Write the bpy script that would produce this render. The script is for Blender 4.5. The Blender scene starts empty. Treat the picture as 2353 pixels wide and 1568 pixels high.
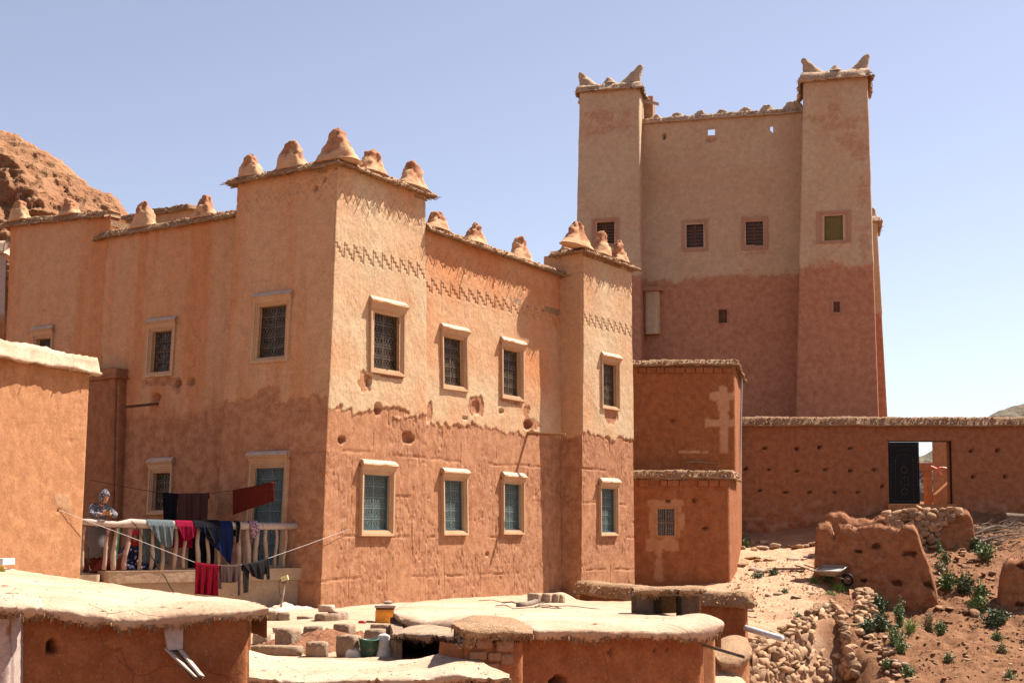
import bpy, bmesh, math, random
import numpy as np
from mathutils import Vector, Matrix

random.seed(7)
RNG = np.random.default_rng(7)
SC = bpy.context.scene
COL = SC.collection

# ------------------------------------------------------------------ camera, sky, sun, exposure
# picture coordinates below are those of the photograph scaled to 2352 x 1568
FPX, CX, CY, HOR, PITCH = 3141.0, 1176.0, 784.0, 1232.0, math.radians(4.0)
PCY = HOR - FPX * math.tan(PITCH)
cam = bpy.data.cameras.new('camera')
cam_ob = bpy.data.objects.new('camera', cam)
COL.objects.link(cam_ob)
cam.sensor_width = 36.0
cam.lens = FPX / 2352.0 * 36.0
cam.shift_y = (PCY - CY) / 2352.0
cam.clip_start, cam.clip_end = 0.1, 8000
cam_ob.location = (0, 0, 0)
cam_ob.rotation_euler = (math.pi / 2 + PITCH, 0, 0)
SC.camera = cam_ob

SUN = Vector((0.486, 0.237, 0.841)).normalized()
world = bpy.data.worlds.new('World')
SC.world = world
world.use_nodes = True
wn, wl = world.node_tree.nodes, world.node_tree.links
wn.clear()
sky = wn.new('ShaderNodeTexSky')
sky.sky_type = 'NISHITA'
sky.sun_disc = False
sky.sun_elevation = math.asin(SUN.z)
sky.sun_rotation = math.atan2(SUN.x, SUN.y)
sky.altitude = 1500
sky.air_density = 1.0
sky.dust_density = 2.2
sky.ozone_density = 1.2
hs = wn.new('ShaderNodeHueSaturation')
hs.inputs['Hue'].default_value = 0.514
hs.inputs['Saturation'].default_value = 0.68
hs.inputs['Value'].default_value = 1.0
bg = wn.new('ShaderNodeBackground')
bg.inputs['Strength'].default_value = 0.069
wo = wn.new('ShaderNodeOutputWorld')
wl.new(sky.outputs[0], hs.inputs['Color'])
wl.new(hs.outputs[0], bg.inputs['Color'])
wl.new(bg.outputs[0], wo.inputs[0])

sl = bpy.data.lights.new('sun', 'SUN')
sl.energy = 5.0
sl.angle = math.radians(0.53)
sl.color = (1.0, 0.945, 0.86)
sun_ob = bpy.data.objects.new('sun', sl)
COL.objects.link(sun_ob)
sun_ob.rotation_euler = SUN.to_track_quat('Z', 'Y').to_euler()
sun_ob.location = (30, 10, 60)

SC.view_settings.view_transform = 'Standard'
SC.view_settings.look = 'None'
SC.view_settings.exposure = 1.35
SC.view_settings.gamma = 1.0
SC.view_settings.use_curve_mapping = False
SC.cycles.max_bounces = 8
SC.cycles.diffuse_bounces = 5
SC.cycles.use_denoising = True

# ------------------------------------------------------------------ picture <-> place
_c, _s = math.cos(PITCH), math.sin(PITCH)
def ray(px, py):
    dx, up = (px - CX) / FPX, (PCY - py) / FPX
    return np.array([dx, _c - up * _s, _s + up * _c])
def atY(px, py, Y):
    r = ray(px, py); return r * (Y / r[1])
def atz(px, py, z):
    r = ray(px, py); return r * (z / r[2])
def onplane(px, py, p0, n):
    r = ray(px, py); return r * (np.dot(p0, n) / np.dot(r, n))
def along(P, d, px):
    """the point P + t d (d horizontal) that shows at column px"""
    k = (px - CX) / FPX
    w0 = P[1] * _c + P[2] * _s
    t = (k * w0 - P[0]) / (d[0] - k * d[1] * _c)
    return P + np.asarray(d) * t
def pix(P):
    w = P[1] * _c + P[2] * _s; u = -P[1] * _s + P[2] * _c
    return CX + FPX * P[0] / w, PCY - FPX * u / w

# ------------------------------------------------------------------ noise
def _hash(ix, iy, iz, seed):
    h = (ix.astype(np.int64) * 374761393 + iy.astype(np.int64) * 668265263 + iz.astype(np.int64) * 2147483647 + seed * 974711) & 0xFFFFFFFF
    h = ((h ^ (h >> 13)) * 1274126177) & 0xFFFFFFFF
    h = ((h ^ (h >> 16)) * 2246822519) & 0xFFFFFFFF
    return ((h ^ (h >> 15)) & 0xFFFFFF) / float(0xFFFFFF)
def vn(x, y, z=None, seed=0):
    """value noise in 0..1"""
    x = np.asarray(x, float); y = np.asarray(y, float) + 0 * x
    z = np.zeros_like(x) if z is None else np.asarray(z, float) + 0 * x
    ix, iy, iz = np.floor(x), np.floor(y), np.floor(z)
    fx, fy, fz = x - ix, y - iy, z - iz
    fx, fy, fz = [f * f * f * (f * (f * 6 - 15) + 10) for f in (fx, fy, fz)]
    r = 0
    for a in (0, 1):
        for b in (0, 1):
            for c in (0, 1):
                w = (fx if a else 1 - fx) * (fy if b else 1 - fy) * (fz if c else 1 - fz)
                r = r + w * _hash(ix + a, iy + b, iz + c, seed)
    return r
def fbm(x, y, z=None, seed=0, octs=4, gain=0.5):
    a, r, tot, f = 1.0, 0, 0, 1.0
    for k in range(octs):
        r = r + a * (vn(np.asarray(x) * f, np.asarray(y) * f, None if z is None else np.asarray(z) * f, seed + 17 * k) - 0.5)
        tot += a; a *= gain; f *= 2.03
    return r / tot * 2
def sstep(a, b, x):
    t = np.clip((x - a) / (b - a), 0, 1); return t * t * (3 - 2 * t)

# ------------------------------------------------------------------ objects
ORG = {}
def link(o, parent=None, org=None):
    COL.objects.link(o)
    if parent is not None:
        o.parent = parent
    return o
def empty(name, loc, label=None, cat=None, group=None, kind=None):
    o = bpy.data.objects.new(name, None)
    o.location = [float(v) for v in loc]; o.empty_display_size = 0.3
    COL.objects.link(o); ORG[o.name] = np.array(loc, float)
    tag(o, label, cat, group, kind)
    return o
def tag(o, label=None, cat=None, group=None, kind=None):
    if label: o['label'] = label
    if cat: o['category'] = cat
    if group: o['group'] = group
    if kind: o['kind'] = kind
    return o
def mesh(name, V, F, mat, parent=None, smooth=True, attrs=None, base=None):
    """V in world coordinates; F an int array (quads or tris) or a list of faces. Parented: stored relative to the thing's base."""
    V = np.asarray(V, float)
    if parent is not None:
        org = ORG[parent.name]; loc = (0, 0, 0)
    elif base is not None:
        org = np.asarray(base, float); loc = org
    else:
        org = np.zeros(3); loc = org
    me = bpy.data.meshes.new(name)
    if isinstance(F, np.ndarray):
        n, k = F.shape
        me.vertices.add(len(V)); me.vertices.foreach_set('co', (V - org).astype(np.float32).ravel())
        me.loops.add(n * k); me.loops.foreach_set('vertex_index', F.astype(np.int32).ravel())
        me.polygons.add(n)
        me.polygons.foreach_set('loop_start', np.arange(0, n * k, k, dtype=np.int32))
        me.polygons.foreach_set('loop_total', np.full(n, k, np.int32))
        me.update(calc_edges=True)
    else:
        me.from_pydata((V - org).tolist(), [], [list(map(int, f)) for f in F])
    me.polygons.foreach_set('use_smooth', np.full(len(me.polygons), smooth, bool))
    if attrs:
        for k, a in attrs.items():
            at = me.attributes.new(k, 'FLOAT', 'POINT'); at.data.foreach_set('value', np.asarray(a, np.float32).ravel())
    me.validate()
    if isinstance(mat, (list, tuple)):
        for m in mat: me.materials.append(m)
    else:
        me.materials.append(mat)
    o = bpy.data.objects.new(name, me)
    o.location = [float(v) for v in loc]
    COL.objects.link(o)
    if parent is not None: o.parent = parent
    ORG[o.name] = org
    return o
def inst(name, me, loc, rot=(0, 0, 0), scale=(1, 1, 1), parent=None):
    """an object that shares mesh data; loc in world coordinates"""
    o = bpy.data.objects.new(name, me)
    org = ORG[parent.name] if parent is not None else np.zeros(3)
    o.location = [float(a - b) for a, b in zip(loc, org)]
    o.rotation_euler = rot; o.scale = scale
    COL.objects.link(o)
    if parent is not None: o.parent = parent
    ORG[o.name] = np.array(loc, float)
    return o

class MB:
    """collects bars, boxes and sheets into one mesh"""
    def __init__(s): s.V = []; s.F = []; s.n = 0
    def add(s, V, F):
        V = np.asarray(V, float)
        s.V.append(V); s.F += [[i + s.n for i in f] for f in F]; s.n += len(V)
    def box(s, c, ax, ay, az):
        """centre and three half-extent vectors"""
        c, ax, ay, az = [np.asarray(v, float) for v in (c, ax, ay, az)]
        V = [c + i * ax + j * ay + k * az for k in (-1, 1) for j in (-1, 1) for i in (-1, 1)]
        s.add(V, [(0, 2, 3, 1), (4, 5, 7, 6), (0, 1, 5, 4), (2, 6, 7, 3), (0, 4, 6, 2), (1, 3, 7, 5)])
    def bar(s, p, q, w, n, d=None):
        """flat bar from p to q, half width w across, half depth d along n"""
        p, q, n = [np.asarray(v, float) for v in (p, q, n)]
        t = q - p; L = np.linalg.norm(t)
        if L < 1e-6: return
        side = np.cross(t / L, n); side = side / max(1e-9, np.linalg.norm(side))
        s.box((p + q) / 2, t / 2, side * w, n * (d or w))
    def tube(s, pts, rad, k=6, cap=True):
        pts = [np.asarray(p, float) for p in pts]
        rads = rad if hasattr(rad, '__len__') else [rad] * len(pts)
        V = []; up0 = np.array([0.13, 0.21, 0.97])
        for i, p in enumerate(pts):
            t = pts[min(i + 1, len(pts) - 1)] - pts[max(i - 1, 0)]
            t = t / max(1e-9, np.linalg.norm(t))
            a = np.cross(t, up0)
            if np.linalg.norm(a) < 0.1: a = np.cross(t, [1.0, 0, 0])
            a /= np.linalg.norm(a); b = np.cross(t, a)
            for j in range(k):
                an = 2 * math.pi * j / k
                V.append(p + rads[i] * (math.cos(an) * a + math.sin(an) * b))
        F = [(i * k + j, i * k + (j + 1) % k, (i + 1) * k + (j + 1) % k, (i + 1) * k + j) for i in range(len(pts) - 1) for j in range(k)]
        if cap:
            F.append(tuple(range(k))[::-1]); F.append(tuple(range((len(pts) - 1) * k, len(pts) * k)))
        s.add(V, F)
    def build(s, name, mat, parent=None, smooth=False, base=None):
        return mesh(name, np.concatenate(s.V), s.F, mat, parent, smooth, base=base)

def gridF(nr, nc, keep=None):
    r, c = np.meshgrid(np.arange(nr - 1), np.arange(nc - 1), indexing='ij')
    a = r * nc + c
    F = np.stack([a, a + 1, a + nc + 1, a + nc], -1).reshape(-1, 4)
    return F if keep is None else F[keep.ravel()]

# ------------------------------------------------------------------ materials
def newmat(name):
    m = bpy.data.materials.new(name); m.use_nodes = True
    nt = m.node_tree; nt.nodes.clear()
    o = nt.nodes.new('ShaderNodeOutputMaterial'); b = nt.nodes.new('ShaderNodeBsdfPrincipled')
    nt.links.new(b.outputs[0], o.inputs[0])
    return m, nt, b
def N(nt, t, **k):
    n = nt.nodes.new(t)
    for a, v in k.items(): setattr(n, a, v)
    return n
def mixc(nt, f, a, b, mode='MIX'):
    m = N(nt, 'ShaderNodeMix', data_type='RGBA', blend_type=mode)
    for sock, v in ((m.inputs[0], f), (m.inputs[6], a), (m.inputs[7], b)):
        if hasattr(v, 'is_linked') or hasattr(v, 'links'): nt.links.new(v, sock)
        elif hasattr(v, '__len__'): sock.default_value = (*v[:3], 1)
        else: sock.default_value = v
    return m.outputs[2]
def ramp(nt, f, a, b):
    m = N(nt, 'ShaderNodeMapRange'); m.inputs[1].default_value = a; m.inputs[2].default_value = b
    m.interpolation_type = 'SMOOTHSTEP'
    nt.links.new(f, m.inputs[0]); return m.outputs[0]
def noise(nt, co, scale, detail=5, rough=0.6, stretch=None):
    if stretch:
        mp = N(nt, 'ShaderNodeMapping'); mp.inputs['Scale'].default_value = stretch
        nt.links.new(co, mp.inputs[0]); co = mp.outputs[0]
    n = N(nt, 'ShaderNodeTexNoise'); n.inputs['Scale'].default_value = scale
    n.inputs['Detail'].default_value = detail; n.inputs['Roughness'].default_value = rough
    nt.links.new(co, n.inputs['Vector']); return n.outputs['Fac']
def bumpn(nt, h, strength, dist, prev=None):
    b = N(nt, 'ShaderNodeBump'); b.inputs['Strength'].default_value = strength; b.inputs['Distance'].default_value = dist
    nt.links.new(h, b.inputs['Height'])
    if prev is not None: nt.links.new(prev, b.inputs['Normal'])
    return b.outputs[0]
def attr(nt, name):
    a = N(nt, 'ShaderNodeAttribute'); a.attribute_name = name; return a.outputs['Fac']
def pos(nt):
    return N(nt, 'ShaderNodeNewGeometry').outputs['Position']

AL = 0.59
def dim(c, k=None): return None if c is None else tuple(v * (k or AL) for v in c)
def wall_mat(name, earth1, earth2, beige, peach, fleck=(0.62, 0.48, 0.34), k=1.0, vk=0.12):
    """mud wall: bare rammed earth, with a coat of plaster where the mesh's 'plaster' is 1; 'tint' washes it from beige to peach"""
    earth1, earth2, beige, peach, fleck = map(dim, (earth1, earth2, beige, peach, fleck))
    m, nt, b = newmat(name)
    p = pos(nt)
    big = noise(nt, p, 0.9, 4); mid = noise(nt, p, 5.0, 6, 0.65); fine = noise(nt, p, 27.0, 5, 0.75)
    vert = noise(nt, p, 1.0, 5, 0.65, (9, 9, 0.9))
    e = mixc(nt, ramp(nt, mid, 0.35, 0.65), earth1, earth2)
    e = mixc(nt, ramp(nt, vert, 0.5, 0.75), e, mixc(nt, vk, e, dim((0.6, 0.36, 0.22))))
    pl = mixc(nt, attr(nt, 'tint'), beige, peach)
    pl = mixc(nt, ramp(nt, big, 0.3, 0.7), pl, mixc(nt, 0.18, pl, peach))
    c = mixc(nt, attr(nt, 'plaster'), e, pl)
    c = mixc(nt, 1.0, c, mixc(nt, ramp(nt, mid, 0.2, 0.8), (0.86, 0.84, 0.82), (1.12, 1.1, 1.08)), 'MULTIPLY')
    vo = N(nt, 'ShaderNodeTexVoronoi'); vo.inputs['Scale'].default_value = 26.0; nt.links.new(p, vo.inputs['Vector'])
    lt = N(nt, 'ShaderNodeMath', operation='LESS_THAN'); lt.inputs[1].default_value = 0.17; nt.links.new(vo.outputs['Distance'], lt.inputs[0])
    gt = N(nt, 'ShaderNodeMath', operation='GREATER_THAN'); gt.inputs[1].default_value = 0.66
    sp = N(nt, 'ShaderNodeSeparateColor'); nt.links.new(vo.outputs['Color'], sp.inputs[0]); nt.links.new(sp.outputs[0], gt.inputs[0])
    fm = N(nt, 'ShaderNodeMath', operation='MULTIPLY'); nt.links.new(lt.outputs[0], fm.inputs[0]); nt.links.new(gt.outputs[0], fm.inputs[1])
    fm2 = N(nt, 'ShaderNodeMath', operation='MULTIPLY'); fm2.inputs[1].default_value = 0.7 * k; nt.links.new(fm.outputs[0], fm2.inputs[0])
    c = mixc(nt, fm2.outputs[0], c, fleck)
    c = mixc(nt, 0.75, c, mixc(nt, 1.0, c, mixc(nt, ramp(nt, fine, 0.25, 0.75), (0.75, 0.75, 0.75), (1.25, 1.25, 1.25)), 'MULTIPLY'))
    nt.links.new(c, b.inputs['Base Color'])
    b.inputs['Roughness'].default_value = 0.95
    b.inputs['Specular IOR Level'].default_value = 0.15
    n1 = bumpn(nt, mid, 0.35, 0.02); n2 = bumpn(nt, fine, 0.7, 0.010, n1)
    nt.links.new(n2, b.inputs['Normal'])
    return m
def rough_mat(name, c1, c2, scale=6.0, c3=None, bump=0.5, dist=0.02, fine=45.0, rand=0.0, rough=0.95, spec=0.15, stretch=None):
    """earth, stone, wood, cloth: two or three noise-mixed colours and relief"""
    c1, c2, c3 = map(dim, (c1, c2, c3))
    m, nt, b = newmat(name)
    p = N(nt, 'ShaderNodeTexCoord').outputs['Object'] if rand else pos(nt)
    a = noise(nt, p, scale, 6, 0.65, stretch); f = noise(nt, p, fine, 3, 0.6, stretch)
    c = mixc(nt, ramp(nt, a, 0.32, 0.68), c1, c2)
    if c3 is not None:
        c = mixc(nt, ramp(nt, f, 0.56, 0.7), c, c3)
    c = mixc(nt, 1.0, c, mixc(nt, ramp(nt, f, 0.2, 0.8), (0.85,) * 3, (1.15,) * 3), 'MULTIPLY')
    if rand:
        oi = N(nt, 'ShaderNodeObjectInfo')
        mr = N(nt, 'ShaderNodeMapRange'); mr.inputs[3].default_value = 1 - rand; mr.inputs[4].default_value = 1 + rand
        nt.links.new(oi.outputs['Random'], mr.inputs[0])
        mm = N(nt, 'ShaderNodeVectorMath', operation='SCALE'); nt.links.new(c, mm.inputs[0]); nt.links.new(mr.outputs[0], mm.inputs['Scale'])
        c = mm.outputs[0]
    nt.links.new(c, b.inputs['Base Color'])
    b.inputs['Roughness'].default_value = rough; b.inputs['Specular IOR Level'].default_value = spec
    nt.links.new(bumpn(nt, f, bump, dist, bumpn(nt, a, bump, dist * 2)), b.inputs['Normal'])
    return m
def plain(name, c, rough=0.6, metal=0.0, spec=0.4, alpha=None):
    c = dim(c, 0.75)
    m, nt, b = newmat(name)
    p = pos(nt)
    n = noise(nt, p, 14.0, 4)
    nt.links.new(mixc(nt, 1.0, c, mixc(nt, ramp(nt, n, 0.3, 0.7), (0.82,) * 3, (1.12,) * 3), 'MULTIPLY'), b.inputs['Base Color'])
    b.inputs['Roughness'].default_value = rough; b.inputs['Metallic'].default_value = metal; b.inputs['Specular IOR Level'].default_value = spec
    return m
M = {}
M['wall'] = wall_mat('mud wall', (0.50, 0.212, 0.102), (0.61, 0.295, 0.158), (0.82, 0.60, 0.365), (0.76, 0.325, 0.14), vk=0.28)
M['kasbah'] = wall_mat('kasbah wall', (0.62, 0.27, 0.15), (0.68, 0.32, 0.182), (0.80, 0.575, 0.37), (0.72, 0.41, 0.24), k=0.4)
M['red'] = wall_mat('red mud wall', (0.42, 0.145, 0.055), (0.47, 0.175, 0.07), (0.82, 0.47, 0.27), (0.60, 0.27, 0.12), k=0.8)
M['gate'] = wall_mat('gate wall mud', (0.40, 0.16, 0.075), (0.46, 0.195, 0.094), (0.50, 0.27, 0.16), (0.48, 0.24, 0.14), k=0.3)
M['orange'] = wall_mat('orange mud wall', (0.58, 0.26, 0.115), (0.63, 0.30, 0.14), (0.62, 0.40, 0.23), (0.6, 0.3, 0.14))
M['cream'] = rough_mat('pale mud roof', (0.60, 0.385, 0.245), (0.76, 0.55, 0.385), 0.9, (0.68, 0.46, 0.31), 0.5, 0.014, 24)
def crack(mt, scale, depth, amount, wd=0.012):
    nt = mt.node_tree; b = [n for n in nt.nodes if n.type == 'BSDF_PRINCIPLED'][0]
    p = pos(nt); w = N(nt, 'ShaderNodeTexNoise'); w.inputs['Scale'].default_value = scale * 1.5; nt.links.new(p, w.inputs['Vector'])
    ad = N(nt, 'ShaderNodeVectorMath', operation='ADD'); nt.links.new(p, ad.inputs[0]); sc = N(nt, 'ShaderNodeVectorMath', operation='SCALE'); sc.inputs['Scale'].default_value = 0.5 / scale; nt.links.new(w.outputs['Color'], sc.inputs[0]); nt.links.new(sc.outputs[0], ad.inputs[1])
    v = N(nt, 'ShaderNodeTexVoronoi', feature='DISTANCE_TO_EDGE'); v.inputs['Scale'].default_value = scale; nt.links.new(ad.outputs[0], v.inputs['Vector'])
    m = ramp(nt, v.outputs['Distance'], wd, 0.0); msk = ramp(nt, noise(nt, p, scale * 0.6, 3), 0.5, 0.6)
    f = N(nt, 'ShaderNodeMath', operation='MULTIPLY'); nt.links.new(m, f.inputs[0]); nt.links.new(msk, f.inputs[1])
    f2 = N(nt, 'ShaderNodeMath', operation='MULTIPLY'); f2.inputs[1].default_value = amount; nt.links.new(f.outputs[0], f2.inputs[0])
    src = b.inputs['Base Color'].links[0].from_socket; nt.links.new(mixc(nt, f2.outputs[0], src, mixc(nt, 1.0, src, (0.35, 0.28, 0.22), 'MULTIPLY')), b.inputs['Base Color'])
    inv = N(nt, 'ShaderNodeMath', operation='SUBTRACT'); inv.inputs[0].default_value = 1.0; nt.links.new(f.outputs[0], inv.inputs[1])
    nt.links.new(bumpn(nt, inv.outputs[0], 0.8, depth, b.inputs['Normal'].links[0].from_socket), b.inputs['Normal'])
crack(M['cream'], 1.3, 0.01, 0.5, 0.009); crack(M['wall'], 0.9, 0.006, 0.32, 0.005); crack(M['kasbah'], 0.5, 0.006, 0.35, 0.005); crack(M['red'], 0.8, 0.006, 0.35, 0.006)
M['straw'] = rough_mat('straw and mud', (0.42, 0.22, 0.11), (0.52, 0.32, 0.18), 9.0, (0.68, 0.52, 0.36), 0.9, 0.02, 55)
M['stick'] = rough_mat('reed sticks', (0.34, 0.19, 0.10), (0.5, 0.33, 0.19), 20.0, None, 0.3, 0.004, 60)
M['merlon'] = rough_mat('eroded mud', (0.50, 0.24, 0.125), (0.62, 0.37, 0.21), 4.0, (0.70, 0.49, 0.31), 0.9, 0.03, 22)
M['frame'] = rough_mat('smooth lime surround', (0.70, 0.41, 0.225), (0.76, 0.49, 0.285), 2.5, None, 0.15, 0.004, 25)
M['framek'] = rough_mat('pink lime surround', (0.60, 0.31, 0.19), (0.66, 0.37, 0.24), 2.5, None, 0.15, 0.004, 25)
M['hoodtop'] = rough_mat('pale lime ledge', (0.70, 0.49, 0.36), (0.78, 0.60, 0.46), 4, None, 0.3, 0.006, 30)
M['iron'] = rough_mat('rusty iron grille', (0.07, 0.042, 0.02), (0.20, 0.125, 0.055), 9, None, 0.1, 0.002, 60, rough=0.5, spec=0.5)
M['teal'] = rough_mat('teal painted iron', (0.15, 0.21, 0.20), (0.21, 0.28, 0.26), 8, (0.38, 0.42, 0.38), 0.1, 0.002, 50, rough=0.55, spec=0.4)
M['tealframe'] = plain('blue painted casement', (0.055, 0.135, 0.16), 0.5)
M['glass'] = plain('dark window pane', (0.022, 0.018, 0.015), 0.08, spec=0.6)
M['screen'] = rough_mat('dusty teal screen', (0.185, 0.215, 0.18), (0.24, 0.27, 0.23), 3, None, 0.05, 0.002, 90, rough=0.5, spec=0.3)
M['lattice'] = rough_mat('old turned wood', (0.15, 0.065, 0.035), (0.24, 0.11, 0.06), 8, None, 0.2, 0.003, 50)
M['kascap'] = rough_mat('kasbah coping', (0.62, 0.41, 0.26), (0.72, 0.51, 0.34), 4.0, None, 0.7, 0.03, 22)
M['stone'] = rough_mat('river stone', (0.50, 0.26, 0.13), (0.66, 0.42, 0.25), 2.0, (0.66, 0.46, 0.31), 0.6, 0.03, 14, rand=0.42)
M['palestone'] = rough_mat('pale stone', (0.56, 0.37, 0.25), (0.66, 0.49, 0.36), 3.0, None, 0.5, 0.03, 14, rand=0.2)
M['block'] = rough_mat('mud block', (0.40, 0.25, 0.155), (0.52, 0.36, 0.24), 4.0, (0.58, 0.42, 0.29), 0.6, 0.02, 24, rand=0.18)
M['path'] = rough_mat('trodden earth', (0.58, 0.29, 0.145), (0.70, 0.42, 0.245), 1.3, (0.72, 0.48, 0.31), 0.7, 0.03, 16)
M['soil'] = rough_mat('red soil', (0.40, 0.165, 0.075), (0.52, 0.26, 0.135), 2.0, (0.60, 0.37, 0.22), 0.9, 0.04, 14)
M['wood'] = rough_mat('weathered pole wood', (0.34, 0.20, 0.12), (0.52, 0.37, 0.25), 3.0, None, 0.4, 0.006, 30, stretch=(4, 4, 0.7))
M['palewood'] = rough_mat('bleached log', (0.62, 0.46, 0.36), (0.74, 0.60, 0.49), 3.0, (0.45, 0.30, 0.22), 0.4, 0.006, 12)
M['beam'] = rough_mat('dry beam', (0.34, 0.16, 0.075), (0.44, 0.24, 0.12), 3.0, None, 0.4, 0.006, 30)
M['greywood'] = rough_mat('grey branch', (0.22, 0.15, 0.11), (0.36, 0.27, 0.20), 5.0, None, 0.4, 0.006, 30)
M['plasterlow'] = rough_mat('grey render', (0.55, 0.36, 0.22), (0.64, 0.45, 0.29), 2.5, (0.5, 0.33, 0.2), 0.4, 0.01, 14)
M['pink'] = rough_mat('pinkish lime wall', (0.60, 0.45, 0.37), (0.68, 0.53, 0.44), 2.0, None, 0.3, 0.01, 20)
M['black'] = plain('black paint', (0.008, 0.009, 0.010), 0.6, spec=0.15)
M['brass'] = plain('brass stud', (0.45, 0.28, 0.11), 0.4, 0.7)
M['soot'] = plain('sooty dark', (0.02, 0.014, 0.011), 0.9)

# ------------------------------------------------------------------ walls
class Ribbon:
    """a wall that follows a line in plan (from the viewer's left to right), leaning between its foot and its top"""
    def __init__(s, pb, pt, z0, zt, steps, zstep):
        s.pb = np.array([p[:2] for p in pb], float); s.pt = np.array([p[:2] for p in pt], float)
        k = len(s.pb)
        s.z0 = np.full(k, z0, float) if not hasattr(z0, '__len__') else np.array(z0, float)
        s.zt = np.full(k, zt, float) if not hasattr(zt, '__len__') else np.array(zt, float)
        s.steps = steps if hasattr(steps, '__len__') else [steps] * (k - 1)
        s.zstep = zstep; s.open = []; s.bands = []
        s.L = np.linalg.norm(s.pb[1:] - s.pb[:-1], axis=1)
    def P(s, i, f, z):
        b = s.pb[i] + (s.pb[i + 1] - s.pb[i]) * f; t = s.pt[i] + (s.pt[i + 1] - s.pt[i]) * f
        z0 = s.z0[i] + (s.z0[i + 1] - s.z0[i]) * f; zt = s.zt[i] + (s.zt[i + 1] - s.zt[i]) * f
        g = (z - z0) / (zt - z0)
        return np.array([*(b + (t - b) * g), z])
    def axes(s, i, f=0.5):
        a = np.array([*(s.pb[i + 1] - s.pb[i]), 0.0]); a /= np.linalg.norm(a)
        up = s.P(i, f, 5.0) - s.P(i, f, 0.0); up /= np.linalg.norm(up)
        n = np.cross(a, up); n /= np.linalg.norm(n)
        return a, up, n
    def uv(s, i, px, py):
        """(fraction along segment i, z) of the point of its plane seen at px, py"""
        f, z = 0.5, 0.0
        r = ray(px, py)
        for _ in range(30):
            a, up, n = s.axes(i, f); p0 = s.P(i, f, z)
            p = r * (np.dot(p0, n) / np.dot(r, n))
            f += np.dot(p - p0, a) / s.L[i]; z = p[2]
        return f, z
    def opening(s, i, px0, px1, yt, yb):
        pc = (px0 + px1) / 2
        f0, _ = s.uv(i, px0, (yt + yb) / 2); f1, _ = s.uv(i, px1, (yt + yb) / 2)
        _, z1 = s.uv(i, pc, yt); _, z0 = s.uv(i, pc, yb)
        s.open.append((i, f0, f1, z0, z1))
        a, up, n = s.axes(i, (f0 + f1) / 2)
        return dict(c=s.P(i, (f0 + f1) / 2, (z0 + z1) / 2), a=a, up=up, n=n, w=(f1 - f0) * s.L[i], h=(z1 - z0), z0=z0, z1=z1, seg=i, f0=f0, f1=f1)
    def build(s, name, mat, parent, disp, r=0.05, grow=0.0):
        f, seg, off, nrm = [], [], [], []
        k = len(s.L)
        tang = (s.pb[1:] - s.pb[:-1]) / s.L[:, None]
        nm = np.stack([tang[:, 1], -tang[:, 0]], 1)
        for i in range(k):
            n = max(1, int(math.ceil(s.L[i] / s.steps[i])))
            ff = np.arange(n + (1 if i == k - 1 else 0)) / n
            e0 = ff * s.L[i]; e1 = (1 - ff) * s.L[i]
            o = np.zeros(len(ff))
            conv0 = i > 0 and np.cross(tang[i - 1], tang[i]) > 0.2
            conv1 = i < k - 1 and np.cross(tang[i], tang[i + 1]) > 0.2
            nn = np.tile(nm[i], (len(ff), 1))
            if i > 0: nn[0] = nm[i] + nm[i - 1]; nn[0] /= np.linalg.norm(nn[0])
            for cv, e in ((conv0, e0), (conv1, e1)):
                if cv:
                    m = e < r; o[m] -= r - np.sqrt(np.maximum(0, r * r - (r - e[m]) ** 2))
            if conv0: o[0] *= 0.7
            f.append(ff); seg.append(np.full(len(ff), i)); off.append(o); nrm.append(nn)
        f = np.concatenate(f); seg = np.concatenate(seg); off = np.concatenate(off); nrm = np.concatenate(nrm)
        b = s.pb[seg] + (s.pb[seg + 1] - s.pb[seg]) * f[:, None]; t = s.pt[seg] + (s.pt[seg + 1] - s.pt[seg]) * f[:, None]
        z0 = s.z0[seg] + (s.z0[seg + 1] - s.z0[seg]) * f; zt = s.zt[seg] + (s.zt[seg + 1] - s.zt[seg]) * f
        Ht = s.zt.mean() - s.z0.mean(); g = [0.0]
        while g[-1] < 1 - 1e-6:
            zz = s.z0.mean() + g[-1] * Ht
            st = 0.0135 if any(a_ <= zz <= b_ for a_, b_ in s.bands) else s.zstep
            g.append(g[-1] + st / Ht)
        g[-1] = 1.0; g = np.array(g)[:, None]; nr = len(g)
        Z = z0[None] + (zt - z0)[None] * g
        XY = b[None] + (t - b)[None] * g[..., None]
        S = (f * s.L[seg])[None] + 0 * Z; SG = np.broadcast_to(seg[None], Z.shape)
        d, at = disp(SG, S, Z, XY)
        d = d + off[None]
        V = np.concatenate([XY + nrm[None] * d[..., None], Z[..., None]], -1).reshape(-1, 3)
        nc = len(f)
        keep = np.ones((nr - 1, nc - 1), bool)
        fc = 0.5 * (S[:-1, :-1] + S[:-1, 1:]); zc = 0.5 * (Z[:-1, :-1] + Z[1:, 1:]); sc = SG[:-1, :-1]
        last = np.isclose(S[:-1, 1:], 0)
        fc = np.where(last, S[:-1, :-1] + 0.5 * np.array(s.steps)[sc], fc)
        for (i, f0, f1, za, zb) in s.open:
            keep &= ~((sc == i) & (fc > f0 * s.L[i] - grow) & (fc < f1 * s.L[i] + grow) & (zc > za - grow) & (zc < zb + grow))
        return mesh(name, V, gridF(nr, nc, keep), mat, parent, True, at)

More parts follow.
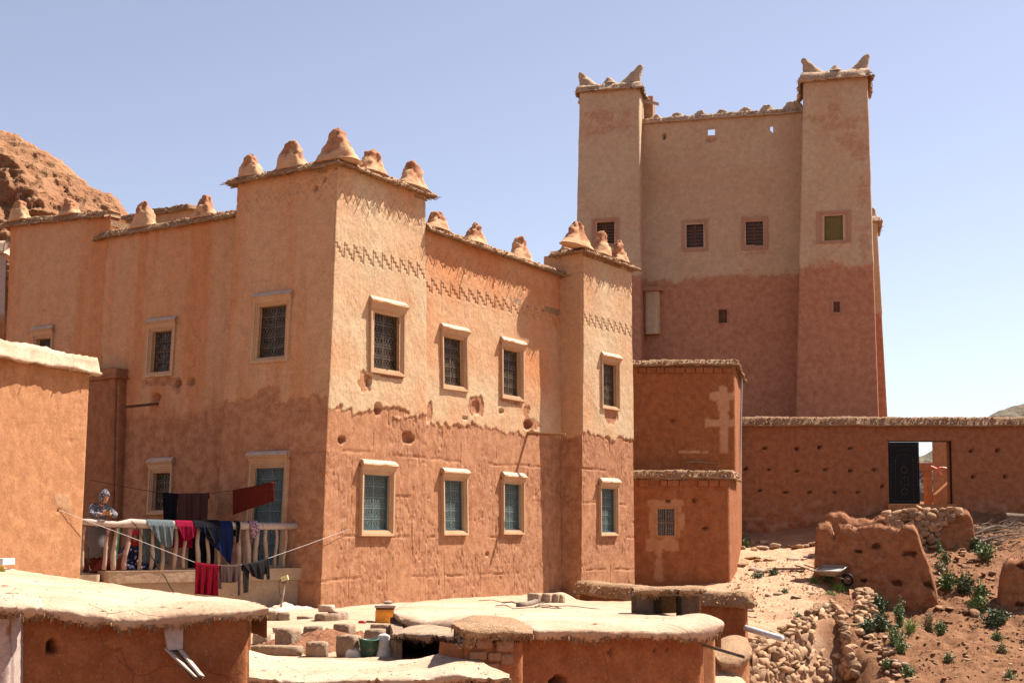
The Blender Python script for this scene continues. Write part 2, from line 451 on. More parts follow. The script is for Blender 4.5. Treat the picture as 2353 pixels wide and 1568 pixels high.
def tri_wave(x):
    x = x - np.floor(x); t = 1 - 4 * np.abs(x - 0.5); return np.sin(t * 1.25) / math.sin(1.25)
def zigzag(S, Z, zc, lam=0.42, amp=0.125, w=0.036):
    """two parallel zigzag grooves"""
    y = amp * tri_wave(S / lam)
    g = np.minimum(np.abs(Z - zc - y), np.abs(Z - zc + 0.19 - y))
    return np.clip(1 - (g / w) ** 2, 0, 1)
def stepline(S, Z, zc, lam=0.36, h=0.018):
    x = S - np.floor(S / lam) * lam
    k = np.floor(x / (lam / 4)); y = 0.12 - 0.08 * k
    m = np.abs(Z - zc - y) < h
    for j in range(1, 4):
        m |= (np.abs(x - j * lam / 4) < h) & (Z - zc > 0.12 - 0.08 * j - h) & (Z - zc < 0.20 - 0.08 * j + h)
    m |= (np.minimum(x, lam - x) < h) & (np.abs(Z - zc - 0.01) < 0.17)
    return m.astype(float)

def surf(zb, streak=None, frieze=None, steps=None, missing=(), holes=(), seed=1, lifts=True, earthamp=1.0, tintbase=0.15, soft=False, cut=0.02, tgrad=None, mn=(0.9, 7), mstr=1.0):
    """the relief of a mud wall: plaster above zb (a function of the segment), bare rammed earth below"""
    def f(SG, S, Z, XY):
        x, y = XY[..., 0], XY[..., 1]
        h = S + SG * 13.7
        b = np.vectorize(zb)(SG) if callable(zb) else zb
        edge = b + 0.16 * fbm(h * 1.3, Z * 1.3, None, seed, 4) + 0.10 * fbm(h * 6, Z * 6, None, seed + 3, 3) + 0.10 * (vn(h * 11, 0 * Z, None, seed + 5) - 0.5)
        pl = sstep(-0.012, 0.012, Z - edge) if not soft else sstep(-0.3 * soft, 0.3 * soft, Z - edge)
        for (sg, ms, mz, rs, rz) in missing:
            q = ((S - ms) / rs) ** 2 + ((Z - mz) / rz) ** 2 + mn[0] * fbm(h * mn[1], Z * mn[1], None, seed + 8, 3)
            pl = np.where((SG == sg), np.minimum(pl, 1 - mstr * (1 - sstep(0.9, 1.05, q))), pl)
        cmask = vn(h * 1.6, Z * 0.7, None, seed + 21)
        d = 0.006 * fbm(h * 1.1, Z * 1.1, None, seed + 11, 3) * 3 + 0.0045 * fbm(h * 10, Z * 10, None, seed + 12, 3) + 0.0045 * fbm(h * 28, Z * 26, None, seed + 28, 2)
        drip = sstep(0.45, 0.7, vn(h * 0.9 + 4, Z * 0.8, None, seed + 22))
        er = 0.008 * fbm(h * 7, Z * 5.5, None, seed + 13, 4) + 0.006 * fbm(h * 26, Z * 17, None, seed + 14, 2) + 0.010 * drip * fbm(h * 17, Z * 2.6, None, seed + 24, 3)
        pit = sstep(0.74, 0.82, vn(h * 13, Z * 8, None, seed + 15)) * sstep(0.35, 0.6, cmask)
        er = er - 0.022 * pit - 0.02 * sstep(0.80, 0.86, vn(h * 24, Z * 16, None, seed + 25))
        crk = np.abs(fbm(h * 1.6 + 7, Z * 1.1, None, seed + 26, 4)); er = er - 0.015 * sstep(0.022, 0.0, crk) * sstep(0.4, 0.55, vn(h, Z, None, seed + 27))
        er = er * 0.5; sm = sstep(0.50, 0.60, vn(h * 1.2 + 2, Z * 1.5, None, seed + 29)); er = er * (1 - 0.7 * sm)
        if lifts:
            zz = Z + 0.05 * fbm(h * 1.5, Z * 0 + 3, None, seed + 16, 3)
            lf = np.abs(zz / 0.86 - np.round(zz / 0.86)) * 0.86
            er = er - 0.022 * sstep(0.03, 0.0, lf) * sstep(0.4, 0.5, vn(h * 1.7, Z * 2, None, seed + 17))
            row = np.floor(zz / 0.86 + 0.5)
            xo = h + 0.7 * (row % 2) + 0.04 * fbm(h * 3, Z * 3, None, seed + 18, 2)
            vf = np.abs(xo / 1.45 - np.round(xo / 1.45)) * 1.45
            er = er - 0.018 * sstep(0.025, 0.0, vf) * (vn(h * 2 + 9, Z * 2, None, seed + 19) > 0.45)
        d = d * pl + (1 - pl) * (er * earthamp - cut)
        if frieze is not None:
            for sg, zc in frieze.items():
                d = d - np.where(SG == sg, 0.018 * zigzag(S, Z, zc), 0)
        if steps is not None:
            for sg, zc in steps.items():
                d = d - np.where(SG == sg, 0.024 * stepline(S, Z, zc), 0)
        for (sg, ms, mz, rs, rz, dep) in holes:
            q = ((S - ms) / rs) ** 2 + ((Z - mz) / rz) ** 2 + 0.5 * fbm(h * 9, Z * 9, None, seed + 23, 2)
            d = d - np.where(SG == sg, dep * sstep(1.1, 0.75, q), 0)
        t = tintbase + 0.55 * fbm(h * 0.8, Z * 0.8, None, seed + 31, 3)
        if tgrad is not None: t = t + tgrad[2] * sstep(tgrad[0], tgrad[1], Z)
        if streak is not None:
            sk = sstep(-0.25, 0.35, fbm(h * 1.9, Z * 0.16 + 3, None, seed + 32, 4) + 0.30 * fbm(h * 7, Z * 0.3, None, seed + 33, 3))
            amt = np.vectorize(lambda q: streak.get(int(q), 0.0))(SG)
            t = t * (1 - amt) + amt * (0.58 + 0.42 * sk)
        return d, dict(plaster=np.maximum(pl, 0.2 * sm if lifts else 0), tint=np.clip(np.where(pl < 0.5, 0.8, t), 0, 1))
    return f
# ------------------------------------------------------------------ pieces that the mud houses share
def path_frames(pts, step, closed=False):
    """points along a polyline of eave points with the outward (viewer-side) direction, mitred at corners"""
    pts = [np.asarray(p, float) for p in pts]
    n = len(pts); segs = [(i, (i + 1) % n) for i in range(n if closed else n - 1)]
    T = [(pts[b] - pts[a])[:2] / np.linalg.norm((pts[b] - pts[a])[:2]) for a, b in segs]
    Nn = [np.array([t[1], -t[0]]) for t in T]
    def corner(i):
        if not closed and i == 0: return Nn[0]
        if not closed and i == n - 1: return Nn[-1]
        a, b = Nn[(i - 1) % len(Nn)], Nn[i % len(Nn)]
        m = a + b; m = m / np.linalg.norm(m)
        return m / max(0.35, float(np.dot(m, a)))
    out = []
    for k, (a, b) in enumerate(segs):
        L = np.linalg.norm(pts[b] - pts[a]); m = max(1, int(round(L / step)))
        na, nb = corner(a), corner(b)
        for j in range(m + (1 if (k == len(segs) - 1 and not closed) else 0)):
            f = j / m
            e = min(1.0, f * L / 0.25) if True else 1
            g = min(1.0, (1 - f) * L / 0.25)
            nn = Nn[k] + (na - Nn[k]) * (1 - e) + (nb - Nn[k]) * (1 - g)
            out.append((pts[a] + (pts[b] - pts[a]) * f, np.array([*nn, 0.0]), np.array([*T[k], 0.0])))
    return out
def eave(pts, ov, parent, seed, closed=False, th=0.15, inn=0.36, mat='straw', reeds=True, name='eave', droop=0.03, step=0.05, rag=0.03, stickmat='stick', dens=30, longer=0.1, crumbs=45):
    fr = path_frames(pts, step, closed)
    prof = [(-inn, -0.03), (0.0, -0.03), (ov * 0.6, -0.03 - droop * 0.5), (ov, -0.03 - droop), (ov + 0.02, 0.01 - droop), (ov - 0.02, 0.045 - droop), (ov * 0.6, th * 0.7 - droop * 0.4), (0.05, th), (-inn * 0.6, th * 1.05), (-inn, th * 0.9)]
    S = np.arange(len(fr)) * step
    V = np.zeros((len(fr), len(prof), 3))
    for j, (o, z) in enumerate(prof):
        ro = rag * fbm(S * 2.2, 0 * S + j * 0.6, None, seed, 3) * (1.3 if 3 <= j <= 5 else 0.25) + (0.02 * fbm(S * 12, 0 * S + j * 1.7, None, seed + 1, 2) if j >= 2 else 0)
        rz = 0.035 * fbm(S * 1.3, 0 * S + j * 0.25, None, seed + 2, 3) + 0.022 * fbm(S * 11, 0 * S + j * 1.9, None, seed + 3, 2) * (j >= 3)
        for i, (p, nn, tt) in enumerate(fr):
            V[i, j] = p + nn * (o + ro[i]) + np.array([0, 0, z + rz[i]])
    nr, nc = len(fr), len(prof)
    F = [tuple(f) for f in gridF(nr, nc)]
    if closed:
        F += [((nr - 1) * nc + j, (nr - 1) * nc + j + 1, j + 1, j) for j in range(nc - 1)]
    else:
        F += [tuple(range(nc)), tuple(range((nr - 1) * nc, nr * nc))[::-1]]
    e = mesh(name, V.reshape(-1, 3), F, M[mat], parent)
    if crumbs and reeds and mat != 'cream':
        rr = np.random.default_rng(seed + 7); m = MB()
        for _ in range(int(len(fr) * step * crumbs)):
            p, nn, tt = fr[rr.integers(len(fr))]; o_ = ov * rr.uniform(0.35, 1.08); c = p + nn * o_ + tt * rr.uniform(-.03, .03); c[2] += th * (1 - (o_ / ov) ** 2 * 0.75) - droop * o_ / ov + rr.uniform(-0.02, 0.02)
            s_ = abs(rr.normal(0.013, 0.010)) + 0.006; a_ = rr.normal(size=3); a_ /= np.linalg.norm(a_); b_ = np.cross(a_, [.3, .5, .8]); b_ /= np.linalg.norm(b_); d_ = np.cross(a_, b_)
            m.add([c + a_ * s_ * 1.5, c - a_ * s_ * 1.5, c + b_ * s_, c - b_ * s_, c + d_ * s_ * .8, c - d_ * s_ * .8], [(0, 2, 4), (2, 1, 4), (1, 3, 4), (3, 0, 4), (2, 0, 5), (1, 2, 5), (3, 1, 5), (0, 3, 5)])
        f = m.build('crumbs', M['merlon'], e); f['kind'] = 'stuff'
    if reeds:
        rr = np.random.default_rng(seed)
        m = MB()
        tot = len(fr) * step
        for _ in range(int(tot * dens)):
            p, nn, tt = fr[rr.integers(len(fr))]
            p = p + tt * rr.uniform(-0.04, 0.04)
            a = p + nn * rr.uniform(-0.02, 0.1) + np.array([0, 0, rr.uniform(-0.05, -0.02)])
            q = p + nn * (ov + rr.uniform(-0.06, longer * 0.6) + (rr.random() < 0.15) * rr.uniform(0, 0.1)) + tt * rr.uniform(-0.07, 0.07) + np.array([0, 0, rr.uniform(-0.06, 0.0) - droop])
            m.bar(a, q, rr.uniform(0.004, 0.009), np.array([0, 0, 1.0]))
        f = m.build('reed_fringe', M[stickmat], e if parent is not None else e)
        f['kind'] = 'stuff'
    return e
def hump(name, c, ang, w, d, h, seed, mat, parent=None, power=0.8, top=0.42, nl=20, na=34, rough=0.05, lean=(0, 0), sq=3.0, base=None):
    """an eroded mud merlon: a tapering lump with a ragged top"""
    V = []; ca, sa = math.cos(ang), math.sin(ang)
    zs = np.linspace(0, 1, nl)
    for i, z in enumerate(zs):
        k = (1 - (1 - top) * z ** power)
        if z > 0.82: k *= math.sqrt(max(0.02, 1 - ((z - 0.82) / 0.185) ** 2))
        for j in range(na):
            an = 2 * math.pi * j / na
            x, y = math.cos(an), math.sin(an)
            r = (abs(x) ** sq + abs(y) ** sq) ** (-1 / sq)
            V.append((x * r * w / 2 * k, y * r * d / 2 * (0.35 * 1 + 0.65 * k), z * h))
    V = np.array(V)
    q = V * 1.0
    nz = fbm(q[:, 0] * 5 + seed * 3.1, q[:, 1] * 5, q[:, 2] * 5, seed, 4)
    nz2 = fbm(q[:, 0] * 14 + seed, q[:, 1] * 14, q[:, 2] * 14, seed + 5, 2)
    pl = sstep(-0.10, 0.10, 0.42 - V[:, 2] / h + 0.75 * fbm(q[:, 0] * 4 + seed, q[:, 1] * 4, q[:, 2] * 4, seed + 9, 3)) if mat == 'merlon' else None
    rad = V.copy(); rad[:, 2] = 0; L = np.linalg.norm(rad, axis=1, keepdims=True) + 1e-6
    amt = (rough * 1.6 * nz + rough * 0.6 * nz2) * (0.4 + 0.9 * V[:, 2] / h)
    if pl is not None: amt = amt - 0.030 * (1 - pl) * sstep(0, 0.2, V[:, 2] / h)
    V = V + rad / L * amt[:, None]; V[:, 2] += 0.5 * rough * nz * (V[:, 2] / h) * 2
    V[:, 0] += lean[0] * V[:, 2] / h; V[:, 1] += lean[1] * V[:, 2] / h
    W = np.stack([c[0] + V[:, 0] * ca - V[:, 1] * sa, c[1] + V[:, 0] * sa + V[:, 1] * ca, c[2] + V[:, 2]], -1)
    F = [(i * na + j, i * na + (j + 1) % na, (i + 1) * na + (j + 1) % na, (i + 1) * na + j) for i in range(nl - 1) for j in range(na)]
    F.append(tuple(range((nl - 1) * na, nl * na))); F.append(tuple(range(na))[::-1])
    if pl is not None: return mesh(name, W, F, M['wall'], parent, base=base, attrs=dict(plaster=pl, tint=np.full(len(W), 0.45)))
    return mesh(name, W, F, mat if not isinstance(mat, str) else M[mat], parent, base=base)

def window(o, parent, border=0.10, top=0.12, proud=0.055, hood=0.10, kind='iron', sill=True, mat='frame', depth=0.15, hoodw=0.05, bottom=None, casement=False, name='window', recess=None, hoodh=0.135):
    """one window in an opening: moulded surround with a sloping hood, grille, pane (and casement)"""
    c, a, up, n, w, h = o['c'], o['a'], o['up'], o['n'], o['w'], o['h']
    rv = random.Random(int(abs(c[0] * 313 + c[2] * 131))); border *= rv.uniform(0.88, 1.08); top *= rv.uniform(0.9, 1.15); hoodh *= rv.uniform(0.85, 1.15); tl_ = rv.uniform(-0.012, 0.012)
    a, up = a + up * tl_, up - a * tl_
    P = lambda x, z, d: c + a * x + up * z + n * d
    bt = border if bottom is None else bottom
    prof = [(-0.02, -depth - 0.03), (0.0, -depth * 0.5), (0.0, 0.0), (border * 0.22, 0.004), (border * 0.25, proud * 0.45), (border * 0.5, proud * 0.5), (border * 0.53, proud * 0.95), (border * 0.95, proud), (border, proud * 0.9), (border + 0.004, -0.06)]
    V = []
    for (q, d) in prof:
        fr = max(0, q) / border
        xl = w / 2 + q; zt = h / 2 + (q if q < 0 else fr * top); zb = -h / 2 - (q if q < 0 else fr * bt)
        V += [P(-xl, zb, d), P(xl, zb, d), P(xl, zt, d), P(-xl, zt, d)]
    F = [(i * 4 + j, i * 4 + (j + 1) % 4, (i + 1) * 4 + (j + 1) % 4, (i + 1) * 4 + j) for i in range(len(prof) - 1) for j in range(4)]
    V = np.array(V) + n * 0.002
    win = mesh(name, V, F, M[mat], parent, False)
    if hood:
        hw = w / 2 + border
        z0 = h / 2 + top * 0.75
        pf = [(z0 - 0.02, proud * 0.6), (z0 + 0.01, proud + 0.012), (z0 + hoodh * 0.45, proud + hood * 0.25), (z0 + hoodh * 0.8, proud + hood * 0.75), (z0 + hoodh * 0.88, hood + 0.01), (z0 + hoodh, hood + 0.015), (z0 + hoodh + 0.045, hood - 0.02), (z0 + hoodh + 0.085, 0.03), (z0 + hoodh + 0.09, -0.06)]
        nn = 9; V = []
        rr = random.Random(int(abs(c[0] * 991 + c[2] * 77)))
        for k in range(nn):
            x = -1 + 2 * k / (nn - 1)
            for i, (z, d) in enumerate(pf):
                fl = hoodw * max(0, min(1, (d - 0.03) / max(0.05, hood))) 
                j = rr.uniform(-1, 1) * 0.010 if i in (4, 5, 6) else 0
                V.append(P(x * (hw + fl - 0.004), z + j, d + (rr.uniform(-0.012, 0.006) if i in (5, 6) else 0)))
        m = len(pf)
        F = [(k * m + i, (k + 1) * m + i, (k + 1) * m + i + 1, k * m + i + 1) for k in range(nn - 1) for i in range(m - 1)]
        F += [tuple(range(m)), tuple(range((nn - 1) * m, nn * m))[::-1]]
        hd = mesh('hood', V, F, [M[mat], M['hoodtop']], win, False)
        for p in hd.data.polygons:
            if len(p.vertices) == 4 and (p.index % (m - 1)) >= 5 and p.index < (nn - 1) * (m - 1): p.material_index = 1
    dp = -depth if recess is None else -recess
    mesh('pane', [P(-w / 2 - 0.015, -h / 2 - 0.015, dp - 0.02), P(w / 2 + 0.015, -h / 2 - 0.015, dp - 0.02), P(w / 2 + 0.015, h / 2 + 0.015, dp - 0.02), P(-w / 2 - 0.015, h / 2 + 0.015, dp - 0.02)], [(0, 1, 2, 3)], M['screen' if kind == 'teal' else 'glass'], win, False)
    g = MB(); d = dp + 0.035
    def br(x0, z0, x1, z1, r, dd=0.0): g.bar(P(x0, z0, d + dd), P(x1, z1, d + dd), r, n, r)
    iw, ih = w / 2, h / 2
    if kind in ('iron', 'teal'):
        R = 0.007
        for x in (-iw + 0.01, iw - 0.01, 0.0): br(x, -ih, x, ih, 0.012)
        rows = max(4, int(round(h / 0.22))); rh = h / rows
        for j in range(rows + 1):
            z = -ih + j * rh; br(-iw, z, iw, z, 0.010)
            if j < rows: br(-iw, z + rh * 0.26, iw, z + rh * 0.26, 0.0055)
        cols = max(2, int(round(iw / 0.09)))
        for side in (-1, 1):
            for k in range(cols):
                xc = side * (iw * (k + 0.5) / cols); cw = iw / cols
                br(xc - cw / 2, -ih, xc - cw / 2, ih, R * 0.8)
                for j in range(rows):
                    z = -ih + j * rh; za, zb = z + rh * 0.28, z + rh * 0.98; zm = (za + zb) / 2
                    q = cw * 0.32
                    for (u0, v0, u1, v1) in ((0, za, q, zm), (q, zm, 0, zb), (0, zb, -q, zm), (-q, zm, 0, za)):
                        br(xc + u0, v0, xc + u1, v1, R * 0.75)
                    for (u0, v0, u1, v1) in ((-q, z + rh * 0.03, q, z + rh * 0.23), (-q, z + rh * 0.23, q, z + rh * 0.03)):
                        br(xc + u0, v0, xc + u1, v1, R * 0.65)
        g.build('grille', M['iron' if kind == 'iron' else 'teal'], win)
    elif kind == 'lattice':
        rows = 7
        for j in range(rows + 1):
            z = -ih + j * h / rows; br(-iw, z, iw, z, 0.022)
        cols = 9
        for k in range(cols + 1):
            x = -iw + k * w / cols; br(x, -ih, x, ih, 0.012)
        for x in (-iw, 0, iw): br(x, -ih, x, ih, 0.03)
        g.build('grille', M['lattice'], win)
    elif kind == 'bars':
        for x in (-iw, 0, iw): br(x, -ih, x, ih, 0.022)
        for z in (-ih, -ih * 0.02, ih): br(-iw, z, iw, z, 0.022)
        for sx in (-0.5, 0.5):
            for k in (-1, 0, 1): br(sx * iw + k * iw * 0.22, -ih, sx * iw + k * iw * 0.22, ih, 0.010)
            for k in range(6): br(sx * iw - iw * 0.33, -ih + h * (k + 0.6) / 6.2, sx * iw + iw * 0.33, -ih + h * (k + 0.6) / 6.2, 0.010)
        g.build('grille', M['greywood'], win)
    elif kind == 'shade':
        win.children[-1].data.materials[0] = M['lattice']
    if casement:
        g2 = MB()
        for (x0, z0, x1, z1) in ((-iw, -ih, -iw, ih), (iw, -ih, iw, ih), (-iw, ih, iw, ih), (-iw, -ih, iw, -ih)):
            g2.bar(P(x0 * 0.985, z0 * 0.99, d + 0.03), P(x1 * 0.985, z1 * 0.99, d + 0.03), 0.022, n, 0.02)
        g2.build('casement', M['tealframe'], win)
    return win

def slab(name, plan, z0, z1, mat, parent=None, base=None):
    """a closed flat body over a polygon in plan"""
    n = len(plan)
    V = [(*p[:2], z0) for p in plan] + [(*p[:2], z1) for p in plan]
    F = [tuple(range(n))[::-1], tuple(range(n, 2 * n))] + [(i, (i + 1) % n, (i + 1) % n + n, i + n) for i in range(n)]
    return mesh(name, V, F, M[mat], parent, False, base=base)

# ------------------------------------------------------------------ the long mud house with the corner tower
dR = np.array([0.541, 0.841, 0.0]); dR /= np.linalg.norm(dR)
nR = np.array([dR[1], -dR[0], 0.0]); dL = -nR; nL = -dR
ZB = -1.75
B = atY(734, 1395, 27.0)
T = atY(775, 376, 27.42)
TL = along(T, dL, 545); TR = along(T, dR, 979)
BL = along(B, dL, 477); BR = along(B + 0, dR, 986)
zT = T[2]
house = empty('mud_house', (B[0], B[1], -1.4), 'long tan mud house with a square corner tower, eroded merlons and moulded windows', 'house')

ztop = zT - 0.02
rt = Ribbon([BL - dL * 0.0 + dR * 2.6, BL, B, BR, BR + dL * 2.8], [TL + dR * 2.6, TL, T, TR, TR + dL * 2.6], ZB, ztop, [0.4, 0.024, 0.018, 0.4], 0.03)
o_tl = rt.opening(1, 593, 656, 701, 820)
o_door = rt.opening(1, 580, 645.5, 1074, 1297)
o_tr = rt.opening(2, 859, 917, 721, 848)
o_l1 = rt.opening(2, 837, 894, 1090.5, 1217.5)
def patch(rib, seg, px, py, rx, ry, *rest):
    f, z = rib.uv(seg, px, py); f2, _ = rib.uv(seg, px + rx, py); _, z2 = rib.uv(seg, px, py - ry)
    return (seg, f * rib.L[seg], z, abs(f2 - f) * rib.L[seg], abs(z2 - z), *rest)
miss = [patch(rt, 2, 838, 876, 15, 24), patch(rt, 2, 890, 858, 32, 9), patch(rt, 1, 617, 905, 34, 16), patch(rt, 2, 900, 945, 45, 10)]
hol = [patch(rt, 2, 868, 938, 9, 13, 0.16), patch(rt, 2, 787, 1010, 9, 9, 0.14), patch(rt, 2, 939, 1005, 14, 14, 0.14), patch(rt, 2, 848, 880, 6, 12, 0.1),
       patch(rt, 1, 724, 432, 4, 8, 0.12), patch(rt, 1, 745, 412, 3, 7, 0.12)]
zstep_t = rt.uv(2, 880, 601)[1]
rt.bands = [(zstep_t - 0.2, zstep_t + 0.22), (ztop - 0.78, ztop - 0.14)]
rt.build('tower_wall', M['wall'], house, surf(lambda s: 2.82 if s in (1, 0) else 2.6, {1: 0.85, 2: 0.0}, {1: ztop - 0.33, 2: ztop - 0.42}, {2: zstep_t}, miss, hol, seed=3, tintbase=0.2))
for o, k in ((o_tl, 'iron'), (o_tr, 'iron')): window(o, house, border=0.115, top=0.10, kind=k)
window(o_l1, house, border=0.12, top=0.13, kind='teal', casement=True)
slab('roof', [TL + dR * 2.6, TL, T, TR, TR + dL * 2.6], ztop - 0.12, ztop - 0.05, 'straw', house)

# middle wall, facing like the tower's sunlit side
M0t = TR - nR * 0.07 - dR * 0.1; M0b = BR - nR * 0.02 - dR * 0.1
M1t = along(TR - nR * 0.07, dR, 1287); M1b = M1t + nR * 0.03
zm0 = onplane(982, 527, M0t, nR)[2]; zm1 = onplane(1285, 632, M1t, nR)[2]
zmid = (zm0 + zm1) / 2 + 0.0
rm = Ribbon([M0b, M1b], [M0t, M1t], ZB, [zm0, zm1], [0.018], 0.03)
o_m1 = rm.opening(0, 1019, 1066, 776, 885); o_m2 = rm.opening(0, 1155, 1196, 804, 908)
o_l2 = rm.opening(0, 1021, 1066, 1103, 1218); o_l3 = rm.opening(0, 1158, 1197, 1111, 1217)
miss = [patch(rm, 0, 986, 945, 7, 24), patch(rm, 0, 1094, 932, 18, 26), patch(rm, 0, 1178, 920, 24, 8), patch(rm, 0, 1210, 943, 7, 14), patch(rm, 0, 1222, 975, 22, 12)]
hol = [patch(rm, 0, 1152, 944, 7, 5, 0.08), patch(rm, 0, 1214, 976, 10, 10, 0.16), patch(rm, 0, 1120, 1272, 4, 5, 0.06), patch(rm, 0, 1068, 960, 6, 4, 0.05), patch(rm, 0, 1094, 935, 9, 16, 0.05)]
zst = rm.uv(0, 1110, 688)[1]
rm.bands = [(zst - 0.26, zst + 0.28), (zmid - 0.8, zmid - 0.18)]
rm.build('wall', M['wall'], house, surf(2.55, None, {0: zmid - 0.42}, {0: zst}, miss, hol, seed=9, tintbase=0.15, tgrad=(3.1, 4.3, 0.55)))
window(o_m1, house, border=0.115, top=0.10, kind='iron'); window(o_m2, house, border=0.115, top=0.10, kind='iron')
window(o_l2, house, border=0.11, top=0.10, kind='teal', casement=True); window(o_l3, house, border=0.11, top=0.10, kind='teal', casement=True)

# the slim end tower
q = 0.70
for _ in range(20):
    Nt = M1t + nR * q; q += (1341 - pix([Nt[0], Nt[1], 5.0])[0]) / 85.0
Nb = M1t + nR * q; Nt = Nb.copy()
zn = onplane(1345, 579, Nt, nR)[2]
Nb = along(np.array([Nb[0], Nb[1], -1.3]), nR, 1335)
NRt = along(np.array([Nt[0], Nt[1], 6.8]), dR, 1452); NRb = along(np.array([Nb[0], Nb[1], -1.2]), dR, 1461)
rs = Ribbon([Nb + dL * (q + 0.5), Nb, NRb, NRb + dL * 2.2], [Nt + dL * (q + 0.5), Nt, NRt, NRt + dL * 2.2], ZB, zn, [0.04, 0.018, 0.4], 0.03)
o_s1 = rs.opening(1, 1385, 1416, 836, 932); o_s2 = rs.opening(1, 1381, 1414, 1122, 1222)
miss = [patch(rs, 1, 1405, 953, 14, 20)]
hol = [patch(rs, 1, 1405, 1345, 5, 5, 0.08)]
zss = rs.uv(1, 1400, 748)[1]; rs.bands = [(zss - 0.2, zss + 0.22), (zn - 0.8, zn - 0.2)]
rs.build('end_tower_wall', M['wall'], house, surf(lambda s: 2.62, {0: 0.6}, {1: zn - 0.42, 0: zn - 0.42}, {1: rs.uv(1, 1400, 748)[1]}, miss, hol, seed=15, tintbase=0.2))
window(o_s1, house, border=0.10, top=0.10, kind='iron'); window(o_s2, house, border=0.09, top=0.09, kind='teal', casement=True)
slab('roof', [Nt + dL * (q + 0.5), Nt, NRt, NRt + dL * 2.2], zn - 0.12, zn - 0.05, 'straw', house)
slab('roof', [M0t, M1t, M1t + dL * 6, M0t + dL * 6], zmid - 1.1, zmid - 0.95, 'straw', house)
slab('parapet_back', [M1t + dL * 0.4, M0t + dL * 0.4, M0t + dL * 0.1, M1t + dL * 0.1][::-1], zmid - 1.2, min(zm0, zm1) - 0.05, 'red', house)

# the shaded wall running off behind the terrace, in two heights
W1t = TL + dR * 0.5 - dL * 0.05
W1t = along(W1t, dL, 541)
W1b = along(np.array([*(W1t - dR * 0.25)[:2], -0.6]), dL, 486)
a1 = 247
za = onplane(536, 497, W1t, nL)[2]
W1t = W1t - dL * 0.45; W1b = W1b - dL * 0.45
WAt = along(np.array([*W1t[:2], 6.6]), dL, a1); zb_ = onplane(a1 + 2, 543, WAt, nL)[2]
WAb = np.array([*(W1b + dL * np.linalg.norm((WAt - W1t)[:2]))[:2], 0])
W2t = along(np.array([*W1t[:2], 6.0]), dL, 17); W2b = along(np.array([*W1b[:2], 1.0]), dL, -6)
zc_ = onplane(247, 494, WAt, nL)[2]; zd_ = onplane(20, 518, W2t, nL)[2]
rw = Ribbon([WAb, W1b + dR * 0.12], [WAt, W1t], ZB, [zb_, za], [0.036], 0.036)
o_w2 = rw.opening(0, 348, 393, 760, 853); o_w0 = rw.opening(0, 350, 388.5, 1085, 1171)
holw = [patch(rw, 0, 358, 912, 9, 10, 0.18), patch(rw, 0, 409, 880, 6, 7, 0.12), patch(rw, 0, 439, 876, 8, 9, 0.10), patch(rw, 0, 330, 880, 5, 10, 0.06)]
missw = [patch(rw, 0, 372, 876, 38, 11), patch(rw, 0, 439, 876, 8, 9), patch(rw, 0, 408, 884, 10, 16)]
rw.build('wall', M['wall'], house, surf(2.75, {0: 0.95}, None, None, missw, holw, seed=21, lifts=False, earthamp=0.5, soft=True, tintbase=0.5))
window(o_w2, house, border=0.12, top=0.10, kind='iron', hood=0.10); window(o_w0, house, border=0.10, top=0.14, kind='iron', hood=0.10)
r2 = Ribbon([W2b + dR * 3, W2b, WAb - dL * 0.06 + dR * 0.02], [W2t + dR * 3, W2t, WAt - dL * 0.06 + dR * 0.02], ZB, [zd_, zd_, zc_], [0.3, 0.04], 0.04)
o_w1 = r2.opening(1, 80, 117, 777, 858)
r2.build('wall', M['wall'], house, surf(1.6, {1: 0.95}, None, None, (), (), seed=27, lifts=False, earthamp=0.5, soft=True, tintbase=0.5))
window(o_w1, house, border=0.11, top=0.10, kind='iron', hood=0.10)
# the higher part's end, lit by the sun above the lower roof
slab('parapet_end', [WAt + dR * 0.02, WAt + dR * 0.55 + dL * 0.02, WAt + dR * 0.55 + dL * 0.6, WAt + dR * 0.02 + dL * 0.6][::-1], zb_ - 0.6, zc_ - 0.03, 'red', house)
slab('roof', [WAt + dR * 0.05, W1t + dR * 0.05, W1t + dR * 5, WAt + dR * 5], zb_ - 0.45, zb_ - 0.3, 'straw', house)
slab('roof', [W2t + dR * 0.05, WAt + dR * 0.05, WAt + dR * 5, W2t + dR * 5], zd_ - 0.45, zd_ - 0.3, 'straw', house)

# eaves of reeds and mud
up0 = np.array([0, 0, 1.0])
def at3(P, z): return np.array([P[0], P[1], z])
eave([at3(TL + dR * 2.4, zT), at3(TL, zT), at3(T, zT), at3(TR, zT), at3(TR + dL * 2.4, zT)], 0.17, house, 31, th=0.10, dens=38, rag=0.015, longer=0.17)
eave([at3(M0t + dR * 0.12, zm0), at3(M1t + dR * 0.15, zm1)], 0.18, house, 33, th=0.10, dens=38, rag=0.015, longer=0.17)
eave([at3(Nt + dL * (q + 0.25), zn), at3(Nt, zn), at3(NRt, zn), at3(NRt + dL * 2.0, zn)], 0.16, house, 35, th=0.10, rag=0.015, dens=38, longer=0.14)
eave([at3(WAt + dL * 0.35, zb_ - 0.03), at3(WAt, zb_), at3(W1t, za)], 0.14, house, 37, th=0.12)
eave([at3(W2t + dR * 2.0, zd_), at3(W2t, zd_), at3(WAt - dL * 0.02, zc_)], 0.13, house, 39, th=0.12)
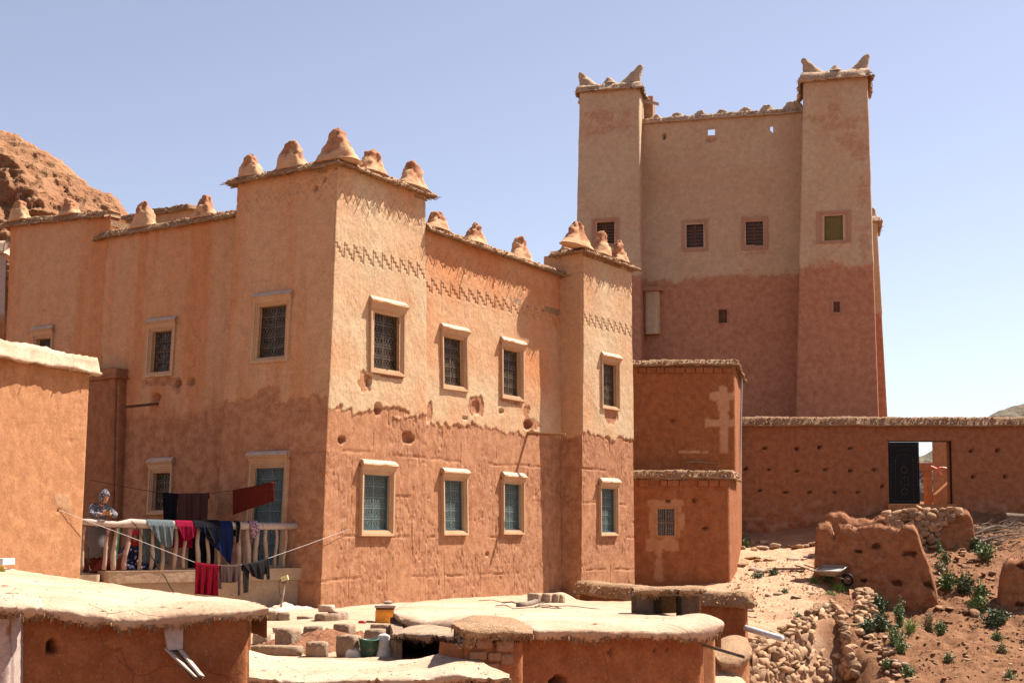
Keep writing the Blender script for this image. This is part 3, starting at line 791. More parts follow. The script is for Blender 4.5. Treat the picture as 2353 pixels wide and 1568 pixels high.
# eroded merlons
angR = math.atan2(dR[1], dR[0]); angL = math.atan2(-dL[1], -dL[0])
def merlon(px, pyb, pyt, wpx, line, d, zed, ang, seed, inset=0.06, par=None, dep=0.42, mt='merlon', top=0.27, lean=(0, 0), rough=0.06, power=0.72):
    P = along(np.array([line[0], line[1], zed]), d, px)
    nn = np.array([d[1], -d[0], 0]) * (1 if d is not dL else -1)
    P = P - nn * inset
    sc = P[1] / FPX
    cosang = abs(math.cos(ang)) + 0.25 * abs(math.sin(ang))
    return hump('merlon', (P[0], P[1], zed + 0.07), ang, wpx * sc / cosang * 1.32, dep, (pyb - pyt) * sc * 1.08, seed, mt, par or house, top=top, lean=lean, rough=rough, power=power)
for i, (px, yb, yt, w) in enumerate(((572, 396, 343, 58), (666, 382, 320, 78))): merlon(px, yb, yt, w, TL, dL, zT, angL, 41 + i)
cm = T + dR * 0.16 + dL * 0.12
hump('merlon', (cm[0], cm[1], zT + 0.07), angL + 0.3, 1.0, 0.7, 0.70, 44, 'merlon', house, top=0.27, rough=0.06, power=0.72)
for i, (px, yb, yt, w) in enumerate(((862, 393, 338, 58), (953, 424, 362, 58))): merlon(px, yb, yt, w, TR, dR, zT, angR, 46 + i)
for i, (px, yb, yt, w, zz) in enumerate(((1008, 520, 478, 52, zm0), (1096, 552, 503, 46, zmid), (1200, 595, 543, 56, zm1))): merlon(px, yb, yt, w, M1t, dR, zz, angR, 51 + i)
for i, (px, yb, yt, w) in enumerate(((1331, 574, 518, 78), (1386, 585, 533, 44), (1426, 602, 556, 40))): merlon(px, yb, yt, w, NRt, dR, zn, angR, 56 + i)
pm = Nt + dL * 0.6 + dR * 0.1
hump('merlon', (pm[0], pm[1], zn + 0.05), angR, 0.3, 0.35, 0.3, 60, 'merlon', house)
for i, (px, yb, yt, w, ln, zz) in enumerate(((325, 520, 459, 60, WAt, zb_ + (za - zb_) * 0.3), (466, 494, 442, 62, WAt, zb_ + (za - zb_) * 0.78), (40, 506, 459, 56, W2t, zd_), (155, 488, 449, 56, W2t, (zd_ + zc_) / 2))): merlon(px, yb, yt, w, ln, dL, zz, angL, 61 + i)
# the roof room behind the shaded wall
K = atY(431, 470, 33.0)
KL = along(K, dL, 262); KR = along(K, dR, 560)
zk = K[2] - 0.08
rk = Ribbon([KL, K, KR], [KL, K, KR], zk - 3, zk, [0.1, 0.1], 0.1)
rk.build('roof_room_wall', M['red'], house, surf(-9, None, None, None, (), (), seed=71, lifts=False, earthamp=0.5, cut=0, soft=True))
eave([at3(KL, zk), at3(K, zk), at3(KR, zk)], 0.1, house, 72, th=0.1, dens=12)
# the beam that pokes out of the sunlit wall and the one by the shaded wall
f, z = rm.uv(0, 1213, 995)
pb0 = rm.P(0, f, z); m = MB()
tip = pb0 + nR * 1.06 + dR * 0.02 - up0 * 0.06
m.tube([pb0 - nR * 0.2 + up0 * 0.02, pb0 + nR * 0.1, pb0 + nR * 0.5 - up0 * 0.035 + dR * 0.01, tip - nR * 0.1, tip], [0.055, 0.052, 0.045, 0.04, 0.032], 7)
m.build('beam', M['beam'], house)
f, z = rw.uv(0, 362, 925); p1 = rw.P(0, f, z); aw, uw, nw = rw.axes(0)
m = MB(); m.bar(p1 + nw * -0.1, p1 + nw * 0.75 - aw * 0.28 - up0 * 0.16, 0.06, up0, 0.03); m.build('beam', M['lattice'], house)
# the blue door
dw = window(o_door, house, border=0.13, top=0.16, kind='teal', casement=True, name='door', hood=0.13, depth=0.14)
# ------------------------------------------------------------------ the tall kasbah on the hill
kd = np.array([math.cos(math.radians(-12.5)), math.sin(math.radians(-12.5)), 0.0]); kn = np.array([kd[1], -kd[0], 0.0])
kas = empty('kasbah', (8.0, 55.0, 1.0), 'tall tan kasbah with two horned corner towers standing against the sky', 'kasbah')
KA = atY(1330, 205, 53.2); KB = along(KA, kd, 1468)                     # front of the first tower
zk1 = KA[2]
KAb = along(np.array([*KA[:2], 0]) , kd, 1312); KBb = along(np.array([*KA[:2], 0]), kd, 1480)
K0 = along(KA - kn * 0.9, kd, 1460); K1 = along(KA - kn * 0.9, kd, 1850)   # the curtain between
KC = along(KA + kn * 0.25, kd, 1845.5); KD = along(KA + kn * 0.25, kd, 1992)
KCb = along(np.array([*KC[:2], 0]), kd, 1822); KDb = along(np.array([*KC[:2], 0]), kd, 2028)
zk3 = onplane(1920, 171, KC, kn)[2]
zka = onplane(1482, 283, K0, kn)[2]; zkb = onplane(1840, 257, K1, kn)[2]
ZK = 0.6
back = -kn
KAb = KAb + kn * 0.25; KBb = KBb + kn * 0.25; KCb = KCb + kn * 0.25; KDb = KDb + kn * 0.25
zred = onplane(1660, 638, K0, kn)[2]; zdark = onplane(1660, 768, K0, kn)[2]
rk1 = Ribbon([KAb + back * 3.2, KAb, KBb, KBb + back * 3.0], [KA + back * 2.8, KA, KB, KB + back * 2.6], ZK, zk1, [0.5, 0.055, 0.08], 0.055)
k1w = rk1.opening(1, 1371, 1410, 510, 560)
def sp(px, py, rx, ry): return patch(rk1, 1, px, py, rx, ry)
blot = [sp(1392, 275, 20, 22), sp(1375, 262, 30, 12), sp(1425, 290, 26, 10), sp(1385, 302, 34, 6), sp(1440, 262, 12, 10)]
rk1.build('tower_wall', M['kasbah'], kas, surf(zred, None, None, None, blot, (), seed=81, lifts=False, earthamp=0.35, tintbase=0.15, cut=0.012, mn=(2.2, 12), mstr=0.5, soft=0.35))
kcu = Ribbon([K0, K1], [K0, K1], ZK, [zka, zkb], [0.055], 0.055)
kw2 = kcu.opening(0, 1575.8, 1617, 514.6, 568); kw3 = kcu.opening(0, 1712, 1753.4, 508.7, 564); kw5 = kcu.opening(0, 1651, 1671, 711, 741)
kh = [kcu.opening(0, 1625, 1641, 300, 311), kcu.opening(0, 1770.5, 1775, 292, 303)]
kcu.build('curtain_wall', M['kasbah'], kas, surf(zred, {0: 0.25}, None, None, [patch(kcu, 0, 1735, 582, 34, 5), patch(kcu, 0, 1720, 625, 10, 10), patch(kcu, 0, 1632, 321, 12, 6)], [patch(kcu, 0, 1526, 314, 4, 7, 0.3), patch(kcu, 0, 1632, 322, 9, 4, 0.12)], seed=83, lifts=False, earthamp=0.35, tintbase=0.15, cut=0.012, mn=(2.2, 12), mstr=0.5, soft=0.35))
rk3 = Ribbon([KCb + back * 1.4, KCb, KDb, KDb + back * 3.2], [KC + back * 1.4, KC, KD, KD + back * 2.8], ZK, zk3, [0.08, 0.055, 0.08], 0.055)
k4w = rk3.opening(1, 1893, 1937, 494, 552.5); k6w = rk3.opening(1, 1915, 1930, 692, 717)
def s3(px, py, rx, ry): return patch(rk3, 1, px, py, rx, ry)
blot = [s3(1917, 258, 14, 20), s3(1880, 272, 30, 7), s3(1925, 290, 40, 9), s3(1965, 275, 24, 6), s3(1945, 325, 22, 16), s3(1972, 345, 18, 22), s3(1985, 560, 10, 40), s3(1895, 610, 20, 16), s3(1920, 185, 20, 4), s3(1980, 440, 10, 30)]
rk3.build('tower_wall', M['kasbah'], kas, surf(zred + 0.05, {2: 0.6}, None, None, blot, (), seed=85, lifts=False, earthamp=0.35, tintbase=0.2, cut=0.012, mn=(2.2, 12), mstr=0.5, soft=0.35))
for nm, pl, z in (('roof', [KA + back * 2.8, KA, KB, KB + back * 2.6], zk1 - 0.1), ('roof', [KC + back * 2.8, KC, KD, KD + back * 2.8], zk3 - 0.1)):
    slab(nm, pl, z - 0.1, z, 'straw', kas)
# the long side wall that runs back from the second tower, and the far tower's cap
E0 = KDb + back * 3.1 - kd * 0.25; E1 = E0 + back * 9
E0t = KD + back * 2.7 - kd * 0.25; E1t = E0t + back * 9
re_ = Ribbon([E0, E1], [E0t, E1t], ZK, zk3 - 3.2, [0.2], 0.12)
re_.build('side_wall', M['kasbah'], kas, surf(zred, None, None, None, (), (), seed=87, lifts=False, earthamp=0.4))
F0 = E1 + kd * 1.3; F0t = E1t + kd * 1.05
rf_ = Ribbon([E1 + kd * 0.1, F0, F0 + back * 3], [E1t + kd * 0.1, F0t, F0t + back * 3], ZK, zk3 - 3.1, [0.1, 0.2], 0.12)
rf_.build('tower_wall', M['kasbah'], kas, surf(zred, None, None, None, (), (), seed=88, lifts=False, earthamp=0.4))
slab('roof', [K0 - kn * 0.3, K1 - kn * 0.3, K1 + back * 12, K0 + back * 9], zka - 3.2, zka - 3.0, 'straw', kas)
zf = zk3 - 3.1
eave([at3(E1t + kd * 0.1, zf), at3(F0t, zf), at3(F0t + back * 3, zf)], 0.22, kas, 89, th=0.22, dens=10, mat='kascap')
eave([at3(KA + back * 2.6, zk1), at3(KA, zk1), at3(KB, zk1), at3(KB + back * 2.6, zk1)], 0.16, kas, 91, th=0.13, dens=14, mat='kascap', droop=0.14, longer=0.02, rag=0.1)
eave([at3(KC + back * 2.6, zk3), at3(KC, zk3), at3(KD, zk3), at3(KD + back * 2.6, zk3)], 0.20, kas, 92, th=0.14, dens=18, mat='kascap', droop=0.22, longer=0.03, rag=0.12)
eave([at3(K0 + kd * 0.2, zka), at3(K1, zkb)], 0.12, kas, 93, th=0.17, dens=6, mat='kascap', longer=0.0)
angK = math.atan2(kd[1], kd[0])
def horn(P, z, w, h, lean, seed, d=0.55):
    h = h * 0.72; w = w * 0.88
    hump('horn', (P[0], P[1], z + 0.16), angK, w, d, h, seed, 'kascap', kas, power=0.8, top=0.2, lean=lean, rough=0.03, sq=2.4)
horn(KA + kd * 0.38 + back * 0.3, zk1, 0.95, 0.85, (-0.40, 0), 94); horn(KB - kd * 0.42 + back * 0.3, zk1, 1.05, 1.0, (0.44, 0), 95); horn((KA + KB) / 2 + back * 0.2, zk1, 0.75, 0.38, (0, 0), 96)
horn(KC + kd * 0.42 + back * 0.3, zk3, 1.0, 0.85, (-0.42, 0), 97); horn(KD - kd * 0.34 + back * 0.3, zk3, 0.9, 0.85, (0.38, 0), 98); horn((KC + KD) / 2 + back * 0.2, zk3, 0.7, 0.34, (0, 0), 99)
horn(KA + back * 2.4 + kd * 0.4, zk1, 0.9, 0.8, (-0.25, 0), 100); horn(KD + back * 2.4 - kd * 0.4, zk3, 0.9, 0.8, (0.25, 0), 101)
horn(F0t - kd * 0.35 + back * 0.3, zf, 0.9, 0.8, (0.2, 0), 102)
for i, (px, hh) in enumerate(((1505, .26), (1556, .28), (1608, .30), (1659, .30), (1711, .32), (1761, .34))):
    p = along(K0 + back * 0.12, kd, px); zz = zka + (zkb - zka) * (px - 1480) / 360
    hump('parapet_bump', (p[0], p[1], zz + 0.10), angK, 0.85, 0.36, hh * 0.9, 105 + i, 'kascap', kas, top=0.25, rough=0.03)
p = along(K0 + back * 0.12, kd, 1822); hump('parapet_bump', (p[0], p[1], zkb + 0.05), angK, 1.2, 0.4, 0.42, 112, 'kascap', kas, top=0.35, rough=0.04)
# drain spout and the block behind the first tower's top
p = along(KB + back * 1.2, kd, 1478); z = atY(1490, 230, p[1])[2]
sb = MB(); sb.bar(p + at3((0, 0), 0) * 0 - kd * 0.1 + up0 * (z - p[2]), p + kd * 0.62 + up0 * (z - p[2] - 0.22), 0.06, up0, 0.05); sb.build('spout', M['pink'], kas)
slab('roof_stub', [KB + back * 1.6 - kd * 0.3, KB + back * 1.6 + kd * 0.35, KB + back * 2.4 + kd * 0.35, KB + back * 2.4 - kd * 0.3], zk1 - 1.6, zk1 + 0.05, 'merlon', kas)
for o in (k1w, kw2, kw3): window(o, kas, border=0.17, top=0.17, proud=0.035, hood=None, kind='lattice', mat='framek', depth=0.16)
wv = window(k4w, kas, border=0.19, top=0.17, proud=0.04, hood=None, kind='shade', mat='framek', depth=0.14, bottom=0.10)
c, a, up, n = k4w['c'], k4w['a'], k4w['up'], k4w['n']; hw, hh = k4w['w'] / 2, k4w['h'] / 2
mesh('blind', [c - a * hw - up * hh - n * 0.08, c + a * hw - up * hh - n * 0.08, c + a * hw + up * (hh - 0.03) - n * 0.08, c - a * hw + up * (hh - 0.03) - n * 0.08], [(0, 1, 2, 3)], rough_mat('olive blind', (0.22, 0.16, 0.055), (0.27, 0.20, 0.075), 3, None, 0.1, 0.003, 30), wv, False)
window(kw5, kas, border=0.03, top=0.03, proud=0.012, hood=None, kind='lattice', mat='kasbah', depth=0.12)
window(k6w, kas, border=0.07, top=0.07, proud=0.03, hood=None, kind='shade', mat='framek', depth=0.05)
# the little plastered shaft that hangs on the curtain wall
p0, z0 = kcu.uv(0, 1480, 770); p1, z1 = kcu.uv(0, 1516, 668)
pa = kcu.P(0, p0, z0); pb = kcu.P(0, p1, z0)
rb = Ribbon([pa, pa + kn * 0.32, pb + kn * 0.32, pb], [pa, pa + kn * 0.32, pb + kn * 0.32, pb], z0, z1, 0.08, 0.08)
rb.build('wall_shaft', M['kasbah'], kas, surf(-9, None, None, None, (), (), seed=115, lifts=False, tintbase=0.1), r=0.12)
eave([at3(pa, z1), at3(pa + kn * 0.32, z1), at3(pb + kn * 0.32, z1), at3(pb, z1)], 0.1, kas, 116, th=0.14, reeds=False, mat='kasbah')

# ------------------------------------------------------------------ the small two-tier house under the kasbah
ann = empty('stepped_house', (11, 40, -1.5), 'small red mud house of two tiers with a barred window, beside the slim tower', 'house')
ad = np.array([math.cos(0.02), math.sin(0.02), 0]); an_ = np.array([ad[1], -ad[0], 0.0])
A1 = atY(1687, 838, 41.2); A0 = along(A1, ad, 1400); zA = A1[2]
adv = along(A1 + np.array([0, 4.0, 0]), ad, 1701) - A1; adv = adv / np.linalg.norm(adv)
As = A1 + adv * 3.0
ra = Ribbon([A0, A1, As, As + adv * 1.5], [A0, A1, As, As + adv * 1.5], -2.2, zA, [0.05, 0.05, 0.3], 0.045)
def arect(px0, px1, py0, py1):
    cx_, cy_ = (px0 + px1) / 2, (py0 + py1) / 2
    f, z = ra.uv(0, cx_, cy_); f2, _ = ra.uv(0, px1, cy_); _, z2 = ra.uv(0, cx_, py0)
    return f * ra.L[0], z, abs(f2 - f) * ra.L[0], abs(z2 - z)
crossb = [arect(*r) for r in ((1652, 1672, 886, 1040), (1627, 1689, 900, 918), (1620, 1684, 963, 980), (1648, 1676, 920, 945), (1560, 1625, 1035, 1041))]
def patched(base_f, rib, rects, amt=1.0, tint=0.2, jag=0.05):
    def f(SG, S, Z, XY):
        d, at = base_f(SG, S, Z, XY)
        q = np.full(S.shape, -9.0)
        for (s_, z_, rs_, rz_) in rects:
            q = np.maximum(q, -np.maximum(np.abs(S - s_) - rs_, np.abs(Z - z_) - rz_))
        m = sstep(-0.02, 0.02, q + jag * fbm(S * 5, Z * 5, None, 5, 3)) * (SG == 0) * amt
        at['plaster'] = np.maximum(at['plaster'], m); at['tint'] = np.where(m > 0.3, tint, at['tint'])
        return d + 0.015 * m, at
    return f
ra.build('upper_wall', M['red'], ann, patched(surf(99, None, None, None, (), [(0, *(lambda fz: (fz[0] * ra.L[0], fz[1]))(ra.uv(0, 1545, 965)), 0.06, 0.05, 0.12)], seed=121, lifts=False, earthamp=0.5, cut=0), ra, crossb, 1.0, 0.35))
eave([at3(A0, zA), at3(A1, zA + 0.04), at3(As, zA), at3(As + adv * 1.5, zA)], 0.14, ann, 122, th=0.13, dens=10, rag=0.04)
mb = MB()                                                               # the course of mud bricks under the upper eave
slab('roof', [A0, A1, As + adv * 1.5, A0 + adv * 1.5], zA - 0.1, zA - 0.02, 'straw', ann)
brick_me = None
def brick_row(P0, P1, z, hgt, par, nrm, seed, gap=0.03, lo=0.2, hi=0.36, prob=1.0, proud=0.02, mat='red'):
    rr = random.Random(seed); d = (P1 - P0); L = np.linalg.norm(d[:2]); d = d / L; x = 0.05
    while x < L - 0.1:
        w = rr.uniform(lo, hi)
        if x + w > L: break
        if rr.random() < prob:
            c = np.array([*(P0 + d * (x + w / 2))[:2], z]) + nrm * proud * rr.uniform(0.2, 1.2)
            b = MB(); b.box((0, 0, 0), d * (w - gap) / 2, nrm * 0.05, up0 * (hgt / 2 * rr.uniform(0.85, 1.0)))
            o = b.build('brick', M[mat], None); o.location = c - ORG[par.name]; o.parent = par
        x += w
brick_row(along(A0, ad, 1462), A1, zA - 0.17, 0.16, ann, an_, 3)
# lower tier
L1 = atY(1674, 1095, 39.3); L0 = along(L1, ad, 1420); zL = L1[2]
ldv = along(L1 + np.array([0, 1.8, 0]), ad, 1692) - L1; Ls = L1 + ldv
rl = Ribbon([L0, L1, Ls], [L0, L1, Ls], -2.4, zL, [0.045, 0.05], 0.04)
o_a = rl.opening(0, 1510, 1549, 1167.5, 1230)
def lrect(px0, px1, py0, py1):
    cx_, cy_ = (px0 + px1) / 2, (py0 + py1) / 2
    f, z = rl.uv(0, cx_, cy_); f2, _ = rl.uv(0, px1, cy_); _, z2 = rl.uv(0, cx_, py0)
    return f * rl.L[0], z, abs(f2 - f) * rl.L[0], abs(z2 - z)
pat = [lrect(*r) for r in ((1492, 1566, 1150, 1236), (1484, 1558, 1236, 1262), (1505, 1522, 1260, 1332), (1488, 1574, 1175, 1220), (1550, 1572, 1145, 1160))]
holes_l = [(0, *(lambda fz: (fz[0] * rl.L[0], fz[1]))(rl.uv(0, x, y)), 0.07, 0.05, 0.15) for x, y in ((1534, 1150), (1594, 1148), (1620, 1212))]
rl.build('lower_wall', M['red'], ann, patched(surf(99, None, None, None, (), holes_l, seed=125, lifts=False, earthamp=0.9, cut=0), rl, pat, 1.0, 0.75, 0.09))
wb = window(o_a, ann, border=0.10, top=0.05, proud=0.02, hood=None, kind='bars', mat='orange', depth=0.10, bottom=0.04, recess=0.06)
eave([at3(L0, zL), at3(L1, zL), at3(Ls, zL)], 0.12, ann, 127, th=0.2, dens=12, rag=0.04)
slab('roof', [L0, L1, Ls, Ls + np.array([-9, 0.2, 0])], zL - 0.1, zL + 0.05, 'straw', ann)
brick_row(along(L0, ad, 1462), L1, zL - 0.18, 0.19, ann, an_, 5, prob=0.8)
brick_row(along(L0, ad, 1600), L1 - ad * 0.3, zL - 0.40, 0.19, ann, an_, 6, prob=0.5)
m = MB(); pp = As + np.array([0.07, -0.06, 0])
dp0 = atY(1704, 858, pp[1] - 0.05); dp1 = atY(1697, 1212, pp[1] - 0.05)
m.tube([dp0 - np.array([0.25, -0.2, -0.08]), dp0 + up0 * 0.02, dp0 + (dp1 - dp0) * 0.5, dp1], 0.028, 8)
m.build('downpipe', plain('grey pvc pipe', (0.55, 0.52, 0.5), 0.5), ann)
m = MB(); f, z = ra.uv(0, 1565, 1062); f2, z2 = ra.uv(0, 1643, 1064)
m.tube([ra.P(0, f, z) + an_ * 0.04, ra.P(0, (f + f2) / 2, z + 0.03) + an_ * 0.08, ra.P(0, f2, z2) + an_ * 0.05], [0.012, 0.03, 0.012], 5); m.build('reed_bundle', M['stick'], ann)

# ------------------------------------------------------------------ the gate wall with the studded door
gw = empty('gate_wall', (14, 46, 0.5), 'long red mud wall with a straw-mud coping, rows of putlog holes and an open gateway', 'wall')
gd = np.array([1.0, 0.0, 0.0]); gn = np.array([0, -1.0, 0])
G0 = atY(1640, 975, 46.0); G1 = atY(2480, 975, 46.0); zG = G0[2]
rg = Ribbon([G0, G1], [G0, G1], -1.2, zG, [0.06], 0.055)
o_g = rg.opening(0, 2039.7, 2188.4, 1010, 1168)
gh = []
for (x, y) in ((230, 385), (498, 392), (678, 380), (937, 390), (80, 557), (270, 563), (492, 573), (728, 563), (932, 573), (1130, 563), (190, 735), (403, 748), (607, 747), (812, 750), (1000, 748), (1193, 700), (1923, 412), (2138, 408), (1938, 620), (2203, 622)):
    f, z = rg.uv(0, 1691.8 + x * .2806, 919.5 + y * .2806); gh.append((0, f * rg.L[0], z, 0.062, 0.048, 0.30))
def gatesurf(SG, S, Z, XY):
    d, at = surf(99, None, None, None, (), gh, seed=131, lifts=False, earthamp=0.35, cut=0)(SG, S, Z, XY)
    zb = 1.05 + 0.25 * fbm(S * 0.6, Z * 0, None, 7, 3)
    low = sstep(zb + 0.25, zb - 0.25, Z)
    lump = 0.10 * np.clip(fbm(S * 2.6, Z * 3.4, None, 133, 2) + 0.1, 0, 1) + 0.03 * fbm(S * 9, Z * 9, None, 135, 2)
    at['plaster'] = 0.8 * low * sstep(0.015, 0.05, lump); at['tint'] = vn(S * 3, Z * 4, None, 9); return d + low * (lump * 1.5 + 0.04), at
rg.build('wall', M['gate'], gw, gatesurf)
brb = Ribbon([G1 - gn * 0.55, G0 - gn * 0.55], [G1 - gn * 0.55, G0 - gn * 0.55], -1.2, zG, [0.25], 0.25)
fo0, fo1 = 1 - o_g['f1'], 1 - o_g['f0']; brb.open.append((0, fo0, fo1, o_g['z0'], o_g['z1']))
brb.build('wall', M['gate'], gw, surf(99, None, None, None, (), (), seed=137, lifts=False, earthamp=0.1, cut=0), grow=0.01)
xa, xb = o_g['c'][0] - o_g['w'] / 2, o_g['c'][0] + o_g['w'] / 2; y0_ = 46.0
zth = atY(2110, 1157, 46.0)[2]
m = MB()
for x0, x1 in ((xa - 0.12, xa + 0.02), (xb - 0.02, xb + 0.12)): m.box(((x0 + x1) / 2, 46.28, (o_g['z0'] + o_g['z1']) / 2), ((x1 - x0) / 2, 0, 0), (0, 0.275, 0), (0, 0, o_g['h'] / 2 + 0.05))
m.box(((xa + xb) / 2, 46.28, o_g['z1'] + 0.07), ((xb - xa) / 2 + 0.1, 0, 0), (0, 0.275, 0), (0, 0, 0.1))
m.build('door_reveal', M['gate'], gw)
m = MB(); m.box(((xa + xb) / 2, 46.2, zth - 0.10), ((xb - xa) / 2 + 0.05, 0, 0), (0, 0.34, 0), (0, 0, 0.10)); m.box(((xa + xb) / 2, 46.0, zth - 0.30), ((xb - xa) / 2 + 0.12, 0, 0), (0, 0.28, 0), (0, 0, 0.10)); m.build('threshold', M['orange'], gw)
m = MB()
for x in (xa + 0.03, xb - 0.03): m.box((x, 46.1, (zth + o_g['z1']) / 2), (0.03, 0, 0), (0, 0.05, 0), (0, 0, (o_g['z1'] - zth) / 2))
m.box(((xa + xb) / 2, 46.1, o_g['z1'] - 0.03), ((xb - xa) / 2, 0, 0), (0, 0.05, 0), (0, 0, 0.03)); m.build('door_frame', M['black'], gw)
lx0, lx1 = xa + 0.06, atY(2111, 1080, 46.1)[0]
m = MB(); zt_ = o_g['z1'] - 0.06
m.box(((lx0 + lx1) / 2, 46.1, (zth + zt_) / 2), ((lx1 - lx0) / 2, 0, 0), (0, 0.03, 0), (0, 0, (zt_ - zth) / 2 - 0.01)); leaf = m.build('door', M['black'], gw)
st = MB(); W_, H_ = lx1 - lx0, zt_ - zth
def stud(u, v):
    c = np.array([lx0 + u * W_, 46.062, zth + v * H_]); r = 0.016
    st.add([c + np.array([r, 0, 0]), c + np.array([0, 0, r]), c - np.array([r, 0, 0]), c - np.array([0, 0, r]), c + np.array([0, -0.016, 0])], [(0, 1, 4), (1, 2, 4), (2, 3, 4), (3, 0, 4)])
for k in range(24):
    v = 0.05 + 0.9 * k / 23
    for u in (0.06, 0.94): stud(u, v)
    if v < 0.72:
        for u in (0.2, 0.8): stud(u, v)
for k in range(12): stud(0.06 + 0.88 * k / 11, 0.05); stud(0.06 + 0.88 * k / 11, 0.94)
for k in range(13):
    t = math.pi * k / 12; stud(0.5 - 0.3 * math.cos(t), 0.70 + 0.10 * math.sin(t))
for k in range(16):
    t = 2 * math.pi * k / 16
    for (vc, ru, rv) in ((0.55, 0.10, 0.05), (0.36, 0.14, 0.07), (0.2, 0.1, 0.05)): stud(0.5 + ru * math.cos(t), vc + rv * math.sin(t))
for k in range(10): stud(0.5, 0.12 + 0.58 * k / 9)
for k in range(8): stud(0.3 + 0.4 * k / 7, 0.87)
st.build('stud', M['brass'], leaf)
eave([at3(G0, zG), at3(G1, zG)], 0.16, gw, 139, th=0.26, inn=0.62, dens=5, rag=0.05, step=0.06, longer=0.03)

# what stands beyond the gate
by = empty('ruined_house', (17.5, 54, 0.8), 'roofless mud house with a tall wall and a door frame, seen through the gateway', 'ruin')
H0 = atY(2141, 1020, 54.5); H1 = atY(2290, 1020, 55.5)
r_ = Ribbon([H0, H1], [H0, H1], 0.2, 4.3, [0.12], 0.12)
r_.build('wall', M['orange'], by, surf(99, None, None, None, (), (), seed=141, lifts=False, earthamp=0.5, cut=0))
J0 = atY(2096, 1080, 53.5); J1 = atY(2141, 1080, 53.5)
zj1 = atY(2120, 1063, 53.5)[2]; zj0 = atY(2120, 1080, 53.5)[2]
m = MB(); m.box(((J0[0] + J1[0]) / 2, 53.6, (zj0 + zj1) / 2), ((J1[0] - J0[0]) / 2, 0, 0), (0, 0.25, 0), (0, 0, (zj1 - zj0) / 2)); m.build('lintel', M['orange'], by)
x0 = atY(2127, 1100, 53.5)[0]; x1 = atY(2138, 1100, 53.5)[0]
m = MB(); m.box(((x0 + x1) / 2, 53.6, (zj0 + 0.4) / 2), ((x1 - x0) / 2, 0, 0), (0, 0.24, 0), (0, 0, (zj0 - 0.4) / 2)); m.build('door_jamb', M['orange'], by)
s0 = atY(2150, 1135, 52.6); s1 = atY(2200, 1085, 52.6)
mesh('stair_wall', [(s0[0], 52.6, 0.3), (s1[0] + .4, 52.6, 0.3), (s1[0] + .4, 52.6, s1[2] + .3), (s0[0], 52.6, s0[2]), (s0[0], 53, 0.3), (s1[0] + .4, 53, 0.3), (s1[0] + .4, 53, s1[2] + .3), (s0[0], 53, s0[2])], [(0, 1, 2, 3), (7, 6, 5, 4), (3, 2, 6, 7), (0, 3, 7, 4), (1, 5, 6, 2)], M['orange'], by, False)
tp = empty('hose', tuple(atY(2145, 1073, 53.0)), 'bright orange hose strung across the space beyond the gateway', 'hose')
m = MB(); m.tube([atY(2138, 1070, 53), atY(2150, 1075, 53), atY(2155, 1078, 53), atY(2158, 1084, 53), atY(2162, 1091, 53)], 0.03, 6); m.tube([atY(2153, 1077, 53), atY(2157, 1073.5, 53), atY(2166, 1073, 53), atY(2195, 1079, 53)], 0.03, 6)
m.build('tube', plain('orange plastic', (0.85, 0.12, 0.04), 0.4), tp)
# ------------------------------------------------------------------ the ground
class Field:
    """heights through control points (linear radial interpolation)"""
    def __init__(s, pts):
        p = np.array(pts, float); s.xy = p[:, :2]
        n = len(p); d = np.linalg.norm(s.xy[:, None] - s.xy[None], axis=2)
        A = np.zeros((n + 3, n + 3)); A[:n, :n] = d; A[:n, n] = 1; A[:n, n + 1:] = s.xy; A[n, :n] = 1; A[n + 1:, :n] = s.xy.T
        A[:n, :n] -= np.eye(n) * 0.02
        s.w = np.linalg.solve(A, np.concatenate([p[:, 2], np.zeros(3)]))
    def __call__(s, x, y):
        x = np.asarray(x, float); y = np.asarray(y, float); r = 0
        for (a, b), w in zip(s.xy, s.w[:-3]): r = r + w * np.hypot(x - a, y - b)
        return r + s.w[-3] + s.w[-2] * x + s.w[-1] * y
def c3(px, py, Y):
    return tuple(atY(px, py, Y))
def vert(p, dz, dy): return (p[0] + dy * 0.25, p[1] - dy, p[2] - dz)
WALLT = [c3(1706, 1480, 32.6), c3(1740, 1468, 32.9), c3(1800, 1446, 33.6), c3(1850, 1420, 34.4), c3(1880, 1394, 35.3), c3(1908, 1386, 35.7), c3(1930, 1404, 35.3), c3(1944, 1450, 34.4)]
WALLB = []
for (px_, py_, Yt_, by_) in ((1706, 1480, 32.6, 1575), (1740, 1468, 32.9, 1576), (1800, 1446, 33.6, 1574), (1850, 1420, 34.4, 1572), (1880, 1394, 35.3, 1568), (1912, 1386, 35.7, 1564), (1942, 1404, 35.3, 1558), (1962, 1450, 34.4, 1552)):
    d_ = 0.25 + 0.9 * (by_ - py_) / 180.0
    WALLB.append(c3(px_ + (8 if px_ > 1870 else 0), by_, Yt_ - d_ * (1.6 if px_ > 1870 else 1.0)))
def densify(l, k=4):
    o = []
    for a, b in zip(l[:-1], l[1:]): o += [tuple(np.array(a) + (np.array(b) - np.array(a)) * j / k) for j in range(k)]
    return o + [l[-1]]
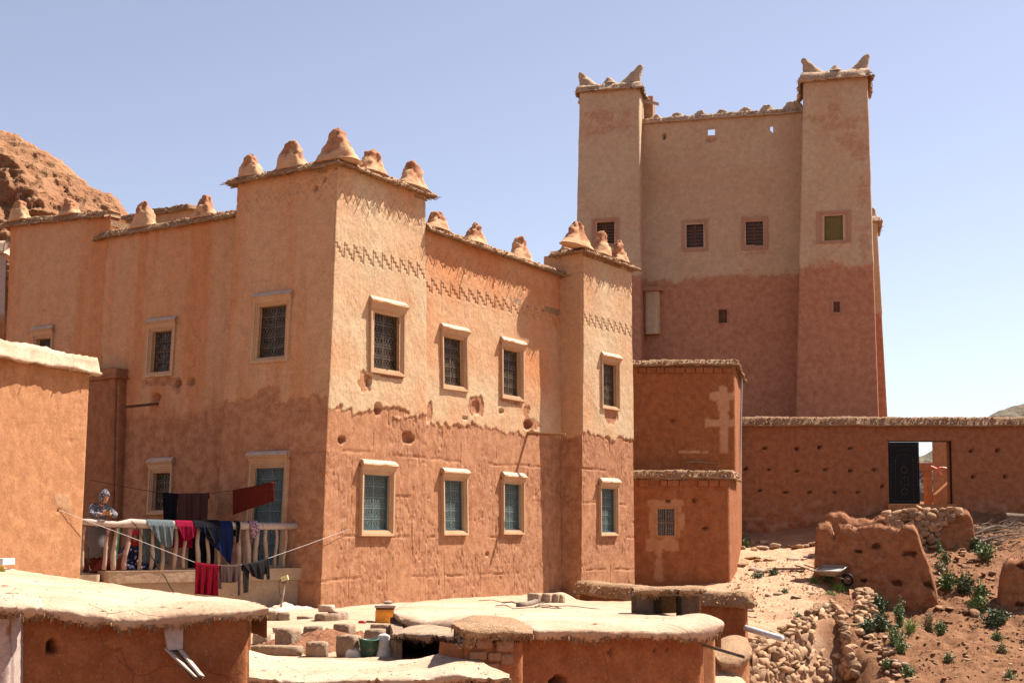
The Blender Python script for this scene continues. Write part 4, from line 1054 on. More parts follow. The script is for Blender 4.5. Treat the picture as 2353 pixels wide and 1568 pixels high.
slope = Field([*[(p[0] - 0.06, p[1] + 0.12, p[2] + 0.0) for p in densify(WALLT, 3)], *[(p[0] + 0.03, p[1] - 0.12, p[2] - 0.06) for p in densify(WALLB, 3)], *[(p[0] + 0.1, p[1] - 0.9, p[2] - 0.25) for p in WALLB],
    c3(1700, 1219, 46), c3(1800, 1216, 46), c3(1890, 1204, 46), c3(2040, 1172, 46), c3(2200, 1172, 46), c3(2352, 1185, 46), (30, 46, 0.6), (30, 40, -0.6), (30, 33, -2.2),
    c3(1715, 1252, 44.9), c3(1800, 1252, 44.9), c3(1870, 1250, 44.9), c3(1960, 1250, 43.2), c3(2100, 1262, 42.4), c3(2180, 1252, 43), c3(2290, 1222, 44.2), c3(2352, 1215, 44.5),
    c3(1720, 1290, 42.2), c3(1790, 1290, 42.2), c3(1860, 1290, 42.2), c3(2160, 1300, 41), c3(2250, 1290, 41.5), c3(2352, 1285, 41.3),
    c3(1700, 1340, 38.8), c3(1780, 1335, 38.8), c3(1850, 1335, 38.8), c3(1930, 1340, 38.8), c3(1960, 1352, 38.8), c3(2000, 1383, 38.5), c3(2040, 1400, 38.2), c3(2080, 1414, 37.9), c3(2130, 1414, 37.7), c3(2160, 1402, 37.8), c3(2080, 1430, 36.6), c3(2230, 1360, 38.6), c3(2330, 1420, 36.4),
    c3(1730, 1390, 36.6), c3(1800, 1385, 36.6), c3(1870, 1378, 36.6), c3(1925, 1372, 36.9), c3(1965, 1440, 35.2), c3(2010, 1455, 34.9), c3(1990, 1500, 33.4), c3(2000, 1560, 31.6), c3(2200, 1460, 34.6), c3(2340, 1470, 34.4),
    c3(1740, 1440, 34.6), c3(1800, 1425, 35.0), c3(2100, 1520, 32.6), c3(2250, 1550, 31.6), c3(2352, 1560, 31.2),
    (6, 28, -4.2), (14, 28, -4.1), (30, 28, -4.0), (4.5, 40, -1.4), (4, 36, -1.6), (5.2, 33.5, -1.9), (4, 46, 0.4), (7, 49, 0.8), (15, 52, 1.0), (30, 52, 1.4), (20, 58, 1.0), (4.2, 30, -2.6)])
def slopeH(x, y):
    z = slope(x, y)
    px_ = CX + FPX * x / y; rgh = 0.35 + 0.65 * sstep(1860, 1960, px_)
    return z + 0.12 * fbm(x * 0.9, y * 0.9, None, 201, 4) * rgh + rgh * (0.14 * fbm(x * 2.6, y * 2.6, None, 203, 4) + 0.06 * fbm(x * 11, y * 11, None, 205, 3))
_slopeH = slopeH
xs = np.concatenate([np.arange(3.6, 16.4, 0.065), np.arange(16.4, 30, 0.4)]); ys = np.concatenate([np.arange(28, 46.6, 0.075), np.arange(46.6, 60, 0.35)])
X, Y = np.meshgrid(xs, ys); Z = slopeH(X, Y)
_gx, _gy, _gz = xs, ys, Z
def slopeH(x, y):
    if np.ndim(x): return _slopeH(x, y)
    i = min(max(int(np.searchsorted(_gx, x)) - 1, 0), len(_gx) - 2); j = min(max(int(np.searchsorted(_gy, y)) - 1, 0), len(_gy) - 2)
    u = (x - _gx[i]) / (_gx[i + 1] - _gx[i]); v = (y - _gy[j]) / (_gy[j + 1] - _gy[j]); u = min(max(u, 0), 1); v = min(max(v, 0), 1)
    return float((_gz[j, i] * (1 - u) + _gz[j, i + 1] * u) * (1 - v) + (_gz[j + 1, i] * (1 - u) + _gz[j + 1, i + 1] * u) * v)
gm = newmat('hillside earth'); _m, nt, b = gm
p = pos(nt); a = attr(nt, 'trodden')
n1 = noise(nt, p, 1.6, 6, 0.7); n2 = noise(nt, p, 14, 5, 0.7); n3 = noise(nt, p, 60, 3, 0.6)
soil = mixc(nt, ramp(nt, n1, 0.35, 0.65), dim((0.28, 0.118, 0.054)), dim((0.37, 0.175, 0.086)))
soil = mixc(nt, ramp(nt, n2, 0.5, 0.72), soil, dim((0.45, 0.25, 0.14)))
pth = mixc(nt, ramp(nt, n1, 0.3, 0.7), dim((0.66, 0.36, 0.20)), dim((0.78, 0.50, 0.315)))
pth = mixc(nt, ramp(nt, n2, 0.55, 0.75), pth, dim((0.62, 0.36, 0.21)))
cc = mixc(nt, a, soil, pth); cc = mixc(nt, 1.0, cc, mixc(nt, ramp(nt, n3, 0.25, 0.75), (0.8,) * 3, (1.2,) * 3), 'MULTIPLY')
nt.links.new(cc, b.inputs['Base Color']); b.inputs['Roughness'].default_value = 0.95; b.inputs['Specular IOR Level'].default_value = 0.1
nt.links.new(bumpn(nt, n3, 0.8, 0.02, bumpn(nt, n2, 0.8, 0.05)), b.inputs['Normal'])
M['hill'] = _m
pxx = CX + FPX * X / (Y * _c + Z * _s)
tr = sstep(1930, 1850, pxx + 40 * fbm(X, Y, None, 207, 3)) * sstep(47, 44, Y)
hill = mesh('hillside', np.stack([X, Y, Z], -1).reshape(-1, 3), gridF(*X.shape), M['hill'], None, True, dict(trodden=tr))
tag(hill, 'red earth hillside with a trodden path climbing to the gate', kind='structure')
# the courtyard between the roofs and the house
xs = np.arange(-12, 3.75, 0.07); ys = np.arange(15.25, 36, 0.08)
X, Y = np.meshgrid(xs, ys)
Zc = -1.40 + 0.04 * fbm(X * 0.7, Y * 0.7, None, 211, 3) + 0.015 * fbm(X * 5, Y * 5, None, 213, 3)
Zc = Zc - 0.75 * sstep(1.2, 2.6, X) * sstep(27, 21, Y) - 0.5 * sstep(3.2, 4.4, X) * sstep(33, 31, Y)
Zc = Zc - 0.5 * sstep(30.0, 33, Y) * sstep(1.2, 2.2, X)
M['court'] = rough_mat('swept pale earth', (0.58, 0.38, 0.24), (0.68, 0.48, 0.32), 1.1, (0.55, 0.34, 0.20), 0.6, 0.015, 9)
court = mesh('courtyard_ground', np.stack([X, Y, Zc], -1).reshape(-1, 3), gridF(*X.shape), M['court'])
tag(court, 'pale swept courtyard floor between the roofs and the house', kind='structure')
# the land out to the horizon
xs = np.sign(np.linspace(-1, 1, 90)) * np.abs(np.linspace(-1, 1, 90)) ** 2.2 * 3500; ys = -60 + np.linspace(0, 1, 90) ** 2.4 * 5000
X, Y = np.meshgrid(xs, ys)
Zl = -5.2 + 2.0 * fbm(X * 0.02, Y * 0.02, None, 215, 3) * sstep(40, 120, np.hypot(X, Y)) - 3 * sstep(60, 200, np.hypot(X, Y))
Zl = np.where((np.abs(X) < 60) & (Y < 120), np.minimum(Zl, -4.9), Zl)
land = mesh('ground', np.stack([X, Y, Zl], -1).reshape(-1, 3), gridF(*X.shape), M['soil'])
tag(land, 'red valley floor reaching to the horizon', kind='structure')

# the eroded cliff and the far hills
def ridge(name, prof, Y0, depth, bot, seed, mat, amp, fine, label, px_step=2.4, rows=190):
    pxs = np.arange(prof[0][0], prof[-1][0], px_step); tops = np.interp(pxs, [p[0] for p in prof], [p[1] for p in prof])
    g = np.linspace(0, 1, rows)[:, None] ** 1.0
    zt = (HOR - tops) / FPX * Y0
    x = (pxs - CX) / FPX * Y0
    Z = bot + (zt - bot)[None] * g
    Yg = Y0 - depth * (1 - g) ** 0.8 + 0 * Z
    Xg = np.broadcast_to(x[None], Z.shape)
    sc = 1.0 / amp
    def rid(x, z, sd, o=5):
        r = 0; a_ = 1.0; t_ = 0
        for k in range(o): r = r + a_ * (1 - np.abs(2 * vn(x * 2 ** k, z * 2 ** k, None, sd + k) - 1)); t_ += a_; a_ *= 0.52
        return r / t_
    wx = Xg + 1.6 * amp * fbm(Xg * 0.15 * sc, Z * 0.2 * sc, None, seed + 9, 3)
    rel = 4.2 * (rid((wx + 0.9 * Z) * 0.20 * sc, Z * 0.05 * sc, seed) - 0.6) + 0.9 * (rid((wx + 0.9 * Z) * 0.6 * sc, Z * 0.3 * sc, seed + 20) - 0.6) + 0.45 * fbm(Xg * 0.6 * sc, Z * 3.4 * sc, None, seed + 2, 4) + 0.40 * fbm(Xg * 3 * sc, Z * 3.5 * sc, None, seed + 4, 4)
    Yg = Yg - rel * amp * (0.35 + 0.65 * (1 - g ** 8))
    Z = Z + amp * fine * fbm(Xg * 0.9 * sc, Z * 0.5 * sc, None, seed + 3, 5) * (g ** 3)
    V = np.stack([Xg, Yg, Z], -1)
    bk = V[-1].copy(); bk[:, 1] += depth; bk[:, 2] = bot          # the far side
    V = np.concatenate([V, bk[None]], 0)
    o = mesh(name, V.reshape(-1, 3), gridF(rows + 1, len(pxs)), M[mat]); tag(o, label, kind='structure'); return o
M['cliff'] = rough_mat('eroded red rock', (0.38, 0.165, 0.078), (0.50, 0.255, 0.125), 0.16, (0.30, 0.18, 0.085), 1.0, 0.5, 1.3)
ridge('cliff', [(-700, 190), (-300, 235), (-120, 262), (0, 298), (25, 303), (60, 319), (85, 330), (100, 346), (120, 350), (150, 386), (170, 402), (190, 421), (215, 430), (240, 441), (262, 462), (285, 486), (330, 540), (420, 640), (700, 900)], 170, 34, -6, 221, 'cliff', 2.6, 0.5, 'eroded red rock cliff rising behind the long house')
M['farhill'] = rough_mat('scrubby hill', (0.20, 0.14, 0.105), (0.17, 0.15, 0.085), 0.02, (0.25, 0.18, 0.13), 0.8, 3, 0.08)
ridge('far_hill', [(1990, 1090), (2090, 1052), (2112, 1047), (2142, 1035), (2180, 1020), (2230, 990), (2268, 957), (2300, 943), (2352, 929), (2420, 920), (2700, 900), (3300, 950)], 900, 200, -20, 231, 'farhill', 9.0, 0.25, 'scrub-covered hill in the distance beyond the gate wall', px_step=7, rows=60)
ridge('near_hill', [(2060, 1120), (2100, 1064), (2112, 1056), (2135, 1050), (2160, 1056), (2220, 1090)], 260, 60, -6, 233, 'farhill', 2.5, 0.4, 'stony grey hillside seen through the gateway', px_step=2, rows=60)

# ------------------------------------------------------------------ stones
def rock_mesh(seed, flat=0.75, rough=0.20, sub=2, ang=0.0):
    bm = bmesh.new(); bmesh.ops.create_cube(bm, size=1.3)
    bmesh.ops.subdivide_edges(bm, edges=bm.edges[:], cuts=sub, use_grid_fill=True)
    rr = random.Random(seed)
    off = Vector((rr.uniform(0, 99), rr.uniform(0, 99), rr.uniform(0, 99)))
    cuts = [(Vector((rr.gauss(0, 1), rr.gauss(0, 1), rr.gauss(0, 1))).normalized(), rr.uniform(0.24, 0.38)) for _ in range(7)]
    for v in bm.verts:
        d = v.co.normalized()
        co = v.co.lerp(d * 0.56, 0.72)
        for n, k in cuts:
            e = co.dot(n)
            if e > k: co = co - n * (e - k) * 0.8
        p = np.array([(co * 2.1 + off)[:]])
        co = co * (1 + rough * float(fbm(p[:, 0], p[:, 1], p[:, 2], seed, 2)[0]))
        v.co = Vector((co.x, co.y, co.z * flat))
    me = bpy.data.meshes.new('rock'); bm.to_mesh(me); bm.free()
    me.polygons.foreach_set('use_smooth', np.full(len(me.polygons), True)); me.materials.append(M['stone'])
    return me
ROCK = [rock_mesh(300 + i, random.Random(i).uniform(0.6, 0.85)) for i in range(10)]
PALE = []
for me in ROCK[:5]:
    k = me.copy(); k.materials[0] = M['palestone']; PALE.append(k)
RED = []
M['redstone'] = rough_mat('red clod', (0.44, 0.20, 0.10), (0.55, 0.29, 0.16), 3.0, (0.58, 0.36, 0.22), 0.6, 0.03, 14, rand=0.25)
for me in ROCK[5:]:
    k = me.copy(); k.materials[0] = M['redstone']; RED.append(k)

def stone_face(par, top, bot, seed, size=(0.16, 0.34), jitter=0.10, big=(), limit=300, mesh_set=ROCK, thick=0.26, rim=False):
    """courses of stones laid over a sheet between two lines"""
    rr = random.Random(seed)
    top = [np.array(p, float) for p in top]; bot = [np.array(p, float) for p in bot]
    def at(line, s):
        L = [0]
        for a, b in zip(line[:-1], line[1:]): L.append(L[-1] + np.linalg.norm(b - a))
        x = s * L[-1]; i = min(len(line) - 2, max(0, int(np.searchsorted(L, x) - 1)))
        f = (x - L[i]) / max(1e-6, L[i + 1] - L[i]); return line[i] + (line[i + 1] - line[i]) * f
    Lt = sum(np.linalg.norm(b - a) for a, b in zip(top[:-1], top[1:])); H = np.linalg.norm(at(top, 0.5) - at(bot, 0.5))
    out = []; v = 0.0; cnt = 0
    while v < H:
        h = rr.uniform(*size) * 0.62; s = rr.uniform(0, 0.1)
        while s < Lt:
            w = rr.uniform(*size)
            if rr.random() < 0.10: w *= 1.5
            u = (s + w / 2) / Lt
            if u < 1 and cnt < limit:
                g = (v + h / 2 + rr.uniform(-0.05, 0.05)) / H
                P = at(bot, u) + (at(top, u) - at(bot, u)) * g
                t = at(top, min(1, u + 0.02)) - at(top, max(0, u - 0.02)); ang = math.atan2(t[1], t[0]) + rr.uniform(-0.25, 0.25)
                nv = np.array([t[1], -t[0], 0]); nv /= np.linalg.norm(nv) + 1e-9
                P = P + nv * rr.uniform(-0.02, 0.06)
                o = inst('stone', rr.choice(mesh_set), P, (rr.uniform(-0.35, 0.35), rr.uniform(-0.3, 0.3), ang), (w * 1.08, thick * rr.uniform(0.85, 1.25), h * 1.7 * rr.uniform(0.9, 1.2)), par); cnt += 1
            s += w * 0.93
        v += h * 0.95
    return cnt
def sheet(name, lines, mat, par, sub=14, rows=5, seed=1, amp=0.05, base=None):
    """an earth sheet lofted through polylines, with relief"""
    def res(l, n):
        l = [np.array(p, float) for p in l]; L = np.cumsum([0] + [np.linalg.norm(b - a) for a, b in zip(l[:-1], l[1:])])
        x = np.linspace(0, L[-1], n); return np.stack([np.interp(x, L, [p[k] for p in l]) for k in range(3)], -1)
    R = [res(l, sub) for l in lines]; out = []
    for a, b in zip(R[:-1], R[1:]):
        for k in range(rows): out.append(a + (b - a) * k / rows)
    out.append(R[-1]); V = np.array(out)
    n = amp * fbm(V[..., 0] * 2.3 + V[..., 2], V[..., 1] * 2.3, V[..., 2] * 2.3, seed, 4)
    V[..., 1] -= n; V[..., 2] += 0.6 * n
    return mesh(name, V.reshape(-1, 3), gridF(V.shape[0], V.shape[1]), M[mat], par, base=base)
rw_ = empty('retaining_wall', c3(1820, 1555, 32), 'dry stone retaining wall of rounded river stones holding up the earth path', 'wall')
botl = [tuple(v) for v in WALLB]; topl = [tuple(v) for v in WALLT]
sheet('earth_core', [[np.array(p) + np.array([0, .12, -.03]) for p in topl], [np.array(p) + np.array([0, .12, 0]) for p in botl]], 'soil', rw_, 24, 8, 3, 0.03)
stone_face(rw_, topl, botl, 5, (0.13, 0.44), limit=298, thick=0.24)
w2 = empty('stone_steps_wall', c3(1990, 1420, 35.6), 'short tumbled pile of stacked river stones below the broken mud wall', 'wall')
stone_face(w2, [c3(1957, 1356, 37.4), c3(1985, 1352, 37.4), c3(2005, 1362, 37.0)], [c3(1968, 1432, 35.3), c3(1990, 1436, 35.2), c3(2008, 1432, 35.2)], 9, (0.18, 0.36), limit=60)
sheet('earth_core', [[np.array(c3(1950, 1352, 37.6)), np.array(c3(2006, 1360, 37.3))], [np.array(c3(1962, 1436, 35.4)), np.array(c3(2010, 1436, 35.3))]], 'soil', w2, 10, 5, 4, 0.04)

# ------------------------------------------------------------------ broken mud walls on the slope
def ruin(name, top, foot, Y0, thick, seed, mat, label, holes=(), cell=0.055, lean=0.0, rims=True, cat='ruin', extra=None):
    """a free-standing stump of wall: outline given by its top and foot lines in the picture, with thickness and rounded weathered top"""
    x0, x1 = top[0][0], top[-1][0]
    P0, P1 = atY(x0, HOR, Y0[0]), atY(x1, HOR, Y0[1])
    e = empty(name, (*( (P0 + P1)[:2] / 2), atY((x0 + x1) / 2, foot[len(foot) // 2][1], sum(Y0) / 2)[2]), label, cat)
    L = np.linalg.norm(P1 - P0); nx = int(L / cell) + 1
    f = np.linspace(0, 1, nx); px = np.array([pix(P0 + (P1 - P0) * k)[0] for k in f]); Yv = Y0[0] + (Y0[1] - Y0[0]) * f
    tp = np.interp(px, [p[0] for p in top], [p[1] for p in top]); fp = np.interp(px, [p[0] for p in foot], [p[1] for p in foot])
    zt = np.array([atY(a, b_, c_)[2] for a, b_, c_ in zip(px, tp, Yv)]); zf = np.array([atY(a, b_, c_)[2] for a, b_, c_ in zip(px, fp, Yv)]) - 0.35
    zt = zt + 0.10 * fbm(f * L * 2.2, 0 * f, None, seed, 4) + 0.05 * (vn(f * L * 7, 0 * f, None, seed + 1) - 0.5)
    d = (P1 - P0) / L; nn = np.array([d[1], -d[0], 0])
    nz = int((zt.max() - zf.min()) / cell) + 2; g = np.linspace(0, 1, nz)[:, None]
    # section: front face up, over the rounded top, down the back
    Zf = zf[None] + (zt - zf)[None] * g
    S = np.broadcast_to((f * L)[None], Zf.shape)
    def rough(S, Z, sd): return 0.16 * fbm(S * 0.9, Z * 1.2, None, sd, 4) + 0.05 * fbm(S * 4, Z * 5.5, None, sd + 1, 4) + 0.025 * fbm(S * 2, Z * 9, None, sd + 2, 2) - 0.05 * sstep(0.68, 0.78, vn(S * 3.2, Z * 4.4, None, sd + 3))
    hgt = np.minimum(1, (zt[None] - Zf) / 0.30)
    th = thick * (1.0 + 0.35 * (zt[None] - Zf) / max(0.5, (zt - zf).max()))
    rd = np.sqrt(np.clip(1 - (1 - np.clip(hgt, 0, 1)) ** 2, 0, 1))
    endr = np.sqrt(np.clip(1 - (1 - np.minimum(1, np.minimum(S, L - S) / 0.2)) ** 2, 0, 1))
    half = th / 2 * (0.10 + 0.90 * rd) * (0.06 + 0.94 * endr)
    fr = half + rough(S, Zf, seed + 5) * rd * endr
    bk = half + rough(S, Zf, seed + 9) * rd * endr
    for (hx, hy, hr) in holes:
        Yh = np.interp(hx, px, Yv); Ph = atY(hx, hy, Yh); sh = np.dot(Ph - P0, d)
        qd = ((S - sh) / (hr * 1.25)) ** 2 + ((Zf - Ph[2]) / (hr * 0.62)) ** 2 + 0.9 * fbm(S * 8, Zf * 8, None, seed + 11, 2)
        fr = fr - 0.30 * sstep(1.1, 0.7, qd)
    base = P0[None, None] + d[None, None] * S[..., None]
    ln = lean * (Zf - zf[None])
    F_ = base + nn * (fr - ln)[..., None]; B_ = base - nn * (bk + ln)[..., None]
    F_[..., 2] = Zf; B_[..., 2] = Zf
    V = np.concatenate([F_, B_[::-1]], 0)
    nt_ = V.shape[0]
    Fc = [tuple(q_) for q_ in gridF(nt_, nx)]
    Fc += [(r * nx, (r + 1) * nx, (nt_ - 2 - r) * nx, (nt_ - 1 - r) * nx) for r in range(nz - 1)] + [((r + 1) * nx + nx - 1, r * nx + nx - 1, (nt_ - 1 - r) * nx + nx - 1, (nt_ - 2 - r) * nx + nx - 1) for r in range(nz - 1)]
    n_ = V.shape[0] * V.shape[1]
    w = mesh('wall', V.reshape(-1, 3), Fc, M[mat], e, True, dict(plaster=np.zeros(n_), tint=np.zeros(n_)))
    if rims:                                                            # the coping of straw and pebbles
        rr = np.random.default_rng(seed); m = MB()
        for _ in range(int(L * 130)):
            k = rr.integers(nx); zz = zt[k] - abs(rr.normal(0, 0.045)); c = P0 + d * (f[k] * L) + nn * rr.uniform(-0.5, 0.5) * thick * 0.55
            s = rr.uniform(0.012, 0.034); c[2] = zz + 0.02
            a_ = rr.normal(size=3); a_ /= np.linalg.norm(a_); b_ = np.cross(a_, [0.3, 0.5, 0.8]); b_ /= np.linalg.norm(b_); c_ = np.cross(a_, b_)
            m.add([c + a_ * s, c - a_ * s, c + b_ * s * 0.7, c - b_ * s * 0.7, c + c_ * s * 0.7, c - c_ * s * 0.7], [(0, 2, 4), (2, 1, 4), (1, 3, 4), (3, 0, 4), (2, 0, 5), (1, 2, 5), (3, 1, 5), (0, 3, 5)])
        q_ = m.build('coping_pebbles', M['straw'], e, smooth=False); q_['kind'] = 'stuff'
    return e, w
M['ruin'] = wall_mat('weathered mud wall', (0.38, 0.15, 0.068), (0.46, 0.205, 0.098), (0.5, 0.3, 0.18), (0.5, 0.25, 0.12))
ruin('broken_wall', [(1868, 1320), (1874, 1225), (1880, 1203), (1898, 1198), (1912, 1204), (1915, 1236), (1920, 1232), (1928, 1206), (1950, 1203), (1968, 1212), (1985, 1206), (2010, 1204), (2050, 1208), (2068, 1213), (2076, 1206), (2100, 1206), (2110, 1225), (2120, 1260), (2135, 1295), (2148, 1340), (2156, 1400)],
     [(1868, 1325), (1925, 1330), (1990, 1368), (2040, 1395), (2080, 1412), (2130, 1412), (2156, 1400)], (39.4, 38.4), 0.5, 241, 'ruin', 'broken mud wall with a weathered top and putlog holes, behind the wheelbarrow',
     holes=[(1975, 1265, 0.09), (2016, 1253, 0.12), (2090, 1271, 0.12), (1985, 1332, 0.08), (2060, 1338, 0.11), (2134, 1342, 0.09), (2110, 1408, 0.12)])
ruin('mud_stump', [(2284, 1400), (2292, 1330), (2302, 1292), (2318, 1276), (2352, 1272), (2420, 1268), (2470, 1290)], [(2284, 1395), (2310, 1410), (2352, 1420), (2470, 1410)], (37.6, 37.0), 0.9, 247, 'ruin', 'rounded stump of a mud wall beside the firewood, at the edge of the view', holes=[(2346, 1300, 0.09), (2340, 1385, 0.10)])
e2, w_ = ruin('rubble_wall', [(1896, 1250), (1898, 1190), (1908, 1178), (1935, 1178), (1955, 1186), (1985, 1186), (2010, 1190), (2022, 1184), (2060, 1176), (2110, 1172), (2180, 1172), (2222, 1170), (2232, 1196), (2240, 1240)], [(1896, 1252), (2000, 1262), (2120, 1262), (2200, 1250), (2240, 1240)], (43.2, 43.0), 0.55, 253, 'ruin', 'low wall of mud and river stones below the gateway', cat='wall')
stone_face(e2, [np.array(c3(2020, 1180, 42.72)), np.array(c3(2110, 1170, 42.7)), np.array(c3(2222, 1168, 42.65))], [np.array(c3(2040, 1215, 42.62)), np.array(c3(2110, 1222, 42.62)), np.array(c3(2175, 1200, 42.6))], 11, (0.18, 0.36), limit=50, thick=0.2)
stone_face(e2, [np.array(c3(2100, 1212, 42.62)), np.array(c3(2165, 1200, 42.6))], [np.array(c3(2108, 1262, 42.5)), np.array(c3(2155, 1255, 42.5))], 12, (0.18, 0.30), limit=24, thick=0.2)

# ------------------------------------------------------------------ loose stones: path, slope and steps
def drop(px, py, w, kind='rock', label=None, group=None, flat=1.0, ms=None, seed=None, cat='stone', turn=None):
    """one loose stone where it shows in the picture, on the hillside"""
    r = ray(px, py); t = 20.0
    for _ in range(60):
        P = r * t; dz = P[2] - float(slopeH(P[0], P[1]))
        t += dz / max(0.05, abs(r[2]) + 0.22) * 0.6
        t = min(max(t, 24), 60)
    P = r * t; P[2] = float(slopeH(P[0], P[1]))
    rr = random.Random(seed if seed is not None else int(px * 7 + py * 13))
    sc = w / FPX * P[1]
    o = inst(kind, rr.choice(ms or PALE), P + np.array([0, 0, 0.16 * sc * flat]), (rr.uniform(-.2, .2), rr.uniform(-.2, .2), rr.uniform(0, 6.28) if turn is None else turn), (sc, sc * 0.85, sc * 0.85 * flat))
    tag(o, label, cat, group); return o
G_ = 'loose stones on the earth path'
D_ = lambda x, y: (1682.7 + x * 0.18766, 1140.2 + y * 0.18766)          # from a close view of the path
for (x, y, w, fl, lab) in ((365, 570, 27, 0.8, 'large pale boulder at the top of the path, near the downpipe'), (360, 640, 24, 0.7, 'flat pale stone just below the large boulder at the path head'), (500, 620, 30, 0.75, 'brown-veined boulder beside the pale one at the path head'),
    (550, 1190, 28, 0.55, 'long pale flat stone lying in the middle of the trodden path'), (445, 1215, 16, 0.9, 'small round stone next to the long flat one on the path'), (255, 1470, 24, 0.5, 'pale flat stone beside the low wall with the straw coping'), (215, 1400, 20, 0.7, 'rounded stone behind the pale one by the straw-topped low wall'),
    (975, 1180, 16, 0.6, 'small pale stone near the cable shadow on the path'), (1145, 1215, 14, 0.8, 'small stone at the edge of the path above the bank'), (780, 1230, 26, 0.35, 'thin slab half buried across the path'), (760, 768, 32, 0.35, 'long thin step stone below the upper step'), (930, 740, 22, 0.8, 'orange angular stone by the foot of the broken wall'), (880, 770, 16, 0.7, 'small angular stone leaning on the orange one')):
    drop(*D_(x, y), w, 'rock', lab, G_, fl)
for (x, y, w) in ((100, 640, 18), (110, 590, 20), (160, 520, 22), (245, 590, 20), (270, 660, 18), (255, 560, 18), (110, 480, 16), (190, 510, 18)):
    drop(*D_(x, y), w, 'rock', 'rounded rubble stone heaped against the corner of the stepped house', 'rubble against the stepped house', 0.85, ROCK)
for (x, y, w) in ((220, 760, 24), (315, 790, 22), (320, 755, 18), (415, 780, 22), (470, 785, 14)):
    drop(*D_(x, y), w, 'rock', 'reddish stone forming the middle step of the path', 'stones of the middle path step', 0.6, ROCK)
for (x, y, w) in ((50, 850, 24), (120, 845, 22), (35, 800, 16), (160, 830, 14)):
    drop(*D_(x, y), w, 'rock', 'reddish boulder beside the path below the stepped house corner', 'boulders below the house corner', 0.9, RED)
for (x, y, w) in ((250, 895, 20), (330, 915, 22), (400, 930, 20), (540, 935, 16), (450, 905, 14), (750, 970, 14)):
    drop(*D_(x, y), w, 'rock', 'pale stone in the weedy step across the path', 'stones of the weedy step', 0.6)
for (x, y, w) in ((800, 625, 28), (900, 620, 24), (960, 600, 26), (680, 610, 14), (730, 620, 12)):
    drop(*D_(x, y), w, 'rock', 'stone of the top step, in line with the foot of the broken wall', 'stones of the top step', 0.75, ROCK)
o = drop(*D_(690, 910), 62, 'plank', 'weathered grey plank laid as a step across the path', None, 0.12, PALE, cat='plank', turn=0.1)
pl_ = MB(); cpl = np.array(o.location); bpy.data.objects.remove(o)
pl_.box(cpl + np.array([0, 0, 0.05]), (0.46, 0.05, 0.0), (-0.02, 0.11, 0), (0, 0, 0.035)); po = pl_.build('plank', M['greywood'], base=cpl); tag(po, 'weathered grey plank laid as a step across the path', 'plank')
for (px, py, w) in ((1958, 1440, 24), (1976, 1452, 34), (2000, 1462, 24), (2012, 1448, 22), (1966, 1425, 26), (1950, 1410, 20)):
    drop(px, py, w, 'rock', 'tumbled brown boulder at the foot of the stacked stones', 'boulders fallen at the bank', 0.95, ROCK)
rr = random.Random(77)
for k in range(46):
    t = rr.random(); px = 2005 + 75 * t + rr.gauss(0, 16); py = 1470 + 95 * t + rr.gauss(0, 10)
    drop(px, py, rr.uniform(9, 24), 'rock', 'pale stone in the trail of rubble running down the bank', 'rubble trail on the bank', rr.uniform(0.5, 0.9), rr.choice([ROCK, PALE]), k)
for k in range(70):
    drop(rr.uniform(2080, 2352), rr.uniform(1440, 1568), rr.uniform(5, 13), 'rock', 'small stone scattered over the bare lower slope', 'stones scattered on the lower slope', 0.7, rr.choice([ROCK, RED]), 500 + k)
for k in range(85):
    drop(rr.uniform(2150, 2290), rr.uniform(1262, 1440), abs(rr.gauss(8, 6)) + 4, 'rock', 'red clod on the slope between the broken wall and the mud stump', 'clods on the upper slope', 0.8, RED, 700 + k)
# gravel: too small to pick apart
rr = np.random.default_rng(5); m = MB()
for _ in range(6000):
    if rr.random() < 0.75: x, y = rr.uniform(8, 15), rr.uniform(30.5, 43)
    else: x, y = rr.uniform(6, 9.5), rr.uniform(33, 43)
    if vn(np.array([x * 0.9]), np.array([y * 0.9]), None, 91)[0] < rr.uniform(0.25, 0.7): continue
    s = abs(rr.normal(0.014, 0.012)) + 0.006; c = np.array([x, y, float(slopeH(x, y)) + s * 0.3])
    a_ = rr.uniform(0, 6.28); ca, sa = math.cos(a_) * s, math.sin(a_) * s
    m.add([c + (ca, sa, 0), c + (-sa, ca, 0), c + (-ca * 1.2, -sa * 1.2, 0), c + (sa, -ca, 0), c + (0.2 * ca, 0.3 * sa, s * 0.8)], [(0, 1, 4), (1, 2, 4), (2, 3, 4), (3, 0, 4)])
gr = m.build('gravel', M['redstone']); tag(gr, 'fine gravel and crumbs of earth strewn over the slope', kind='stuff')

m = MB(); rr = np.random.default_rng(8)
for _ in range(1500):
    x, y = rr.uniform(9.6, 15.2), rr.uniform(31, 43)
    if vn(np.array([x * 1.1]), np.array([y * 1.1]), None, 95)[0] < rr.uniform(0.45, 0.7): continue
    b_ = np.array([x, y, slopeH(x, y) - 0.01]); d = rr.normal(size=3) * [0.5, 0.5, 0.25] + [0, 0, 0.75]; d /= np.linalg.norm(d); L = rr.uniform(0.05, 0.2); t = np.array([d[1], -d[0], 0]); t = t / (np.linalg.norm(t) + 1e-6) * 0.006
    m.add([b_ - t, b_ + t, b_ + d * L], [(0, 1, 2)])
dg_ = m.build('dry_grass', rough_mat('dry straw grass', (0.42, 0.33, 0.15), (0.34, 0.34, 0.12), 6)); tag(dg_, 'thin dry grass scattered over the slope', kind='stuff')
